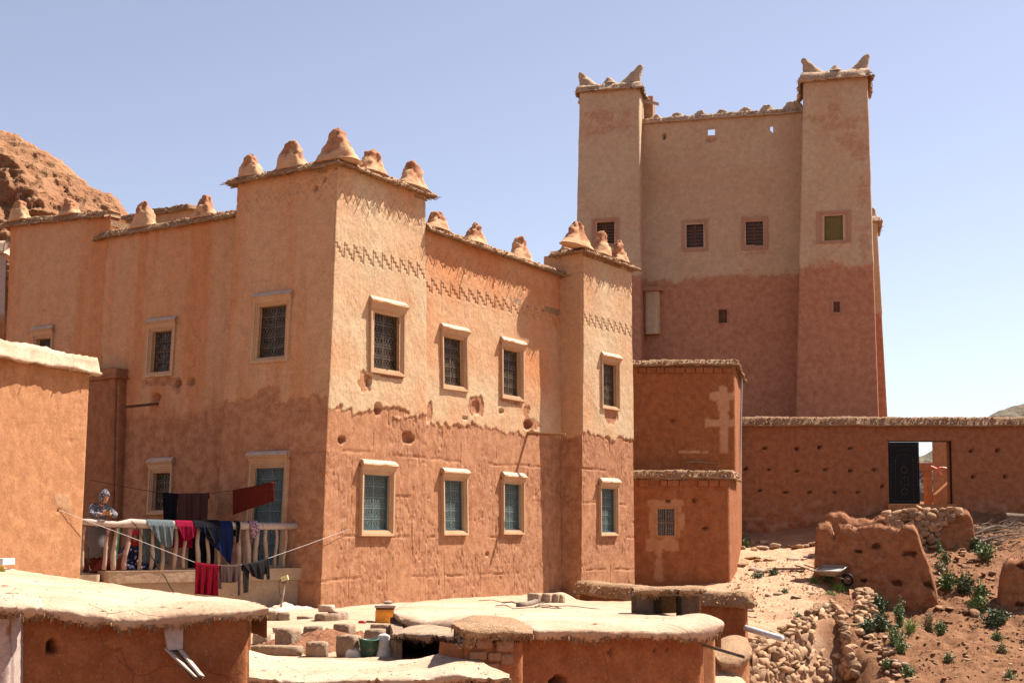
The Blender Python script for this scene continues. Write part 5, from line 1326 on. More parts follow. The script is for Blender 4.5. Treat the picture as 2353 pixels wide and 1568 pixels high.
# ------------------------------------------------------------------ near roofs and courtyard
def resample(l, n):
    l = [np.array(p, float) for p in l]; L = np.cumsum([0] + [np.linalg.norm(b - a) for a, b in zip(l[:-1], l[1:])])
    x = np.linspace(0, L[-1], n)
    out = np.stack([np.interp(x, L, [p[k] for p in l]) for k in range(3)], -1)
    for _ in range(2): out[1:-1] = 0.25 * out[:-2] + 0.5 * out[1:-1] + 0.25 * out[2:]
    return out
def mudroof(name, back, crest, edge, mat, par, seed, n=70, rows=12, under=0.35, drop=0.16, fringe=True, amp=0.02, bulge=0.05, ends=0.10, dens=120, fringe_mat='straw'):
    """a rammed mud roof: flat top, rolled front edge, ragged underside"""
    Bk, Cr, Ed = resample(back, n), resample(crest, n), resample(edge, n)
    S = np.arange(n) * 0.06
    out = [Bk - np.array([0, 0, 0.35]), Bk - np.array([0, 0, 0.03])]
    for k in range(1, rows + 1): out.append(Bk + (Cr - Bk) * k / rows)
    dirn = Ed - Cr; dirn[:, 2] = 0; dl = np.linalg.norm(dirn, axis=1, keepdims=True); du = dirn / np.maximum(dl, 1e-6)
    for k in range(1, 9):
        t = k / 8; a = t * math.pi / 2
        out.append(Cr + (Ed - Cr) * np.array([1, 1, 0]) * math.sin(a) + (Ed - Cr) * np.array([0, 0, 1]) * (1 - math.cos(a)))
    lip = Ed - du * 0.04 - np.array([0, 0, drop * 0.45]); out.append(lip)
    out.append(Ed - du * 0.12 - np.array([0, 0, drop * 0.5])); out.append(Ed - du * under - np.array([0, 0, drop * 0.3]))
    V = np.array(out)
    nz = amp * fbm(V[..., 0] * 1.6, V[..., 1] * 1.6, None, seed, 4) + amp * 0.35 * fbm(V[..., 0] * 8, V[..., 1] * 8, V[..., 2] * 8, seed + 1, 3)
    V[..., 2] += nz
    rg_ = 0.045 * fbm(S * 3.2, 0 * S, None, seed + 2, 4) + 0.03 * (vn(S * 14, 0 * S, None, seed + 3) - 0.5)
    for r in range(V.shape[0] - 4, V.shape[0] - 1): V[r, :, 2] += rg_; V[r] += du * (rg_ * 0.8)[:, None]
    roof = mesh(name, V.reshape(-1, 3), gridF(V.shape[0], n), M[mat], par, True)
    if mat == 'cream':
        rr = np.random.default_rng(seed + 5); m = MB()
        for _ in range(110):
            i, j = rr.integers(2, 2 + rows + 5), rr.integers(n - 1); c = V[i, j] + (V[i + 1, j + 1] - V[i, j]) * rr.random(); s_ = abs(rr.normal(0.004, 0.004)) + 0.002; c = c + [0, 0, s_ * 0.3]
            q_ = rr.uniform(0, 6.28); e1 = np.array([math.cos(q_), math.sin(q_), 0]) * s_ * (1 + 3 * (rr.random() < 0.35)); e2 = np.array([-math.sin(q_), math.cos(q_), 0]) * s_ * 0.7
            m.add([c + e1, c + e2, c - e1, c - e2, c + [0, 0, s_ * 0.7]], [(0, 1, 4), (1, 2, 4), (2, 3, 4), (3, 0, 4)])
        d_ = m.build('roof_debris', M['block'], roof); d_['kind'] = 'stuff'
    if fringe:
        rr = np.random.default_rng(seed); m = MB(); e = V[-3]
        Lt = sum(np.linalg.norm(b - a) for a, b in zip(e[:-1], e[1:]))
        for _ in range(int(Lt * dens)):
            k = rr.integers(n - 1); f = rr.random(); c = e[k] + (e[k + 1] - e[k]) * f - du[k] * rr.uniform(-0.02, 0.07)
            t = (e[k + 1] - e[k]); t = t / (np.linalg.norm(t) + 1e-9)
            w = rr.uniform(0.006, 0.028); h = abs(rr.normal(0, 0.026)) + 0.012
            tip = c + np.array([0, 0, -h]) + du[k] * rr.uniform(-0.02, 0.03) + t * rr.uniform(-0.03, 0.03); c = c + np.array([0, 0, 0.025])
            m.add([c - t * w, c + t * w, c + du[k] * w - np.array([0, 0, h * .2]), tip], [(0, 1, 2), (0, 2, 3), (2, 1, 3), (1, 0, 3)])
        f_ = m.build('straw_fringe', M[fringe_mat], roof); f_['kind'] = 'stuff'
    return roof
fw = np.array([math.cos(math.radians(30)), math.sin(math.radians(30)), 0.0]); fn = np.array([fw[1], -fw[0], 0.0])
def fwall(px, py, P0, off=0.0): return onplane(px, py, P0 + fn * off, fn)

# the house whose roof fills the lower corner, with the plank spout
lh = empty('flat_roofed_house', (-3.6, 14.5, -2.5), 'low mud house with a pale rolled roof edge and a plank spout', 'house')
Q = atY(580, 1420, 14.5)
ql = along(Q, fw, 30)
rlh = Ribbon([ql, Q, Q + np.array([-0.35, 1.4, 0])], [ql, Q, Q + np.array([-0.35, 1.4, 0])], -2.6, -0.79, [0.028, 0.06], 0.028)
def fp_(rib, px, py, rx, ry, dep): return patch(rib, 0, px, py, rx, ry, dep)
rlh.build('wall', M['red'], lh, surf(99, None, None, None, (), [fp_(rlh, 119, 1484, 13, 15, 0.3)], seed=301, lifts=False, earthamp=0.5, cut=0), r=0.14)
Bk = [atY(-70, 1290, 21), atY(0, 1296, 20.8), atY(60, 1308, 20.2), atY(150, 1320, 19.4), atY(230, 1331, 18.8), atY(330, 1349, 17.6), atY(450, 1366, 16.6), atY(540, 1372, 16.0), atY(585, 1382, 15.5), atY(614, 1391, 15.0)]
cr = [(-60, 1390), (30, 1375), (100, 1380), (200, 1385), (300, 1392), (390, 1385), (450, 1380), (520, 1382), (575, 1385), (606, 1392)]
ed = [(-60, 1404), (30, 1403), (100, 1402), (140, 1408), (200, 1419), (300, 1428), (384, 1420), (450, 1415), (520, 1411), (575, 1406), (618, 1396)]
mudroof('roof', Bk, [fwall(x, y, Q, -0.10) for x, y in cr], [fwall(x, y, Q, 0.20) for x, y in ed], 'cream', lh, 303, n=110)
# plastered chute and its two boards
m = MB()
sa, sb_ = fwall(372, 1426, Q, 0.012), fwall(418, 1426, Q, 0.012); sc_, sd_ = fwall(382, 1492, Q, 0.012), fwall(416, 1488, Q, 0.012)
V = [sa, sb_, sd_, sc_, sa + fn * .04, sb_ + fn * .05, sd_ + fn * .06, sc_ + fn * .06]
mesh('rain_chute', V, [(4, 5, 6, 7), (0, 4, 7, 3), (1, 2, 6, 5), (3, 7, 6, 2), (0, 1, 5, 4)], M['pink'], lh, False)
def out_(px, py, o): return fwall(px, py, Q, o)
for (a_, b_) in (((383, 1490), (452, 1555)), ((412, 1489), (464, 1552))):
    m = MB(); p0_, p1_ = out_(*a_, 0.03), out_(*b_, 0.42)
    m.bar(p0_, p1_, 0.035, np.array([0.5, 0, 0.86]), 0.009); m.build('spout_board', M['palewood'], lh)
m = MB(); m.bar(out_(398, 1494, 0.02), out_(455, 1558, 0.40), 0.06, np.array([-0.4, 0.2, 0.9]), 0.008); m.build('spout_board', M['beam'], lh)
# the neighbour at the very edge: pinkish wall and its rounded roof end
nh = empty('edge_house', (-5.0, 12.6, -2.5), 'corner of a pinkish lime-washed house with a domed mud roof end', 'house')
Q2 = atY(36, 1420, 12.7); ql2 = along(Q2, fw, -90)
rnh = Ribbon([ql2, Q2, Q2 + np.array([-0.2, 0.9, 0])], [ql2, Q2, Q2 + np.array([-0.2, 0.9, 0])], -2.6, -0.75, [0.03, 0.05], 0.03)
def pinkf(SG, S, Z, XY):
    d, at = surf(-9, None, None, None, (), (), seed=307, lifts=False, cut=0)(SG, S, Z, XY); return d, at
M['pinkwall'] = wall_mat('pink lime wall', (0.42, 0.165, 0.072), (0.5, 0.22, 0.1), (0.62, 0.47, 0.40), (0.60, 0.42, 0.33))
rnh.build('wall', M['pinkwall'], nh, surf(-9, None, None, None, [patch(rnh, 0, 32, 1450, 12, 40)], (), seed=307, lifts=False, tintbase=0.3), r=0.1)
mudroof('roof', [atY(-90, 1330, 15), atY(-20, 1328, 15), atY(30, 1337, 14.7), atY(70, 1352, 14.2), atY(96, 1372, 13.6)], [onplane(x, y, Q2 - fn * 0.05, fn) for x, y in ((-90, 1372), (-10, 1368), (40, 1372), (75, 1378), (96, 1384))], [onplane(x, y, Q2 + fn * 0.2, fn) for x, y in ((-90, 1392), (-10, 1392), (40, 1396), (80, 1398), (102, 1399))], 'cream', nh, 311, n=40)
m = MB(); m.tube([onplane(-20, 1396, Q2 + fn * .1, fn), onplane(30, 1401, Q2 + fn * .12, fn), onplane(98, 1404, Q2 + fn * .12, fn)], 0.022, 6); m.build('eave_pole', M['beam'], nh)
# white box with a yellow cloth at the roof's edge
cb = empty('roof_box', atz(-6, 1330, -0.62), 'white box on a dark base, standing on the pale roof by the orange wall', 'box')
bp = atY(-10, 1330, 19.2); m = MB(); m.box(bp + np.array([-0.15, 0, -0.02]), (0.29, 0, 0), (0, 0.2, 0), (0, 0, 0.17)); m.build('box_body', M['hoodtop'], cb)
m = MB(); m.box(bp + np.array([-0.15, 0, 0.25]), (0.33, 0, 0), (0, 0.23, 0), (0, 0, 0.045)); m.build('lid', plain('white board', (0.7, 0.66, 0.6), 0.5), cb)
m = MB(); m.box(bp + np.array([-0.15, -0.02, -0.2]), (0.30, 0, 0), (0, 0.2, 0), (0, 0, 0.03)); m.build('base', M['black'], cb)
yc = mesh('yellow_cloth', [bp + np.array(v) for v in ((0.0, -0.18, 0.20), (0.18, -0.22, 0.19), (0.25, -0.25, 0.08), (0.33, -0.30, 0.03), (0.13, -0.28, 0.05), (0.14, -0.2, 0.14))], [(0, 1, 2, 5), (5, 2, 3, 4)], plain('yellow plastic', (0.85, 0.6, 0.03), 0.5), None, base=bp)
tag(yc, 'bright yellow cloth hanging from under the lid of the white box', 'cloth')

# the tall orange block in front of the terrace
ob = empty('orange_wall_block', (-7.5, 21.5, -1.2), 'orange mud house corner with a thick pale rounded coping, in front of the terrace', 'house')
od = np.array([0.371, 0.928, 0.0]); on_ = np.array([od[1], -od[0], 0.0])
U = atY(212, 850, 22.0); Ub = atY(186, 1318, 21.85); U0 = along(U, od, -90); U0b = U0 + (Ub - U); zU = U[2]
rob = Ribbon([U0b, Ub, Ub - on_ * 3], [U0, U, U - on_ * 3], -1.6, [zU + 0.02, zU, zU], [0.03, 0.2], 0.03)
fe_, ze_ = rob.uv(0, 142, 1150)
rob.build('wall', M['orange'], ob, patched(surf(99, None, None, None, (), [patch(rob, 0, 135, 1172, 4, 4, 0.05)], seed=315, lifts=False, earthamp=0.45, cut=0), rob, [(fe_ * rob.L[0], ze_, 0.16, 0.10)], 0.55, 0.1, 0.14), r=0.10)
eave([at3(U0, zU), at3(U, zU - 0.02), at3(U - on_ * 3, zU)], 0.13, ob, 317, th=0.22, inn=0.75, mat='cream', dens=14, rag=0.05, longer=0.0)
slab('roof', [U0, U, U - on_ * 3, U0 - on_ * 3], zU - 0.05, zU + 0.06, 'cream', ob)
# shaded wall closing the terrace
tw = empty('terrace_end_wall', (-8.5, 28, -0.6), 'dark shaded mud wall with a rounded top closing the terrace beside the orange block', 'wall')
Cw = onplane(268, 862, W1b + nL * 0.14, nL); zC = Cw[2]; C0w = along(Cw, dL, 150)
rtw = Ribbon([C0w, Cw, Cw + dR * 1.5], [C0w, Cw, Cw + dR * 1.5], -1.6, zC, [0.06, 0.06], 0.06)
rtw.build('wall', M['gate'], tw, surf(99, None, None, None, (), (), seed=321, lifts=False, earthamp=0.4, cut=0), r=0.18)
eave([at3(C0w, zC), at3(Cw, zC), at3(Cw + dR * 1.5, zC)], 0.05, tw, 323, th=0.16, inn=0.5, mat='gate', reeds=False)

# ------------------------------------------------------------------ the terrace and its pole railing
tw_ = np.array([math.cos(math.radians(38)), math.sin(math.radians(38)), 0.0]); tn = np.array([tw_[1], -tw_[0], 0.0])
ter = empty('terrace', (-6, 26, -1.4), 'raised terrace with a rendered front and a thick coping in the angle of the house', 'terrace')
R0 = atY(686, 1306, 27.32); zT_ = R0[2] + 0.02
Lf = along(R0, tw_, 243); Lm = along(R0, tw_, 180); R1 = R0 + tw_ * 0.25
cop = Ribbon([Lf + dL * 0.0 - tn * 0.4, Lf, R1], [Lf - tn * 0.4, Lf, R1], zT_ - 0.23, zT_, [0.04, 0.035], 0.03)
cop.build('coping', M['plasterlow'], ter, surf(-9, None, None, None, (), (), seed=331, lifts=False), r=0.05)
slab('coping', [Lf, R1, R1 - tn * 0.4, Lf - tn * 0.4], zT_ - 0.02, zT_ - 0.003, 'plasterlow', ter)
frt = Ribbon([Lf - tn * 0.06, R1 - tn * 0.06], [Lf - tn * 0.06, R1 - tn * 0.06], -1.6, zT_ - 0.21, [0.04], 0.04)
frt.build('front_wall', M['plasterlow'], ter, surf(-9, None, None, None, (), (), seed=333, lifts=False))
lo = Ribbon([Lm, along(Lf, tw_, 231), along(Lf, tw_, 231) - tn * 0.6], [Lm, along(Lf, tw_, 231), along(Lf, tw_, 231) - tn * 0.6], -1.6, zT_ - 0.06, [0.05, 0.05], 0.05)
lo.build('front_wall', M['plasterlow'], ter, surf(-9, None, None, None, (), (), seed=335, lifts=False), r=0.06)
slab('floor', [Lm - tn * 0.3, Lf - tn * 0.3, R1 - tn * 0.3, R1 + np.array([1.2, 1.5, 0]), R1 + np.array([-4, 6, 0]), Lm + np.array([-1.5, 4, 0])], zT_ - 0.25, zT_ - 0.05, 'path', ter)
rail = empty('pole_railing', (-6, 26, zT_), 'rustic railing of crooked pale poles under a thick bleached log, on the terrace', 'railing')
RP = R0 - tn * 0.18                                                       # the railing's own upright plane
def onrail(px, py, off=0.0): return onplane(px, py, RP + tn * off, tn)
m = MB()
logp = [(183, 1197), (215, 1199), (245, 1202), (270, 1204), (300, 1201), (340, 1203), (420, 1205), (500, 1207), (560, 1207), (620, 1208), (682, 1207)]
m.tube([onrail(x, y) for x, y in logp], [0.055, 0.06, 0.062, 0.055, 0.085, 0.08, 0.078, 0.075, 0.072, 0.068, 0.064], 12); m.build('top_rail', M['palewood'], rail, smooth=True)
rr = random.Random(4)
posts = [(112, 86), (335, 283), (405, 365), (515, 458), (620, 592), (722, 698), (818, 795), (925, 900), (1022, 992), (1137, 1115), (1218, 1205), (1300, 1290), (1407, 1395), (1482, 1474), (1570, 1558), (1650, 1640), (1730, 1718), (1815, 1800), (1900, 1884)]
M['pinkpole'] = rough_mat('pink tinged pole', (0.50, 0.26, 0.22), (0.62, 0.40, 0.33), 3.0, (0.5, 0.34, 0.24), 0.4, 0.006, 20)
M['poleA'] = rough_mat('peeled pole', (0.46, 0.30, 0.20), (0.64, 0.48, 0.36), 2.2, (0.36, 0.21, 0.13), 0.5, 0.006, 14)
for k, (tx, bx) in enumerate(posts):
    tx, bx = 165.5 + tx * .2581, 165.5 + bx * .2581
    w = rr.uniform(0.030, 0.046); pts = []
    k1, k2 = rr.uniform(-3.5, 3.5), rr.uniform(-2.5, 2.5); rads = []
    for j in range(9):
        t = j / 8; pts.append(onrail(tx + (bx - tx) * t + k1 * math.sin(t * math.pi) + k2 * math.sin(2 * math.pi * t), 1208 + (1308 - 1208) * t)); rads.append(w * (0.92 + 0.22 * rr.random()) * (0.9 + 0.25 * t))
    m = MB(); m.tube(pts, rads, 8); m.build('post', M['pinkpole' if k in (1, 3) else 'poleA'], rail, smooth=True)

# ------------------------------------------------------------------ the other near roof, with the chimney
rh = empty('chimney_house', (1.2, 15.5, -2.5), 'low mud house with a broad pale roof that carries a slab-topped chimney', 'house')
Q3 = atY(1614, 1458, 15.0); q3l = along(Q3, fw, 1040)
rrh = Ribbon([q3l, Q3, Q3 + np.array([0.05, 0.30, 0])], [q3l, Q3, Q3 + np.array([0.05, 0.3, 0])], -2.6, -1.03, [0.028, 0.05], 0.028)
rrh.build('wall', M['red'], rh, surf(99, None, None, None, (), [fp_(rrh, 1280, 1566, 17, 12, 0.3), fp_(rrh, 1403, 1496, 5, 7, 0.06), fp_(rrh, 1535, 1490, 2, 2, 0.05), fp_(rrh, 1504, 1490, 2, 2, 0.05)], seed=341, lifts=False, earthamp=0.5, cut=0), r=0.05)
Q4 = Q3 + np.array([0.06, 0.22, 0]); Q5 = along(Q4, fw, 1646)
r4 = Ribbon([Q4 - fw * 0.1, Q5, Q5 + np.array([-0.1, 2, 0])], [Q4 - fw * 0.1, Q5, Q5 + np.array([-0.1, 2, 0])], -2.6, -1.04, [0.03, 0.1], 0.03)
r4.build('wall', M['orange'], rh, surf(99, None, None, None, (), (), seed=343, lifts=False, earthamp=0.6, cut=0), r=0.05)
Bk = [atY(903, 1401, 19.2), atY(916, 1390, 20.0), atY(940, 1383, 20.6), atY(985, 1379, 21.0), atY(1100, 1382, 21.0), atY(1200, 1381, 21.0), atY(1295, 1380, 21.0), atY(1400, 1390, 20), atY(1470, 1398, 19), atY(1560, 1412, 17), atY(1600, 1410, 16.4), atY(1640, 1418, 15.9), atY(1656, 1428, 15.7)]
crR = [atY(906, 1404, 18.8), atY(930, 1408, 18.4), atY(985, 1425, 17.2), atY(1050, 1420, 16.4), atY(1130, 1418, 15.4), fwall(1226, 1424, Q3, -0.25), fwall(1320, 1424, Q3, -0.25), fwall(1420, 1424, Q3, -0.25), fwall(1520, 1422, Q3, -0.25), fwall(1560, 1412, Q3, -0.25), fwall(1590, 1405, Q3, -0.25), fwall(1622, 1408, Q3, -0.15), fwall(1648, 1422, Q3, -0.05)]
edR = [atY(903, 1406, 18.7), atY(922, 1424, 18.0), atY(985, 1446, 16.9), atY(1050, 1449, 15.8), atY(1130, 1449, 14.9), fwall(1226, 1449, Q3, 0.20), fwall(1320, 1449, Q3, 0.2), fwall(1420, 1451, Q3, 0.2), fwall(1520, 1453, Q3, 0.2), fwall(1560, 1454, Q3, 0.2), fwall(1600, 1455, Q3, 0.2), fwall(1636, 1450, Q3, 0.2), fwall(1664, 1436, Q3, 0.1)]
mudroof('roof', Bk, crR, edR, 'cream', rh, 345, n=130)
def roofz(px, py): return atz(px, py, -1.0)
# the chimney: two pillars of mud under a slab strewn with straw
cy_ = 17.0
for (x0, x1, dark) in ((1470, 1497, 0), (1497, 1516, 1), (1563, 1588, 0), (1588, 1603, 1)):
    a_ = atY(x0, 1415, cy_ + 0.22 * dark); b_ = atY(x1, 1360, cy_ + 0.22 * dark)
    m = MB(); m.box(((a_[0] + b_[0]) / 2, cy_ + 0.14 + 0.26 * dark, (a_[2] + b_[2]) / 2 - 0.03), ((b_[0] - a_[0]) / 2 + 0.004, 0.02, 0), (-0.02, 0.13, 0), (0, 0, (b_[2] - a_[2]) / 2 + 0.02)); m.build('chimney_pillar', M['darkmud'] if 'darkmud' in M else M.setdefault('darkmud', rough_mat('dark brown mud', (0.12, 0.075, 0.05), (0.21, 0.135, 0.09), 3, None, 0.4, 0.01, 20)), rh)  # all pillar parts share one dark brown mud
a_ = atY(1456, 1360, cy_ - 0.12); b_ = atY(1622, 1358, cy_ - 0.08)
sl_ = []
for k in range(9):
    t = k / 8; p = a_ + (b_ - a_) * t; sl_.append(p)
ch = mudroof('chimney_slab', [p + np.array([0.02, 0.62, 0.05]) for p in sl_], [p + np.array([0, 0.06, 0.055]) for p in sl_], [p + np.array([0, -0.02, 0.0]) for p in sl_], 'straw', rh, 351, n=36, rows=5, under=0.6, drop=0.03, amp=0.025, dens=200)
m = MB(); rr = random.Random(9)
for k in range(7):
    p = a_ + np.array([rr.uniform(-0.05, 0.0), rr.uniform(0.02, 0.5), -0.03 + rr.uniform(-.012, .012)]); q_ = b_ + np.array([rr.uniform(-0.02, 0.10), p[1] - b_[1], p[2] - b_[2]]); m.bar(p, q_, 0.014, up0, 0.012)
m.build('slab_pole', M['greywood'], rh)
# rubble-topped brick pier at the roof's near corner
pr = empty('brick_pier', tuple(fwall(1130, 1560, Q3, 0.3)), 'mud brick pier heaped with straw and pebbles, against the front of the chimney house', 'wall')
pl0, pl1 = fwall(1062, 1470, Q3, 0.30), fwall(1208, 1470, Q3, 0.30)
rp = Ribbon([pl0 - fn * 0.5, pl0, pl1, pl1 - fn * 0.3], [pl0 - fn * 0.5, pl0, pl1, pl1 - fn * 0.3], -2.6, -1.03, [0.04, 0.028, 0.04], 0.03)
rp.build('wall', M['red'], pr, surf(99, None, None, None, (), (), seed=361, lifts=False, earthamp=1.0, cut=0), r=0.08)
P3 = lambda x, y, o=0.30: fwall(x, y, Q3, o)
mudroof('rubble_cap', [P3(x, y, -0.35) for x, y in ((1042, 1428), (1080, 1414), (1130, 1409), (1180, 1412), (1224, 1440))], [P3(x, y, 0.2) for x, y in ((1040, 1432), (1080, 1428), (1130, 1428), (1185, 1432), (1224, 1444))], [P3(x, y, 0.42) for x, y in ((1040, 1444), (1080, 1455), (1130, 1457), (1185, 1457), (1224, 1455))], 'straw', pr, 363, n=60, rows=6, amp=0.03, drop=0.05, dens=220)
rr = np.random.default_rng(3); m = MB()
for _ in range(420):
    c = P3(rr.uniform(1048, 1218), 1440, rr.uniform(-0.3, 0.36)); t_ = (c - P3(1130, 1440, 0.05)); c[2] = -0.99 + 0.08 * (1 - min(1, (np.dot(t_, fw) / 0.42) ** 2)) + rr.uniform(0, 0.03) - max(0, np.dot(t_, fn)) * 0.25
    s = abs(rr.normal(0.014, 0.009)) + 0.006; a_ = rr.normal(size=3); a_ /= np.linalg.norm(a_); b_ = np.cross(a_, [.3, .5, .8]); b_ /= np.linalg.norm(b_); d_ = np.cross(a_, b_)
    m.add([c + a_ * s, c - a_ * s, c + b_ * s * .7, c - b_ * s * .7, c + d_ * s * .7, c - d_ * s * .7], [(0, 2, 4), (2, 1, 4), (1, 3, 4), (3, 0, 4), (2, 0, 5), (1, 2, 5), (3, 1, 5), (0, 3, 5)])
q_ = m.build('rubble', M['palestone'], pr); q_['kind'] = 'stuff'
for (x0, x1, y0, y1, o) in ((1062, 1110, 1441, 1462, .32), (1112, 1160, 1444, 1462, .325), (1162, 1205, 1446, 1464, .32), (1068, 1090, 1466, 1486, .31), (1094, 1130, 1464, 1490, .325), (1140, 1180, 1468, 1496, .33), (1078, 1116, 1494, 1516, .315), (1120, 1150, 1496, 1518, .31), (1108, 1146, 1522, 1545, .32), (1150, 1178, 1500, 1526, .31)):
    a_, b_ = P3(x0, y1, o), P3(x1, y0, o); c = (a_ + b_) / 2; hw_ = abs(np.dot(b_ - a_, fw)) / 2; hz = (b_[2] - a_[2]) / 2
    k = inst('brick', ROCK[0], c - fn * 0.03, (0, 0, math.radians(30)), (1, 1, 1), pr)
    me = bpy.data.meshes.new('brick'); bm = bmesh.new(); bmesh.ops.create_cube(bm, size=1); bmesh.ops.scale(bm, vec=(hw_ * 2, 0.10, hz * 2), verts=bm.verts); bmesh.ops.bevel(bm, geom=bm.edges[:], offset=0.012, segments=1, affect='EDGES'); bm.to_mesh(me); bm.free(); me.materials.append(M['pierbrick'] if 'pierbrick' in M else M.setdefault('pierbrick', rough_mat('mud brick', (0.38, 0.175, 0.09), (0.47, 0.25, 0.14), 5, None, 0.6, 0.02, 24))); k.data = me
# parapet along the near side of the courtyard
pp_ = empty('courtyard_parapet', (-1, 14, -2.3), 'long rounded parapet of pale mud along the courtyard, with a ragged straw underside', 'wall')
pb_ = [(572, 1490, 14.05), (620, 1502, 13.95), (700, 1511, 13.85), (800, 1513, 13.85), (900, 1512, 13.85), (980, 1505, 13.85), (1020, 1494, 13.85), (1045, 1487, 13.85), (1070, 1492, 13.75), (1095, 1510, 13.45), (1130, 1530, 13.05), (1170, 1545, 12.75)]
pc_ = [(572, 1512, 13.25), (620, 1528, 13.15), (700, 1536, 13.05), (800, 1538, 13.05), (900, 1537, 13.05), (980, 1532, 13.05), (1020, 1524, 13.05), (1045, 1520, 13.05), (1070, 1524, 12.95), (1095, 1536, 12.85), (1130, 1546, 12.65), (1170, 1554, 12.55)]
pe_ = [(572, 1560, 12.45), (620, 1566, 12.45), (700, 1568, 12.45), (800, 1566, 12.45), (900, 1567, 12.45), (980, 1563, 12.45), (1020, 1556, 12.45), (1045, 1552, 12.45), (1070, 1552, 12.45), (1095, 1556, 12.45), (1130, 1558, 12.40), (1170, 1560, 12.35)]
mudroof('coping', [atY(*p) for p in pb_], [atY(*p) for p in pc_], [atY(*p) for p in pe_], 'cream', pp_, 371, n=110, rows=6, drop=0.08, amp=0.02, bulge=0.0)
slab('wall', [atY(572, 1560, 12.7), atY(1170, 1560, 12.6), atY(1170, 1560, 13.2), atY(572, 1560, 13.6)], -2.6, -1.36, 'red', pp_)
slab('wall', [atY(575, 1500, 13.5), atY(1060, 1500, 13.5), atY(1060, 1500, 13.9), atY(575, 1500, 14.0)], -2.6, -1.27, 'red', pp_)
# the dark lean-to with its curled mud lips
sh = empty('lean_to', (-0.9, 18, -1.4), 'low lean-to with a dark, shaded inside under curled mud lips, open to the courtyard', 'shed')
mudroof('roof', [atY(902, 1450, 16.6), atY(930, 1434, 17.4), atY(985, 1424, 17.6), (atY(1040, 1428, 17.4)), atY(1066, 1440, 16.8)], [atY(902, 1454, 15.95), atY(930, 1446, 15.85), atY(985, 1444, 15.65), atY(1040, 1448, 15.35), atY(1066, 1452, 15.1)], [atY(900, 1459, 15.7), atY(930, 1459, 15.45), atY(985, 1463, 15.25), atY(1040, 1465, 14.95), atY(1066, 1465, 14.75)], 'block', sh, 381, n=44, rows=6, amp=0.03, drop=0.10, dens=160, fringe_mat='darkmud')
slab('back_wall', [atY(896, 1440, 18.6), atY(1085, 1440, 18.6), atY(1085, 1440, 18.9), atY(896, 1440, 18.9)], -1.7, -1.10, 'darkmud', sh)  # dark wall colour carries the shade inside the cavity
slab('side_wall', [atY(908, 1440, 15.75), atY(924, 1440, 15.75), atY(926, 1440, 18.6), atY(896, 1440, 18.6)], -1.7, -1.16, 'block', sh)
slab('side_wall', [atY(1050, 1440, 15.0), atY(1075, 1440, 15.0), atY(1085, 1440, 18.6), atY(1062, 1440, 18.6)], -1.7, -1.14, 'block', sh)
# low wall with a straw coping running down from the slim tower
lw = empty('low_wall', (3, 31, -1.8), 'low mud wall with a shaggy straw coping, running from the slim tower towards the path', 'wall')
lp = [atY(1330, 1352, 33.4), atY(1400, 1362, 32.2), atY(1467, 1368, 31.2), atY(1560, 1374, 30.4), atY(1655, 1380, 29.6), atY(1712, 1384, 29.2)]
rlw = Ribbon(lp + [lp[-1] + np.array([0.2, 0.9, 0])], lp + [lp[-1] + np.array([0.2, 0.9, 0])], -3.6, [p[2] - 0.05 for p in lp] + [lp[-1][2] - 0.05], [0.05] * 6, 0.045)
rlw.build('wall', M['red'], lw, surf(99, None, None, None, (), (), seed=391, lifts=False, earthamp=0.9, cut=0), r=0.05)
eave([at3(p, p[2] - 0.04) for p in lp] + [at3(lp[-1] + np.array([0.2, 0.9, 0]), lp[-1][2] - 0.03)], 0.18, lw, 393, th=0.24, inn=0.55, dens=30, rag=0.06, longer=0.03)
# the little round straw-capped wall end
ov = empty('round_topped_wall', (3.9, 22, -2.4), 'short mud wall with a bulging straw-mud cap, beside the rusty rod', 'wall')
o0, o1 = atY(1648, 1520, 21.8), atY(1722, 1500, 22.6)
rov = Ribbon([o0, o1, o1 + np.array([0.1, 1.2, 0])], [o0, o1, o1 + np.array([0.1, 1.2, 0])], -3.6, -1.9, [0.04, 0.05], 0.04)
rov.build('wall', M['orange'], ov, surf(99, None, None, None, (), (), seed=395, lifts=False, earthamp=0.8, cut=0), r=0.06)
mudroof('cap', [atY(1640, 1478, 23.4), atY(1660, 1458, 23.8), atY(1690, 1453, 23.9), atY(1716, 1460, 23.7), atY(1728, 1490, 23.2)], [atY(1640, 1490, 22.4), atY(1665, 1480, 22.3), atY(1690, 1478, 22.3), atY(1714, 1482, 22.5), atY(1727, 1494, 22.7)], [atY(1640, 1508, 21.6), atY(1660, 1526, 21.5), atY(1690, 1527, 21.6), atY(1712, 1514, 22.0), atY(1727, 1500, 22.4)], 'straw', ov, 397, n=40, rows=6, amp=0.03, drop=0.06, dens=160)
m = MB(); m.bar(fwall(1612, 1479, Q3, 0.02), fwall(1612, 1479, Q3, 0.02) + fw * 0.32 + fn * 0.33 + up0 * -0.125, 0.016, up0, 0.016)
rd = m.build('rod', M['iron'], base=fwall(1612, 1479, Q3, 0.02)); tag(rd, 'rusty metal rod sticking out of the chimney house wall', 'rod')
m = MB(); wp0, wp1 = atY(1712, 1441, 29.0), atY(1797, 1466, 28.2); m.tube([wp0, wp1], 0.065, 12); wpo = m.build('drainpipe', plain('white pvc', (0.72, 0.70, 0.68), 0.4), base=wp0, smooth=True); tag(wpo, 'white plastic drainpipe jutting from the end of the low wall', 'pipe')

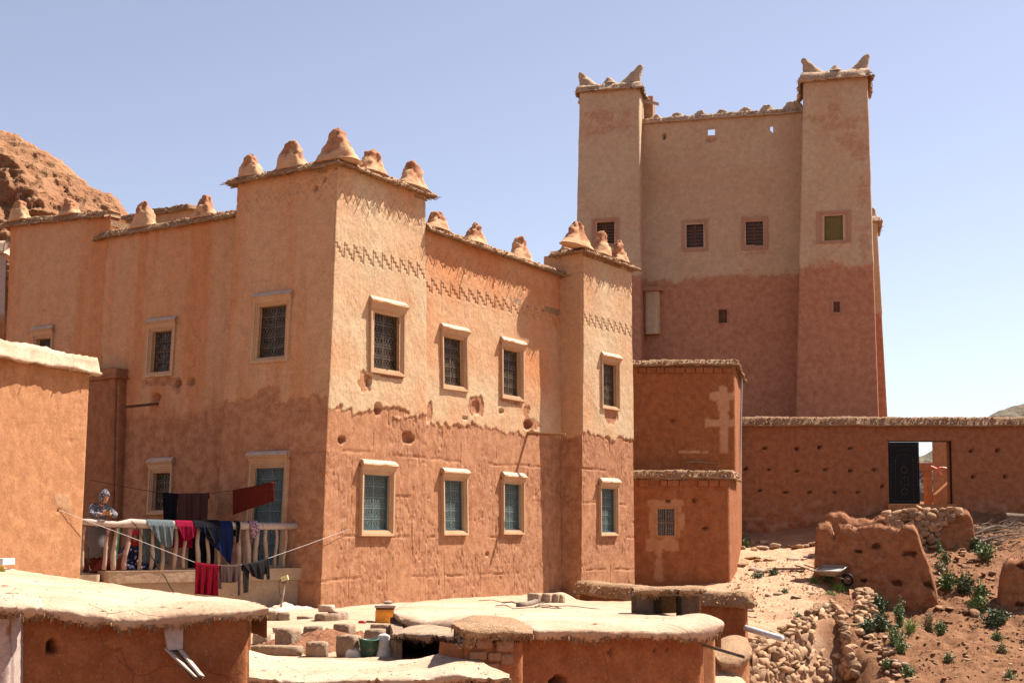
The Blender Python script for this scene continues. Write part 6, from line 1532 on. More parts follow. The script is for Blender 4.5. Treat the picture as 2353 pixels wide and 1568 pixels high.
# ------------------------------------------------------------------ courtyard things
def rblock(seed, sx, sy, sz, mat='block', bev=0.022, name='mud_block'):
    bm = bmesh.new(); bmesh.ops.create_cube(bm, size=1); bmesh.ops.subdivide_edges(bm, edges=bm.edges[:], cuts=3, use_grid_fill=True)
    rr = random.Random(seed); o = rr.uniform(0, 50)
    for v in bm.verts:
        c = v.co.copy(); e = sorted([abs(c.x), abs(c.y), abs(c.z)])
        if e[1] > 0.49: v.co *= 0.955
        if e[0] > 0.49: v.co *= 0.95
        p = np.array([[c.x * 2.1 + o, c.y * 2.1, c.z * 2.1]]); k = 1 + 0.10 * float(fbm(p[:, 0], p[:, 1], p[:, 2], seed, 3)[0]); v.co *= k
        v.co = Vector((v.co.x * sx, v.co.y * sy, (v.co.z + 0.5) * sz))
    me = bpy.data.meshes.new(name); bm.to_mesh(me); bm.free(); me.polygons.foreach_set('use_smooth', np.full(len(me.polygons), True)); me.materials.append(M[mat]); return me
GB = 'mud blocks set out across the courtyard'
for k, (x0, x1, y0, y1, lab) in enumerate(((580, 621, 1458, 1484, 'grey mud block half hidden by the end of the flat roof'), (636, 687, 1449, 1490, 'tall grey mud block with a crumbling side, beside the one half hidden by the roof'), (694, 745, 1442, 1470, 'square mud block in the back row of the courtyard, behind the red soil heap'), (769, 814, 1436, 1462, 'mud block with a broken top at the far end of the red soil heap'),
     (853, 905, 1436, 1458, 'wide low mud block by the lean-to'), (836, 887, 1450, 1484, 'tilted mud block right behind the bucket'), (701, 756, 1479, 1513, 'big squared mud block resting against the parapet'), (776, 827, 1466, 1513, 'tall tapered mud block standing next to the bucket'))):
    P = atz((x0 + x1) / 2, y1, -1.42); P[1] += 0.12; P[0] *= P[1] / (P[1] - 0.12); sc = P[1] / FPX
    o = inst('mud_block', rblock(400 + k, (x1 - x0) * sc * 0.86, 0.26, (y1 - y0) * sc * 1.12), P, (0, 0, random.Random(k).uniform(-0.5, 0.1))); tag(o, lab, 'block', GB)
for k, (x0, x1, y0, y1, lab, mt) in enumerate(((609, 640, 1402, 1424, 'rough brown stone at the edge of the pale paving below the lamp pole', 'block'), (636, 664, 1405, 1424, 'lumpy stone next to the rough brown one below the lamp pole', 'block'), (727, 779, 1408, 1429, 'split mud block in front of the lime basin', 'block'), (757, 798, 1402, 1427, 'smooth mud block beside the split one', 'palestone'), (688, 714, 1414, 1424, 'small stone in front of the lime basin', 'palestone'), (735, 765, 1392, 1408, 'round stone lying on the split mud block', 'palestone'), (668, 693, 1374, 1392, 'brown boulder in the corner under the terrace', 'block'), (636, 655, 1440, 1452, 'white rounded stone on the courtyard floor', 'palestone'))):
    yb = y1 if k != 5 else 1428
    P = atz((x0 + x1) / 2, yb, -1.41); sc = P[1] / FPX
    if k == 5: P[2] += 0.17
    o = inst('rock', rblock(430 + k, (x1 - x0) * sc, 0.24, (y1 - y0) * sc, mt), P, (0, 0, 0.3 * k)); tag(o, lab, 'stone')
P = atz(633, 1508, -1.41); o = inst('curb_block', rblock(450, 0.62, 0.2, 0.13), P + np.array([0, .1, 0]), (0, 0, -0.22)); tag(o, 'long low mud curb between the parapet and the grey blocks', 'curb')
# soil heap
def heap(name, px0, px1, py0, py1, h, seed, mat, label, kind, n=46, z=-1.41):
    A, Bq = atz(px0, py1, z), atz(px1, py0, z); x0, x1 = min(A[0], atz(px0, py0, z)[0]), Bq[0]; y0, y1 = A[1], Bq[1]
    u, v = np.meshgrid(np.linspace(-1, 1, n), np.linspace(-1, 1, n)); r = np.sqrt(u * u + v * v)
    Zh = z - 0.03 + h * np.clip(1 - r, 0, 1) ** 0.7 * (1 + 0.8 * fbm(u * 2, v * 2, None, seed, 3)) + 0.05 * fbm(u * 11, v * 11, None, seed + 1, 3) * (r < 0.98)
    V = np.stack([(x0 + x1) / 2 + u * (x1 - x0) / 2, (y0 + y1) / 2 + v * (y1 - y0) / 2, Zh], -1)
    o = mesh(name, V.reshape(-1, 3), gridF(n, n), M[mat]); tag(o, label, kind='stuff'); return o
M['darksoil'] = rough_mat('fresh red soil', (0.26, 0.095, 0.042), (0.38, 0.165, 0.08), 5.0, (0.45, 0.23, 0.12), 1.0, 0.04, 18)
heap('soil_heap', 700, 890, 1446, 1510, 0.16, 461, 'darksoil', 'loose red soil heaped between the mud blocks', 'stuff')
heap('soil_heap', 600, 720, 1466, 1496, 0.06, 463, 'darksoil', 'thin red soil around the grey blocks', 'stuff')
lb = heap('lime_basin', 632, 760, 1386, 1416, 0.12, 465, 'hoodtop', None, None); tag(lb, 'low whitish lime mound with an orange stain at the foot of the tower', 'mound', kind='thing')
# orange tub with a wooden lid and a stone on it
P = atz(883, 1430, -1.41); sc = P[1] / FPX; tb = empty('orange_tub', P, 'orange plastic tub with a wooden lid, standing by the curled roof lip', 'tub')
w_ = 45 * sc; h_ = 30 * sc; V = []
for j, (z, k) in enumerate(((0, 0.94), (0.02, 1.0), (0.8, 1.0), (1.0, 0.92))):
    for i in range(16):
        an = 2 * math.pi * i / 16; x, y = math.cos(an), math.sin(an); r = (abs(x) ** 6 + abs(y) ** 6) ** (-1 / 6); V.append(P + np.array([x * r * w_ / 2 * k, y * r * w_ / 2.6 * k + 0.14, z * h_]))
mesh('tub_body', V, [(j * 16 + i, j * 16 + (i + 1) % 16, (j + 1) * 16 + (i + 1) % 16, (j + 1) * 16 + i) for j in range(3) for i in range(16)] + [tuple(range(48, 64))], plain('orange plastic tub', (0.98, 0.36, 0.02), 0.45), tb, False)
m = MB(); m.box(P + np.array([0.01, .14, h_ + 0.055]), (w_ / 2 + 0.01, 0, 0), (0, 0.17, 0), (0, 0, 0.018)); m.build('lid', M['pink'], tb)
m = MB(); m.box(P + np.array([0.0, .14, h_ + 0.02]), (w_ / 2 - 0.02, 0, 0), (0, 0.15, 0), (0, 0, 0.02)); m.build('rim', M['lattice'], tb)
o = inst('rock', PALE[1], P + np.array([0.03, .13, h_ + 0.12]), (0, 0, .4), (0.17, 0.14, 0.11)); tag(o, 'round stone weighing down the lid of the orange tub', 'stone')
for k, (dx, dy, s) in enumerate(((0.33, 0.35, 0.16), (0.44, 0.5, 0.2))):
    o = inst('crate', rblock(470 + k, 0.3, 0.25, s, 'hoodtop'), P + np.array([dx, dy, 0]), (0, 0, 0.2 * k)); tag(o, ('white crate tucked behind the orange tub', 'taller white crate deeper under the roof lip')[k], 'crate')
# bucket and the white sack behind it
P = atz(846, 1512, -1.41); P[1] += 0.1; sc = P[1] / FPX; bk = empty('bucket', P, 'battered green and blue bucket standing among the mud blocks', 'bucket')
V = []; hb = 44 * sc; rt_, rb_ = 24 * sc, 18.5 * sc
for (z, r) in ((0, rb_), (hb * 0.93, rt_ * 0.98), (hb * 0.94, rt_ * 1.05), (hb, rt_ * 1.05), (hb, rt_ * 0.96), (0.02, rb_ * 0.93)):
    for i in range(20): an = 2 * math.pi * i / 20; V.append(P + np.array([r * math.cos(an), r * math.sin(an), z + 0.012 * math.sin(an * 2 + 1) * (z > 0.1)]))
mesh('bucket_body', V, [(j * 20 + i, j * 20 + (i + 1) % 20, (j + 1) * 20 + (i + 1) % 20, (j + 1) * 20 + i) for j in range(5) for i in range(20)] + [tuple(range(20))[::-1], tuple(range(100, 120))], rough_mat('scuffed green bucket', (0.06, 0.10, 0.11), (0.05, 0.17, 0.09), 7, (0.24, 0.19, 0.09), 0.2, 0.003, 18, rough=0.5, spec=0.4), bk, True)
m = MB(); m.tube([P + np.array([rt_ * math.cos(a_), -rt_ * 0.75, hb * 0.93 - rt_ * 1.1 * abs(math.sin(a_))]) for a_ in np.linspace(math.pi, 2 * math.pi, 11)], 0.005, 5); m.build('handle', M['iron'], bk)
for k, (dx, dy, s) in enumerate(((-0.20, 0.02, 0.14), (0.16, 0.05, 0.26))):
    o = hump('sack', (P[0] + dx, P[1] + dy, P[2]), 0.3, 0.22, 0.2, s, 480 + k, plain('white sack', (0.72, 0.66, 0.58), 0.8), None, rough=0.03, base=P); tag(o, ('crumpled white sack lying against the bucket', 'taller white sack behind the bucket')[k], 'sack')
cl = hump('red_rag', tuple(atz(830, 1434, -1.41)), 0.5, 0.16, 0.12, 0.07, 485, plain('red cloth', (0.45, 0.03, 0.04), 0.8), None, rough=0.02, base=atz(830, 1434, -1.41)); tag(cl, 'small red rag dropped on the pale courtyard floor', 'cloth')
# the row of mud bricks on the roof
rr = random.Random(12)
for k, (x0, x1) in enumerate(((1216, 1245), (1246, 1270), (1268, 1287), (1283, 1297), (1255, 1263))):
    a_ = atY(x0, 1381 + k * 0.6, 20.4 - 0.0 * k); b_ = atY(x1, 1358 + k * 1.2, 20.4); w_ = (b_[0] - a_[0])
    if k == 4: continue
    o = inst('brick', rblock(490 + k, w_ * 0.98, 0.2, (b_[2] - a_[2]), 'block'), np.array([(a_[0] + b_[0]) / 2, 20.4 + 0.06 * k, a_[2] - 0.02]), (0, 0, -0.5 + 0.1 * k)); tag(o, ('pale mud brick at the near end of the row on the roof', 'mud brick second in the row on the roof', 'brown mud brick third in the row on the roof', 'mud brick at the far end of the row on the roof')[k], 'brick', 'mud bricks in a row on the roof')
# old hose and canes lying on the roof
hs_ = empty('old_hose', roofz(1200, 1394), 'bent length of old grey hose lying on the pale roof among canes', 'hose')
m = MB(); hp = [(1190, 1397), (1205, 1396), (1222, 1392), (1234, 1387), (1238, 1382), (1236, 1379)]
m.tube([roofz(x, y) + np.array([0, 0, 0.05]) for x, y in hp], 0.042, 8); m.build('tube', M['greywood'], hs_, smooth=True)
cn = [((1100, 1383), (1160, 1389)), ((1154, 1388), (1200, 1394)), ((1138, 1395), (1180, 1402)), ((1180, 1402), (1300, 1404)), ((1230, 1400), (1255, 1385)), ((1235, 1398), (1378, 1403)), ((1245, 1400), (1290, 1402)), ((1228, 1397), (1284, 1399))]
for k, (a_, b_) in enumerate(cn):
    m = MB(); p0_, p1_ = roofz(*a_) + up0 * 0.03, roofz(*b_) + up0 * 0.03; m.tube([p0_, (p0_ + p1_) / 2 + up0 * 0.03, p1_], 0.012 if k in (1,) else 0.006, 5); o = m.build('cane', M['greywood'], base=p0_); tag(o, 'thin dry cane lying on the pale roof by the old hose', 'cane', 'canes on the roof')
# lamp on a rusty pole
lpz = atz(645, 1394, -1.38); lpz = atY(645, 1394, 26.0)
lm = empty('lamp_pole', lpz, 'thin rusty pole carrying a small yellowed lamp, before the terrace front', 'lamp')
topp = atY(654, 1334, 26.0); m = MB(); m.tube([lpz, (lpz + topp) / 2 + np.array([0.008, 0, 0]), topp], 0.020, 6); m.build('pole', rough_mat('rust and white pole', (0.42, 0.16, 0.05), (0.7, 0.6, 0.5), 5, None, 0.2, 0.003, 30), lm)
m = MB(); m.box(topp + np.array([0.0, 0, 0.055]), (0.062, 0, 0.02), (0, 0.05, 0), (-0.012, 0, 0.045)); m.build('lamp_head', plain('yellowed plastic', (0.72, 0.62, 0.28), 0.5), lm)
m = MB(); m.tube([topp + np.array([-0.06, 0, 0.0]), topp + np.array([-0.04, -0.03, -0.03]), topp + np.array([0.05, -0.03, -0.02]), topp + np.array([0.06, 0, 0.03])], 0.018, 6); m.build('bracket', M['greywood'], lm)
m = MB(); m.tube([topp + np.array([-0.03, 0, 0.05]), topp + np.array([-0.11, 0, 0.0]), topp + np.array([-0.10, 0, -0.2]), topp + np.array([-0.07, 0, -0.3])], 0.006, 5); m.build('wire', M['black'], lm)
# a scrap of distant house at the far edge
dh = empty('far_house', (-18, 46, 0), 'pale-roofed mud house glimpsed beside the long house at the edge of the view', 'house')
d0, d1 = atY(-120, 585, 46), atY(14, 580, 46)
rdh = Ribbon([d0, d1], [d0, d1], -1, d1[2], [0.2], 0.2); rdh.build('wall', M['pinkwall'], dh, surf(lambda s: 7.5, None, None, None, (), (), seed=497, lifts=False))
eave([at3(d0, d1[2]), at3(d1, d1[2])], 0.2, dh, 499, th=0.4, inn=1.0, mat='cream', reeds=False)
# ------------------------------------------------------------------ laundry
def cloth_mat(name, c1, c2, scale=60, stretch=None, bump=0.25, rough=0.9, sheen=0.0):
    m, nt, b = newmat(name); p = pos(nt)
    a = noise(nt, p, 6, 4); f = noise(nt, p, scale, 2, 0.5, stretch)
    nt.links.new(mixc(nt, ramp(nt, f, 0.35, 0.65), dim(c1, .8), dim(c2, .8)), b.inputs['Base Color'])
    b.inputs['Roughness'].default_value = rough; b.inputs['Specular IOR Level'].default_value = 0.04
    b.inputs['Sheen Weight'].default_value = sheen
    nt.links.new(bumpn(nt, f, bump, 0.004, bumpn(nt, a, 0.2, 0.01)), b.inputs['Normal']); return m
M['greyknit'] = cloth_mat('grey ribbed knit', (0.075, 0.095, 0.10), (0.15, 0.175, 0.18), 70, (1, 1, 0.1))
M['crimson'] = cloth_mat('crimson jersey', (0.17, 0.004, 0.022), (0.24, 0.008, 0.034))
M['navy'] = cloth_mat('navy cloth', (0.008, 0.014, 0.055), (0.014, 0.024, 0.085))
M['blackcloth'] = cloth_mat('black cloth', (0.006, 0.006, 0.008), (0.014, 0.013, 0.015))
M['velvet'] = cloth_mat('red velvet', (0.07, 0.0, 0.004), (0.15, 0.002, 0.009), 14, (6, 6, 0.5))
M['brownshirt'] = cloth_mat('brown jersey', (0.05, 0.029, 0.025), (0.07, 0.04, 0.035))
M['charcoal'] = cloth_mat('charcoal jersey', (0.012, 0.010, 0.011), (0.022, 0.018, 0.018))
M['blanket'] = cloth_mat('brown striped blanket', (0.045, 0.022, 0.018), (0.085, 0.04, 0.032), 5, (7, 7, 0.05))
M['rug'] = cloth_mat('dark red rug', (0.09, 0.014, 0.008), (0.125, 0.02, 0.012), 30)
M['floral'] = cloth_mat('purple print scarf', (0.16, 0.01, 0.05), (0.55, 0.42, 0.45), 36)
def cloth(name, mat, label, cat, top, bottom, n, back=0.0, rad=0.085, fold=0.03, freq=38.0, nu=36, nv=22, group=None, seed=0, thick=0.008, wrap=True, bottom_n=0.0):
    """a cloth hung over a rail (wrap) or a line: top and bottom edges in 3D, outward normal n, back = length hanging behind"""
    T, Bm = resample(top, nu), np.stack([np.interp(np.linspace(0, 1, nu), np.linspace(0, 1, len(bottom)), [p[k] for p in bottom]) for k in range(3)], -1)
    Lw = np.linalg.norm(top[-1] - top[0]); s = np.linspace(0, Lw, nu)
    rows = []; ph = random.Random(seed).uniform(0, 6)
    fo = lambda g: fold * (g ** 0.7) * (np.sin(s * freq + ph + 1.5 * fbm(s * 3, 0 * s, None, seed, 2)) + 0.5 * np.sin(s * freq * 2.3 + ph))
    if wrap:
        kb = max(2, int(back / 0.06))
        if back > 0.02:
            for k in range(kb): g = 1 - k / kb; rows.append(T - n * (rad + 0.012 + 0 * s[:, None]) - np.array([0, 0, 1]) * (back * g) - n * np.abs(fo(g))[:, None] * 0.8)
        for a in np.linspace(0, math.pi, 7): rows.append(T + n * (-(rad + 0.012) * math.cos(a)) + np.array([0, 0, (rad + 0.012) * math.sin(a)]))
        base = T + n * (rad + 0.012)
    else:
        rows.append(T - n * 0.012 - np.array([0, 0, 0.10])); rows.append(T - n * 0.009); rows.append(T + np.array([0, 0, 0.008])); base = T + n * 0.008
    for k in range(1, nv + 1):
        g = k / nv; p = base + (Bm - T) * np.array([1, 1, 1]) * g + n * (0 if wrap else 0)
        rows.append(p + n * (fo(g) + fold * 0.5)[:, None] + n * bottom_n * g)
    V = np.array(rows); b0 = V.reshape(-1, 3).mean(0)
    o = mesh(name, V.reshape(-1, 3), gridF(V.shape[0], nu), mat, None, True, base=b0)
    so = o.modifiers.new('thickness', 'SOLIDIFY'); so.thickness = thick; so.offset = 0
    tag(o, label, cat, group); return o
def rl_(pts, off=0.0): return [onrail(x, y, off) for x, y in pts]
RC = 1206
cloth('sweater', M['greyknit'], 'grey ribbed knit sweater draped over the pole railing', 'sweater', rl_([(334, 1204), (394, 1206)]), rl_([(346, 1222), (356, 1238), (366, 1250), (376, 1256), (389, 1254), (394, 1228)]), tn, 0.72, fold=0.018, freq=46, seed=1)
cloth('top', M['crimson'], 'crimson red top draped over the railing between the grey sweater and the navy cloth', 'garment', rl_([(400, 1206), (448, 1207)]), rl_([(406, 1216), (414, 1234), (421, 1243), (432, 1238), (441, 1232), (447, 1216)]), tn, 0.42, fold=0.02, freq=30, seed=2)
cloth('shawl', M['navy'], 'navy blue shawl hanging over the railing in a long point', 'shawl', rl_([(460, 1207), (529, 1207)]), rl_([(462, 1222), (478, 1246), (498, 1268), (512, 1282), (523, 1296), (528, 1240)]), tn, 0.3, fold=0.035, freq=22, seed=3)
cloth('shawl', M['blackcloth'], 'black shawl hanging low behind the navy one on the railing', 'shawl', rl_([(440, 1207), (500, 1207)], -0.004), rl_([(476, 1235), (482, 1248), (492, 1253), (497, 1240)], 0.02), tn, 0.80, rad=0.10, fold=0.03, freq=24, seed=4)
cloth('strap', M['blackcloth'], 'thin black strap of cloth over the railing, beside the navy shawl', 'cloth', rl_([(538, 1207), (547, 1207)]), rl_([(537, 1248), (543, 1244)]), tn, 0.2, fold=0.006, nu=8, seed=5)
cloth('scarf', M['floral'], 'purple and white printed scarf knotted over the railing', 'scarf', rl_([(570, 1206), (588, 1206)]), rl_([(573, 1230), (578, 1236), (586, 1230)]), tn, 0.35, fold=0.02, freq=60, nu=14, seed=6)
# the line in front
LA = onplane(135, 1170, U, on_); f_, z_ = rt.uv(2, 803, 1214); LB = rt.P(2, f_, z_) + nR * 0.02
def online(px, py):
    """on the upright plane of the washing line"""
    d = LB - LA; nn = np.array([d[1], -d[0], 0]); nn /= np.linalg.norm(nn); return onplane(px, py, LA, nn)
dl_ = (LB - LA) * np.array([1, 1, 0]); dl_ /= np.linalg.norm(dl_); ln_ = np.array([dl_[1], -dl_[0], 0])
lk = [(135, 1170), (190, 1192), (300, 1233), (400, 1272), (446, 1290), (475, 1295), (503, 1297), (530, 1297.5), (556, 1296), (590, 1290), (617, 1281), (700, 1252), (803, 1214)]
m = MB(); m.tube([online(*p) for p in lk], 0.0045, 5); cl_ = m.build('washing_line', plain('white cord', (0.5, 0.43, 0.38), 0.7), base=LA); tag(cl_, 'white washing line strung from the orange wall block to the corner tower', 'washing line')
def ol(p): return [online(*q) for q in p]
cloth('trousers', M['velvet'], 'dark red velvet trousers pegged on the white washing line', 'trousers', ol([(447, 1290), (475, 1295), (501, 1297)]), ol([(443, 1363), (460, 1364), (480, 1366), (501, 1368)]), ln_, wrap=False, fold=0.022, freq=34, seed=7)
def garment(name, mat, label, top, body, sleeves, seed, fold=0.02):
    o = cloth(name, mat, label, 'garment', ol(top), ol(body), ln_, wrap=False, fold=fold, freq=26, seed=seed)
    for t_, b_ in sleeves:
        s_ = cloth('sleeve', mat, None, None, ol(t_), ol(b_), ln_, wrap=False, fold=0.008, freq=60, nu=10, seed=seed + 1, bottom_n=0.01)
        s_.parent = o; s_.location = s_.location - o.location
    return o
garment('shirt', M['brownshirt'], 'brown long-sleeved shirt hanging in the middle of the washing line', [(504, 1297), (530, 1298), (552, 1296)], [(506, 1336), (528, 1338), (546, 1334)], [([(503, 1299), (509, 1299)], [(500, 1350), (506, 1352)]), ([(546, 1312), (552, 1300)], [(545, 1367), (550, 1366)])], 11)
garment('shirt', M['charcoal'], 'charcoal long-sleeved shirt hanging nearest the tower on the washing line', [(556, 1296), (590, 1290), (616, 1282)], [(572, 1318), (585, 1326), (600, 1331), (609, 1316)], [([(556, 1298), (572, 1296)], [(557, 1361), (568, 1359)]), ([(608, 1290), (617, 1283)], [(610, 1330), (617, 1330)])], 13, 0.026)
# the dark washing on the back line
BLp = onplane(370, 1130, W1b + nL * 1.15, nL)
def obl(p): return [onplane(x, y, BLp, nL) for x, y in p]
fb, zb = rt.uv(1, 641, 1100); bend = rt.P(1, fb, zb)
m = MB(); m.tube(obl([(205, 1101), (300, 1120), (372, 1132), (430, 1134), (482, 1132), (536, 1126), (600, 1114)]) + [bend], 0.006, 5)
o = m.build('washing_line', M['black'], base=BLp); tag(o, 'dark washing line along the shaded wall at the back of the terrace', 'washing line')
cloth('robe', M['blackcloth'], 'long black robe on the back line, overlapping the low window', 'robe', obl([(376, 1132), (410, 1134)]), obl([(382, 1215), (408, 1216)]), nL, wrap=False, fold=0.03, freq=30, seed=21, nu=20)
cloth('blanket', M['blanket'], 'dark brown striped blanket on the back line beside the black robe', 'blanket', obl([(410, 1134), (480, 1133)]), obl([(408, 1196), (479, 1192)]), nL, wrap=False, fold=0.018, freq=16, seed=22)
rgp = onplane(580, 1140, B + nL * 0.75, nL)
def orl(p): return [onplane(x, y, rgp, nL) for x, y in p]
cloth('rug', M['rug'], 'dark red rug hung slanting across the blue door', 'rug', orl([(536, 1126), (580, 1118), (628, 1107)]), orl([(536, 1182), (580, 1166), (632, 1150)]), nL, wrap=False, fold=0.008, freq=9, seed=23, thick=0.014)
m = MB(); m.tube([onrail(275, 1200, -0.1), onrail(263, 1307, -0.25)], 0.022, 7); o = m.build('green_pole', plain('green enamel', (0.01, 0.22, 0.13), 0.4), base=onrail(263, 1307, -0.25)); tag(o, 'green painted pole leaning behind the railing near the seated woman', 'pole')
p = onrail(236, 1300, -0.5); o = mesh('red_mattress', *(lambda b: (np.concatenate(b.V), b.F))((lambda b: (b.box(p + np.array([0, 0, 0.02]), tw_ * 0.28, tn * 0.25, (0, 0, 0.13)), b)[1])(MB())), M['rug'], None, False, base=p); tag(o, 'folded dark red mattress on the terrace floor behind the pink pole', 'mattress')
m = MB(); m.tube([onrail(x, y, 0.10) for x, y in ((302, 1196), (308, 1202), (322, 1222), (330, 1244), (345, 1272), (362, 1302), (368, 1310))] + [onplane(x, y, R0, tn) + tn * 0.03 for x, y in ((375, 1320), (388, 1345), (400, 1362))], 0.008, 5); o = m.build('cable', M['black'], base=onrail(302, 1196)); tag(o, 'black cable dangling from the railing down the terrace front', 'cable')

# ------------------------------------------------------------------ people
def skin_body(verts, edges, radii, sub=2):
    me = bpy.data.meshes.new('tmp'); me.from_pydata([tuple(v) for v in verts], edges, [])
    ob = bpy.data.objects.new('tmp', me); COL.objects.link(ob)
    sk = ob.modifiers.new('s', 'SKIN'); sk.use_smooth_shade = True
    if not me.skin_vertices: raise RuntimeError('no skin layer')
    for i, r in enumerate(radii):
        d = me.skin_vertices[0].data[i]; d.radius = (r, r) if not hasattr(r, '__len__') else r; d.use_root = i == 0
    ss = ob.modifiers.new('d', 'SUBSURF'); ss.levels = sub; ss.render_levels = sub
    dg = bpy.context.evaluated_depsgraph_get(); ev = ob.evaluated_get(dg); m2 = bpy.data.meshes.new_from_object(ev)
    V = np.array([v.co[:] for v in m2.vertices]); F = [tuple(p.vertices) for p in m2.polygons]
    bpy.data.objects.remove(ob); bpy.data.meshes.remove(m2); return V, F
def ellipsoid(c, r, R=None, nu=20, nv=14, cut=None):
    V = []; F = []
    for i in range(nv + 1):
        a = math.pi * i / nv
        for j in range(nu): b_ = 2 * math.pi * j / nu; V.append((r[0] * math.sin(a) * math.cos(b_), r[1] * math.sin(a) * math.sin(b_), r[2] * math.cos(a)))
    V = np.array(V); F = [(i * nu + j, (i + 1) * nu + j, (i + 1) * nu + (j + 1) % nu, i * nu + (j + 1) % nu) for i in range(nv) for j in range(nu)]
    if cut is not None: F = [f for f in F if not cut(V[list(f)].mean(0))]
    if R is not None: V = V @ np.asarray(R).T
    return V + np.asarray(c), F
def dots_mat(name, ground, spots, scale, th, stretch=None):
    m, nt, b = newmat(name); p = pos(nt)
    if stretch: mp = N(nt, 'ShaderNodeMapping'); mp.inputs['Scale'].default_value = stretch; nt.links.new(p, mp.inputs[0]); p = mp.outputs[0]
    vo = N(nt, 'ShaderNodeTexVoronoi'); vo.inputs['Scale'].default_value = scale; nt.links.new(p, vo.inputs['Vector'])
    nt.links.new(mixc(nt, ramp(nt, vo.outputs['Distance'], th, th - 0.12), ground, spots), b.inputs['Base Color']); b.inputs['Roughness'].default_value = 0.9
    return m
M['skin'] = plain('skin', (0.62, 0.30, 0.17), 0.55); M['skin2'] = plain('skin of the older woman', (0.50, 0.25, 0.15), 0.6)
M['dotjumper'] = dots_mat('navy jumper with pale dots', (0.075, 0.065, 0.08), (0.40, 0.37, 0.39), 38, 0.38, (1, 1, 0.62))
M['dotskirt'] = dots_mat('grey dotted skirt', (0.09, 0.072, 0.068), (0.19, 0.165, 0.16), 40, 0.25)
M['camo'] = dots_mat('mottled dark trousers', (0.03, 0.025, 0.02), (0.12, 0.095, 0.06), 16, 0.5)
M['floraldress'] = dots_mat('navy floral dress', (0.02, 0.022, 0.07), (0.62, 0.48, 0.5), 15, 0.36)
M['redscarf'] = dots_mat('red headscarf', (0.50, 0.015, 0.012), (0.55, 0.25, 0.06), 14, 0.30)
M['hair'] = plain('dark hair', (0.02, 0.013, 0.01), 0.6)
def person(name, foot, fwd, label, spec):
    """builds a figure in a frame with x to the figure's left, y forward, z up"""
    e = empty(name, foot, label, 'person')
    f = np.array([fwd[0], fwd[1], 0.0]); f /= np.linalg.norm(f); x = np.array([-f[1], f[0], 0.0])       # x: figure's left as seen from above
    R = np.stack([x, f, [0, 0, 1.0]], 1)
    W = lambda V: np.asarray(V) @ R.T + np.asarray(foot)
    spec(e, W, R); return e
def hand_fingers(mb, wrist, d, pal, side, s=1.0):
    """palm with four bent fingers of unequal length and a thumb from the side of the palm"""
    d = np.asarray(d, float); d /= np.linalg.norm(d); pal = np.asarray(pal, float); sd = np.cross(d, pal); sd /= np.linalg.norm(sd); pal = np.cross(sd, d)
    mb.box(wrist + d * 0.045 * s, d * 0.045 * s, sd * 0.036 * s, pal * 0.013 * s)
    for k, L in enumerate((0.062, 0.072, 0.068, 0.052)):
        b_ = wrist + d * 0.088 * s + sd * (k - 1.5) * 0.019 * s
        mb.tube([b_, b_ + d * L * 0.5 * s + pal * 0.008 * s, b_ + d * L * 0.8 * s + pal * 0.03 * s, b_ + d * L * 0.75 * s + pal * 0.052 * s], [0.0085 * s, 0.008 * s, 0.0075 * s, 0.006 * s], 6)
    t0 = wrist + d * 0.03 * s + sd * side * 0.036 * s
    mb.tube([t0, t0 + d * 0.025 * s + sd * side * 0.02 * s + pal * 0.01 * s, t0 + d * 0.055 * s + sd * side * 0.018 * s + pal * 0.028 * s], [0.011 * s, 0.0095 * s, 0.007 * s], 6)
def face(mb_dark, mb_lip, c, R, s=1.0):
    pass
def head_parts(e, W, c, tilt, yaw, body, skinm, s=1.0):
    """head with brow, nose, mouth, eyes and ears, joined to the body mesh list; returns rotation"""
    ct, st = math.cos(tilt), math.sin(tilt); cy__, sy = math.cos(yaw), math.sin(yaw)
    Rx = np.array([[1, 0, 0], [0, ct, st], [0, -st, ct]]); Rz = np.array([[cy__, -sy, 0], [sy, cy__, 0], [0, 0, 1]]); H = Rz @ Rx
    V, F = ellipsoid((0, 0, 0), (0.072 * s, 0.092 * s, 0.112 * s), None, 28, 22)
    y, z, x = V[:, 1], V[:, 2], V[:, 0]
    V[:, 0] *= np.where(z < 0, 1 - 0.28 * (-z / (0.112 * s)) ** 1.5, 1)
    V[:, 1] += 0.020 * s * np.exp(-((x / (0.013 * s)) ** 2 + ((z + 0.012 * s) / (0.022 * s)) ** 2)) * (y > 0)
    V[:, 1] -= 0.008 * s * (np.exp(-(((np.abs(x) - 0.03 * s) / (0.014 * s)) ** 2 + ((z - 0.012 * s) / (0.010 * s)) ** 2))) * (y > 0)
    V[:, 1] += 0.006 * s * np.exp(-((x / (0.022 * s)) ** 2 + ((z + 0.056 * s) / (0.008 * s)) ** 2)) * (y > 0)
    body.add(W(V @ H.T + c), F)
    for sx in (-1, 1):
        V, F = ellipsoid((sx * 0.073 * s, -0.005, -0.005), (0.008 * s, 0.016 * s, 0.028 * s), None, 8, 6); body.add(W(V @ H.T + c), F)
    d = MB()
    for sx in (-1, 1):
        V, F = ellipsoid((sx * 0.029 * s, 0.080 * s, 0.010 * s), (0.013 * s, 0.007 * s, 0.0055 * s), None, 10, 6); d.add(W(V @ H.T + c), F)
        V, F = ellipsoid((sx * 0.030 * s, 0.084 * s, 0.027 * s), (0.018 * s, 0.006 * s, 0.0035 * s), None, 10, 6); d.add(W(V @ H.T + c), F)
    d.build('eye', M['hair'], e, smooth=True)
    l = MB(); V, F = ellipsoid((0, 0.083 * s, -0.055 * s), (0.021 * s, 0.008 * s, 0.0065 * s), None, 12, 6); l.add(W(V @ H.T + c), F); l.build('lips', plain('lips', (0.45, 0.13, 0.10), 0.5), e, smooth=True)
    return H
gp = onrail(219, 1306, -0.42); gp[2] = zT_ - 0.05
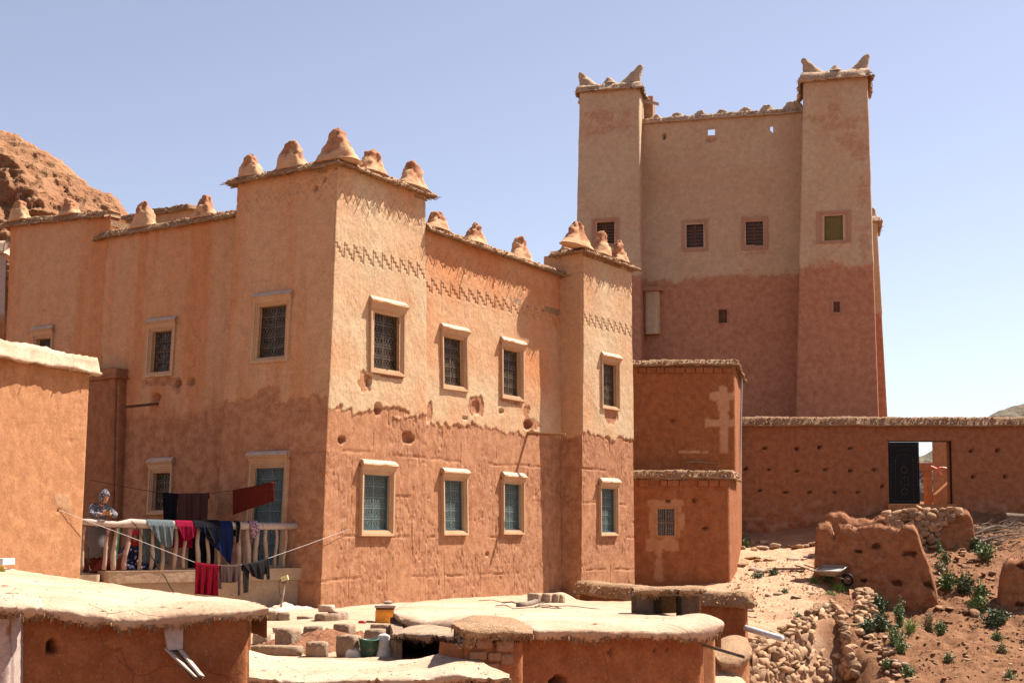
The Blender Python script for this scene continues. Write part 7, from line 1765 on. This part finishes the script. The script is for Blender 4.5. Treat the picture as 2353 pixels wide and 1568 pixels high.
def girl(e, W, R):
    # pelvis, chest, shoulders, arms resting on the rail, standing leg and bent knee
    pts = dict(pel=(0, 0.02, 0.80), wai=(0, 0.05, 0.93), che=(0, 0.13, 1.10), nec=(0.01, 0.20, 1.25), hea=(0.02, 0.25, 1.32),
               sl=(0.15, 0.17, 1.20), el=(0.22, 0.38, 1.055), wl=(0.05, 0.47, 1.085), sr=(-0.15, 0.17, 1.20), er=(-0.23, 0.36, 1.055), wr=(-0.06, 0.47, 1.085),
               hl=(0.08, 0.02, 0.76), kl=(0.10, 0.16, 0.45), al=(0.08, -0.02, 0.09), hr=(-0.08, 0.02, 0.76), kr=(-0.08, 0.03, 0.43), ar=(-0.08, -0.02, 0.09), tl=(0.09, 0.12, 0.03), tr=(-0.10, 0.12, 0.03))
    k = list(pts); ix = {n: i for i, n in enumerate(k)}
    E = [(ix[a], ix[b]) for a, b in (('pel', 'wai'), ('wai', 'che'), ('che', 'nec'), ('nec', 'hea'), ('che', 'sl'), ('sl', 'el'), ('el', 'wl'), ('che', 'sr'), ('sr', 'er'), ('er', 'wr'), ('pel', 'hl'), ('hl', 'kl'), ('kl', 'al'), ('al', 'tl'), ('pel', 'hr'), ('hr', 'kr'), ('kr', 'ar'), ('ar', 'tr'))]
    rd = dict(pel=.10, wai=.088, che=.10, nec=.042, hea=.04, sl=.048, el=.036, wl=.024, sr=.048, er=.036, wr=.024, hl=.075, kl=.05, al=.034, hr=.075, kr=.05, ar=.034, tl=.03, tr=.03)
    V, F = skin_body([pts[n] for n in k], E, [rd[n] for n in k]); b = MB(); b.add(W(V), F)
    hc = np.array((0.03, 0.285, 1.375)); H = head_parts(e, W, hc, 0.42, -0.30, b, M['skin'], 0.97)
    hm = MB(); hand_fingers(hm, np.array((0.05, 0.47, 1.085)), (-0.5, 0.4, 0.12), (-0.4, -0.3, 0.9), 1, 0.95); hand_fingers(hm, np.array((-0.06, 0.47, 1.085)), (0.5, 0.4, 0.12), (0.4, -0.3, 0.9), -1, 0.95)
    b.add(W(np.concatenate(hm.V)), hm.F)
    b.build('body', M['skin'], e, smooth=True)
    # jumper
    kk = ['wai', 'che', 'nec', 'sl', 'el', 'wl', 'sr', 'er', 'wr', 'pel']; jx = {n: i for i, n in enumerate(kk)}
    pj = dict(pts); pj['nec'] = (0.01, 0.185, 1.235); pj['wl'] = (0.085, 0.455, 1.08); pj['wr'] = (-0.095, 0.455, 1.08)
    V, F = skin_body([pj[n] for n in kk], [(jx[a], jx[b]) for a, b in (('wai', 'che'), ('che', 'nec'), ('che', 'sl'), ('sl', 'el'), ('el', 'wl'), ('che', 'sr'), ('sr', 'er'), ('er', 'wr'), ('pel', 'wai'))], [.125, .135, .075, .075, .062, .045, .075, .062, .045, .12])
    V[:, 2] += 0.006 * fbm(V[:, 0] * 14, V[:, 1] * 14, V[:, 2] * 14, 3, 2); mesh('jumper', W(V), F, M['dotjumper'], e)
    # hood: a shell round the head, open at the face
    V, F = ellipsoid((0, -0.012, 0.012), (0.098, 0.112, 0.138), None, 30, 24, cut=lambda q: q[1] > 0.045 and abs(q[0]) < 0.068 and -0.15 < q[2] < 0.062)
    V[:, 2] += 0.025 * np.exp(-((V[:, 0] / 0.04) ** 2 + ((V[:, 1] + 0.04) / 0.05) ** 2)) * (V[:, 2] > 0.1)
    V2 = V @ H.T + hc
    hd = mesh('hood', W(V2), F, M['dotjumper'], e); so = hd.modifiers.new('t', 'SOLIDIFY'); so.thickness = 0.014; so.offset = 1
    # long tunic
    rings = [(0.86, 0.02, 0.135, 0.125), (0.76, 0.03, 0.155, 0.15), (0.60, 0.055, 0.15, 0.17), (0.46, 0.075, 0.15, 0.175), (0.36, 0.05, 0.15, 0.16), (0.29, 0.03, 0.145, 0.145)]
    V = []; nn = 28
    for (z, y, a_, c_) in rings:
        for j in range(nn): t = 2 * math.pi * j / nn; q_ = 1 + 0.05 * math.sin(5 * t + z * 6) * (0.9 - z); V.append((a_ * math.cos(t) * q_, y + c_ * math.sin(t) * q_, z))
    mesh('tunic', W(V), [(i * nn + j, i * nn + (j + 1) % nn, (i + 1) * nn + (j + 1) % nn, (i + 1) * nn + j) for i in range(len(rings) - 1) for j in range(nn)], M['dotskirt'], e)
    for s_ in ('l', 'r'):
        a_, b_ = np.array(pts['k' + s_]), np.array(pts['a' + s_]); m = MB(); m.tube([W(a_ + np.array([0, 0, .05])), W(a_ * .5 + b_ * .5), W(b_ + np.array([0, 0, .06]))], [0.075, 0.068, 0.055], 12); m.build('trouser_leg', M['camo'], e, smooth=True)
        V, F = ellipsoid(np.array(pts['t' + s_]) * [1, .5, 1] + [0, 0, -0.002], (0.045, 0.11, 0.03), None, 12, 8); mesh('shoe', W(V), F, M['hair'], e)
    ph_ = W((0.0, 0.53, 1.135)); return ph_
person('person', gp, tn, 'person in a dotted hooded jumper and grey tunic leaning on the railing over a phone', girl)
pc = gp + np.array([*(tn[:2] * 0.555), 1.14]); m = MB(); m.box(pc, tw_ * 0.036, (tn * 0.5 + up0 * 0.85) * 0.075 * 0.9, (tn * 0.85 - up0 * 0.5) * 0.005); o = m.build('phone', plain('dark green phone case', (0.03, 0.09, 0.09), 0.3), base=pc); tag(o, 'small dark phone held by the person at the railing', 'phone')
wp = onrail(309, 1306, -0.62); wp[2] = zT_ - 0.05
def woman(e, W, R):
    pts = dict(pel=(0, 0, 0.12), wai=(0, 0.02, 0.27), che=(0, 0.05, 0.43), nec=(0, 0.07, 0.545), hea=(0, 0.085, 0.60), sl=(0.15, 0.05, 0.46), el=(0.22, 0.16, 0.27), wl=(0.10, 0.34, 0.24), sr=(-0.15, 0.05, 0.46), er=(-0.25, 0.16, 0.33), wr=(-0.36, 0.32, 0.30),
               hl=(0.10, 0.05, 0.12), kl=(0.34, 0.28, 0.14), al=(0.02, 0.36, 0.06), hr=(-0.10, 0.05, 0.12), kr=(-0.34, 0.28, 0.14), ar=(-0.02, 0.42, 0.06))
    k = list(pts); ix = {n: i for i, n in enumerate(k)}
    E = [(ix[a], ix[b]) for a, b in (('pel', 'wai'), ('wai', 'che'), ('che', 'nec'), ('nec', 'hea'), ('che', 'sl'), ('sl', 'el'), ('el', 'wl'), ('che', 'sr'), ('sr', 'er'), ('er', 'wr'), ('pel', 'hl'), ('hl', 'kl'), ('kl', 'al'), ('pel', 'hr'), ('hr', 'kr'), ('kr', 'ar'))]
    rd = dict(pel=.13, wai=.12, che=.115, nec=.05, hea=.045, sl=.055, el=.042, wl=.028, sr=.055, er=.042, wr=.028, hl=.09, kl=.065, al=.04, hr=.09, kr=.065, ar=.04)
    V, F = skin_body([pts[n] for n in k], E, [rd[n] for n in k]); b = MB(); b.add(W(V), F)
    hc = np.array((0, 0.10, 0.655)); H = head_parts(e, W, hc, 0.12, 0.1, b, M['skin2'], 0.97)
    hm = MB(); hand_fingers(hm, np.array(pts['wl']), (-0.6, 0.7, -0.2), (-0.3, -0.2, -0.9), 1, 0.95); hand_fingers(hm, np.array(pts['wr']), (-0.5, 0.8, -0.2), (0.2, -0.2, -0.9), -1, 0.95); b.add(W(np.concatenate(hm.V)), hm.F)
    b.build('body', M['skin2'], e, smooth=True)
    kk = ['pel', 'wai', 'che', 'nec', 'sl', 'el', 'sr', 'er', 'hl', 'kl', 'al', 'hr', 'kr', 'ar']; jx = {n: i for i, n in enumerate(kk)}; rr_ = dict(rd)
    V, F = skin_body([pts[n] if n != 'nec' else (0, 0.065, 0.525) for n in kk], [(jx[a], jx[b]) for a, b in (('pel', 'wai'), ('wai', 'che'), ('che', 'nec'), ('che', 'sl'), ('sl', 'el'), ('che', 'sr'), ('sr', 'er'), ('pel', 'hl'), ('hl', 'kl'), ('kl', 'al'), ('pel', 'hr'), ('hr', 'kr'), ('kr', 'ar'))], [rr_[n] * 1.22 + 0.012 for n in kk])
    V[:, 2] = np.maximum(V[:, 2], 0.005); mesh('dress', W(V), F, M['floraldress'], e)
    V, F = ellipsoid((0, -0.014, 0.01), (0.095, 0.11, 0.135), None, 30, 24, cut=lambda q: q[1] > 0.045 and abs(q[0]) < 0.06 and -0.105 < q[2] < 0.058)
    sc = MB(); sc.add(W(V @ H.T + hc), F)
    V, F = ellipsoid((0, 0.055, 0.535), (0.12, 0.10, 0.055), None, 20, 10); sc.add(W(V), F)
    mesh('headscarf', np.concatenate(sc.V), sc.F, M['redscarf'], e).modifiers.new('t', 'SOLIDIFY').thickness = 0.01
person('person', wp, np.array([0.35, -0.94, 0]), 'seated person in a red headscarf and navy floral dress behind the railing poles', woman)
# ------------------------------------------------------------------ wheelbarrow
def ground_hit(px, py):
    r = ray(px, py); t = 24.0
    while t < 60:
        P = r * t
        if P[2] < float(slopeH(P[0], P[1])): break
        t += 0.04
    P = r * t; P[2] = float(slopeH(P[0], P[1])); return P
wbp = ground_hit(1908, 1344); wb_ = empty('wheelbarrow', wbp, 'old metal wheelbarrow with a rusty tray, parked before the broken mud wall', 'wheelbarrow')
wd = np.array([0.80, -0.60, 0.0]); wd /= np.linalg.norm(wd); ws = np.array([-wd[1], wd[0], 0])
Wb = lambda x, y, z: wbp + wd * x + ws * y + up0 * z
M['tray'] = rough_mat('rusty tray', (0.34, 0.22, 0.12), (0.48, 0.36, 0.24), 5, (0.3, 0.14, 0.06), 0.3, 0.004, 20, rough=0.6)
tp_ = [(-0.36, -0.29, 0.40), (0.40, -0.29, 0.38), (0.40, 0.29, 0.52), (-0.36, 0.29, 0.54)]; bt_ = [(-0.20, -0.2, 0.27), (0.22, -0.2, 0.25), (0.22, 0.2, 0.25), (-0.20, 0.2, 0.27)]
V = [Wb(*p) for p in tp_] + [Wb(*p) for p in bt_]
tr_ = mesh('tray', V, [(0, 1, 5, 4), (1, 2, 6, 5), (2, 3, 7, 6), (3, 0, 4, 7), (4, 5, 6, 7)], M['tray'], wb_, False); tr_.modifiers.new('t', 'SOLIDIFY').thickness = 0.012
m = MB(); m.tube([Wb(*p) for p in tp_] + [Wb(*tp_[0])], 0.014, 6); m.build('tray_rim', plain('worn steel', (0.5, 0.47, 0.42), 0.4, 0.6), tr_)
m = MB(); m.box(Wb(0, 0, 0.42), wd * 0.31, ws * 0.23 + up0 * 0.05, up0 * 0.01); m.build('mortar', rough_mat('dried mortar', (0.45, 0.42, 0.38), (0.6, 0.57, 0.52), 8, None, 0.3, 0.01, 20), tr_)
for s_ in (-1, 1):
    m = MB(); m.tube([Wb(0.50, s_ * 0.06, 0.15), Wb(0.2, s_ * 0.2, 0.245), Wb(-0.3, s_ * 0.27, 0.36), Wb(-0.95, s_ * 0.30, 0.55)], 0.018, 7); m.build('handle', M['greywood'], wb_)
    m = MB(); m.tube([Wb(-0.1, s_ * 0.22, 0.27), Wb(-0.18, s_ * 0.25, -0.03)], 0.014, 6); m.build('leg', M['iron'], wb_)
m = MB(); m.tube([Wb(0.50 + 0.15 * math.cos(a_), 0, 0.15 + 0.15 * math.sin(a_)) for a_ in np.linspace(0, 2 * math.pi, 19)], 0.035, 8, cap=False); wh = m.build('wheel', M['black'], wb_, smooth=True)
m = MB(); m.tube([Wb(0.50, -0.07, 0.15), Wb(0.50, 0.07, 0.15)], 0.05, 8); m.build('hub', M['iron'], wh)

# ------------------------------------------------------------------ firewood
rr = random.Random(31)
for k in range(54):
    px, py = rr.uniform(2250, 2352), rr.uniform(1205, 1262)
    if k < 12: px, py = rr.uniform(2232, 2290), rr.uniform(1205, 1232)
    P = ground_hit(min(px, 2350), max(py, 1222)); P = P + np.array([0, 0, rr.uniform(0.03, 0.34) * (0.3 + 0.7 * sstep(2235, 2300, px))])
    a_ = rr.gauss(0.15, 0.45); L = rr.uniform(0.5, 1.5); d = np.array([math.cos(a_), math.sin(a_) * 0.6, rr.gauss(0.10, 0.14)]); thick = rr.uniform(0.008, 0.022)
    if k % 11 == 0: thick = 0.055
    pts = [P - d * L / 2, P - d * L * 0.15 + np.array([0, 0, rr.uniform(0, 0.08)]), P + d * L * 0.2 + np.array([rr.uniform(-.05, .05), 0, rr.uniform(-0.02, 0.08)]), P + d * L / 2]
    m = MB(); m.tube(pts, [thick, thick * 0.95, thick * 0.8, thick * 0.5], 6)
    if thick < 0.03 and rr.random() < 0.6:
        q_ = pts[1]; m.tube([q_, q_ + d * 0.25 + np.array([0, 0, rr.uniform(0.05, 0.2)])], [thick * 0.7, thick * 0.3], 5)
    o = m.build('firewood_branch', M['greywood' if k % 3 else 'wood'], base=P)
    tag(o, 'thick grey log in the firewood pile on the slope' if thick > 0.05 else 'dry grey branch in the firewood pile on the slope', 'branch' if thick < 0.05 else 'log', 'logs in the firewood pile' if thick > 0.05 else 'branches of the firewood pile')
for k, (a_, b_) in enumerate((((2310, 1184), (2400, 1196)), ((2318, 1190), (2410, 1202)))):
    p0_, p1_ = atY(*a_, 44.9), atY(*b_, 44.9); m = MB(); m.tube([p0_, (p0_ + p1_) / 2 + up0 * 0.05, p1_], 0.10, 8); o = m.build('log', M['greywood'], base=p0_); tag(o, ('upper grey log lying against the foot of the gate wall', 'lower grey log lying against the foot of the gate wall')[k], 'log')

# ------------------------------------------------------------------ plants
def leaf_mat(name, c1, c2):
    m, nt, b = newmat(name); p = pos(nt); n = noise(nt, p, 22, 3)
    nt.links.new(mixc(nt, ramp(nt, n, 0.35, 0.65), c1, c2), b.inputs['Base Color']); b.inputs['Roughness'].default_value = 0.6
    b.inputs['Subsurface Weight'].default_value = 0.0; b.inputs['Transmission Weight'].default_value = 0.0
    return m
LM = dict(green=leaf_mat('green weed', (0.065, 0.11, 0.024), (0.125, 0.175, 0.045)), dark=leaf_mat('dark leaf', (0.038, 0.062, 0.022), (0.07, 0.10, 0.036)), bright=leaf_mat('bright grass', (0.10, 0.19, 0.02), (0.17, 0.26, 0.04)), dry=leaf_mat('dry weed', (0.17, 0.15, 0.05), (0.26, 0.20, 0.08)))
def plant(name, px, py, w, h, kind, label, style='weed', group=None):
    P = ground_hit(px, py); sc = P[1] / FPX; W_, H_ = w * sc * 1.1, h * sc * 1.2
    rr = np.random.default_rng(int(px * 3 + py)); e = empty(name, P, label, 'plant' if style != 'grass' else 'grass tuft', group)
    lf = MB(); st = MB()
    if style == 'grass':
        for _ in range(int(70 + 60 * W_)):
            a_ = rr.uniform(0, 6.28); r = W_ / 2 * math.sqrt(rr.random()); b_ = P + np.array([r * math.cos(a_), r * math.sin(a_) * 0.7, -0.02]); b_[2] += float(slopeH(b_[0], b_[1])) - P[2]
            L = H_ * rr.uniform(0.5, 1.1); d = np.array([rr.normal(0, .35), rr.normal(0, .35), 1.0]); d /= np.linalg.norm(d); t = np.array([-math.sin(a_), math.cos(a_), 0]) * rr.uniform(0.006, 0.012)
            mdl = b_ + d * L * 0.6; tip = b_ + d * L + np.array([d[0], d[1], -0.2]) * L * 0.3
            lf.add([b_ - t, b_ + t, mdl + t * 0.8, mdl - t * 0.8, tip], [(0, 1, 2, 3), (3, 2, 4)])
    else:
        ns = max(8, int(10 + 26 * W_)); big = 0.052 if style == 'leafy' else 0.030
        for _ in range(ns):
            a_ = rr.uniform(0, 6.28); rad = W_ / 2 * rr.uniform(0.1, 1.0); top = P + np.array([rad * math.cos(a_), rad * math.sin(a_) * 0.8, H_ * rr.uniform(0.55, 1.05) * (1.15 - 0.6 * rad / (W_ / 2 + 1e-6))])
            b_ = P + np.array([rad * 0.35 * math.cos(a_), rad * 0.3 * math.sin(a_), -0.03]); mid = (top + b_) / 2 + rr.normal(0, 0.03, 3)
            st.tube([b_, mid, top], [0.008, 0.006, 0.003], 4)
            for j in range(int(14 + 40 * H_) if style != 'leafy' else int(10 + 22 * H_)):
                t = rr.uniform(0.12, 1.0); c = (b_ + (mid - b_) * t * 2) if t < 0.5 else (mid + (top - mid) * (t * 2 - 1)); c = c + rr.normal(0, 0.022 + 0.03 * (style == 'leafy'), 3)
                d = rr.normal(size=3); d[2] = abs(d[2]) * 0.6; d /= np.linalg.norm(d); s_ = np.cross(d, rr.normal(size=3)); s_ /= np.linalg.norm(s_) + 1e-9; L = big * rr.uniform(0.7, 1.6)
                lf.add([c, c + d * L * 0.6 + s_ * L * 0.38, c + d * L * 1.5, c + d * L * 0.6 - s_ * L * 0.38], [(0, 1, 2, 3)])
        st.build('stem', M['greywood'] if kind == 'dry' else LM['green'], e)
    lf.build('foliage' if style != 'grass' else 'blades', LM[kind], e)
    return e
PL = [('grass_tuft', 1930, 1350, 44, 17, 'bright', 'wide bright green grass tuft at the path edge under the wheelbarrow', 'grass'), ('grass_tuft', 1912, 1366, 34, 13, 'bright', 'smaller grass tuft just below the wide one at the path edge', 'grass'), ('grass_tuft', 1955, 1356, 30, 12, 'green', 'thin grass tuft on top of the stacked stones', 'grass'),
 ('bush', 2017, 1418, 34, 48, 'dark', 'dark leafy bush growing up beside the stacked stones', 'leafy'), ('bush', 2024, 1450, 36, 38, 'dark', 'second dark leafy bush, lower on the bank beside the stacked stones', 'leafy'), ('bush', 1992, 1452, 26, 28, 'dark', 'small grey-green bush over the fallen boulders', 'leafy'),
 ('weed', 2070, 1440, 34, 62, 'green', 'tall pointed green weed below the broken wall', 'weed'), ('weed', 2056, 1478, 46, 42, 'green', 'broad green weed in front of the tall pointed one', 'weed'), ('grass_tuft', 2092, 1452, 16, 34, 'bright', 'upright bright green tuft of reed beside the tall weed', 'grass'), ('weed', 2066, 1500, 38, 30, 'green', 'lowest green weed of the clump under the tall pointed one', 'weed'),
 ('weed', 2156, 1270, 14, 24, 'green', 'thin weed at the end of the rubble wall shadow', 'weed'), ('weed', 2168, 1300, 34, 34, 'green', 'sparse weed on the slope beside the top of the broken wall', 'weed'), ('weed', 2160, 1312, 28, 24, 'dry', 'yellowed dry weed against the broken wall edge', 'weed'),
 ('weed', 2178, 1352, 48, 38, 'green', 'bushy green weed by the lower edge of the broken wall', 'leafy'), ('weed', 2215, 1360, 44, 40, 'dark', 'dense dark weed in the middle of the upper slope', 'leafy'), ('weed', 2250, 1376, 34, 34, 'green', 'green weed at the foot of the mud stump', 'leafy'), ('weed', 2246, 1404, 40, 32, 'green', 'leafy weed in the hollow beneath the mud stump', 'leafy'),
 ('bush', 2262, 1284, 60, 30, 'green', 'spreading green bush under the firewood pile', 'leafy'), ('bush', 2240, 1262, 30, 22, 'dark', 'small dark bush at the tip of the firewood pile', 'leafy'), ('bush', 2285, 1436, 74, 38, 'dark', 'wide dark bush in the shade of the mud stump', 'leafy'),  # wide bush by the stump: the shadow is put into its dark leaf colour
 ('weed', 2160, 1458, 30, 30, 'green', 'grey-green weed on the open slope below the broken wall', 'weed'), ('weed', 2134, 1452, 44, 36, 'dry', 'dry straw-coloured weed on the open slope', 'weed'), ('weed', 1970, 1352, 40, 26, 'dark', 'dark weed in the shade at the foot of the broken wall', 'weed'), ('weed', 2030, 1400, 40, 22, 'dark', 'dark low weed under the belly of the broken wall', 'weed'),  # weed at the wall's foot: shade painted in as darker leaves
 ('weed', 2084, 1556, 32, 26, 'green', 'green weed near the bottom of the rubble trail', 'weed'), ('weed', 2290, 1472, 30, 20, 'green', 'low green weed at the edge of the stump shadow', 'weed'), ('weed', 2036, 1536, 24, 18, 'green', 'small weed among the pale rubble trail', 'weed'), ('weed', 1905, 1336, 40, 20, 'green', 'weed around the leg of the wheelbarrow', 'weed'), ('weed', 1868, 1338, 22, 14, 'green', 'small weed just uphill of the wheelbarrow handle', 'weed'),
 ('weed', 1714, 1256, 20, 14, 'green', 'green weed among the stones at the stepped house corner', 'weed'), ('weed', 1742, 1326, 34, 12, 'dark', 'low weed along the stone step of the path', 'weed'), ('weed', 1778, 1320, 28, 12, 'dark', 'low weed at the plank end of the stone step', 'weed'), ('weed', 1804, 1361, 14, 9, 'green', 'tiny weed beside the long flat stone on the path', 'weed'), ('weed', 1833, 1424, 16, 14, 'green', 'small weed growing from the top of the retaining wall', 'weed'),
 ('weed', 2300, 1500, 26, 16, 'dry', 'dry tuft on the bare lower slope', 'weed'), ('weed', 2180, 1520, 20, 14, 'green', 'lone green sprig on the bare lower slope', 'weed'), ('weed', 2320, 1560, 26, 20, 'green', 'green weed at the lowest corner of the slope', 'weed')]
for a_ in PL: plant(*a_)
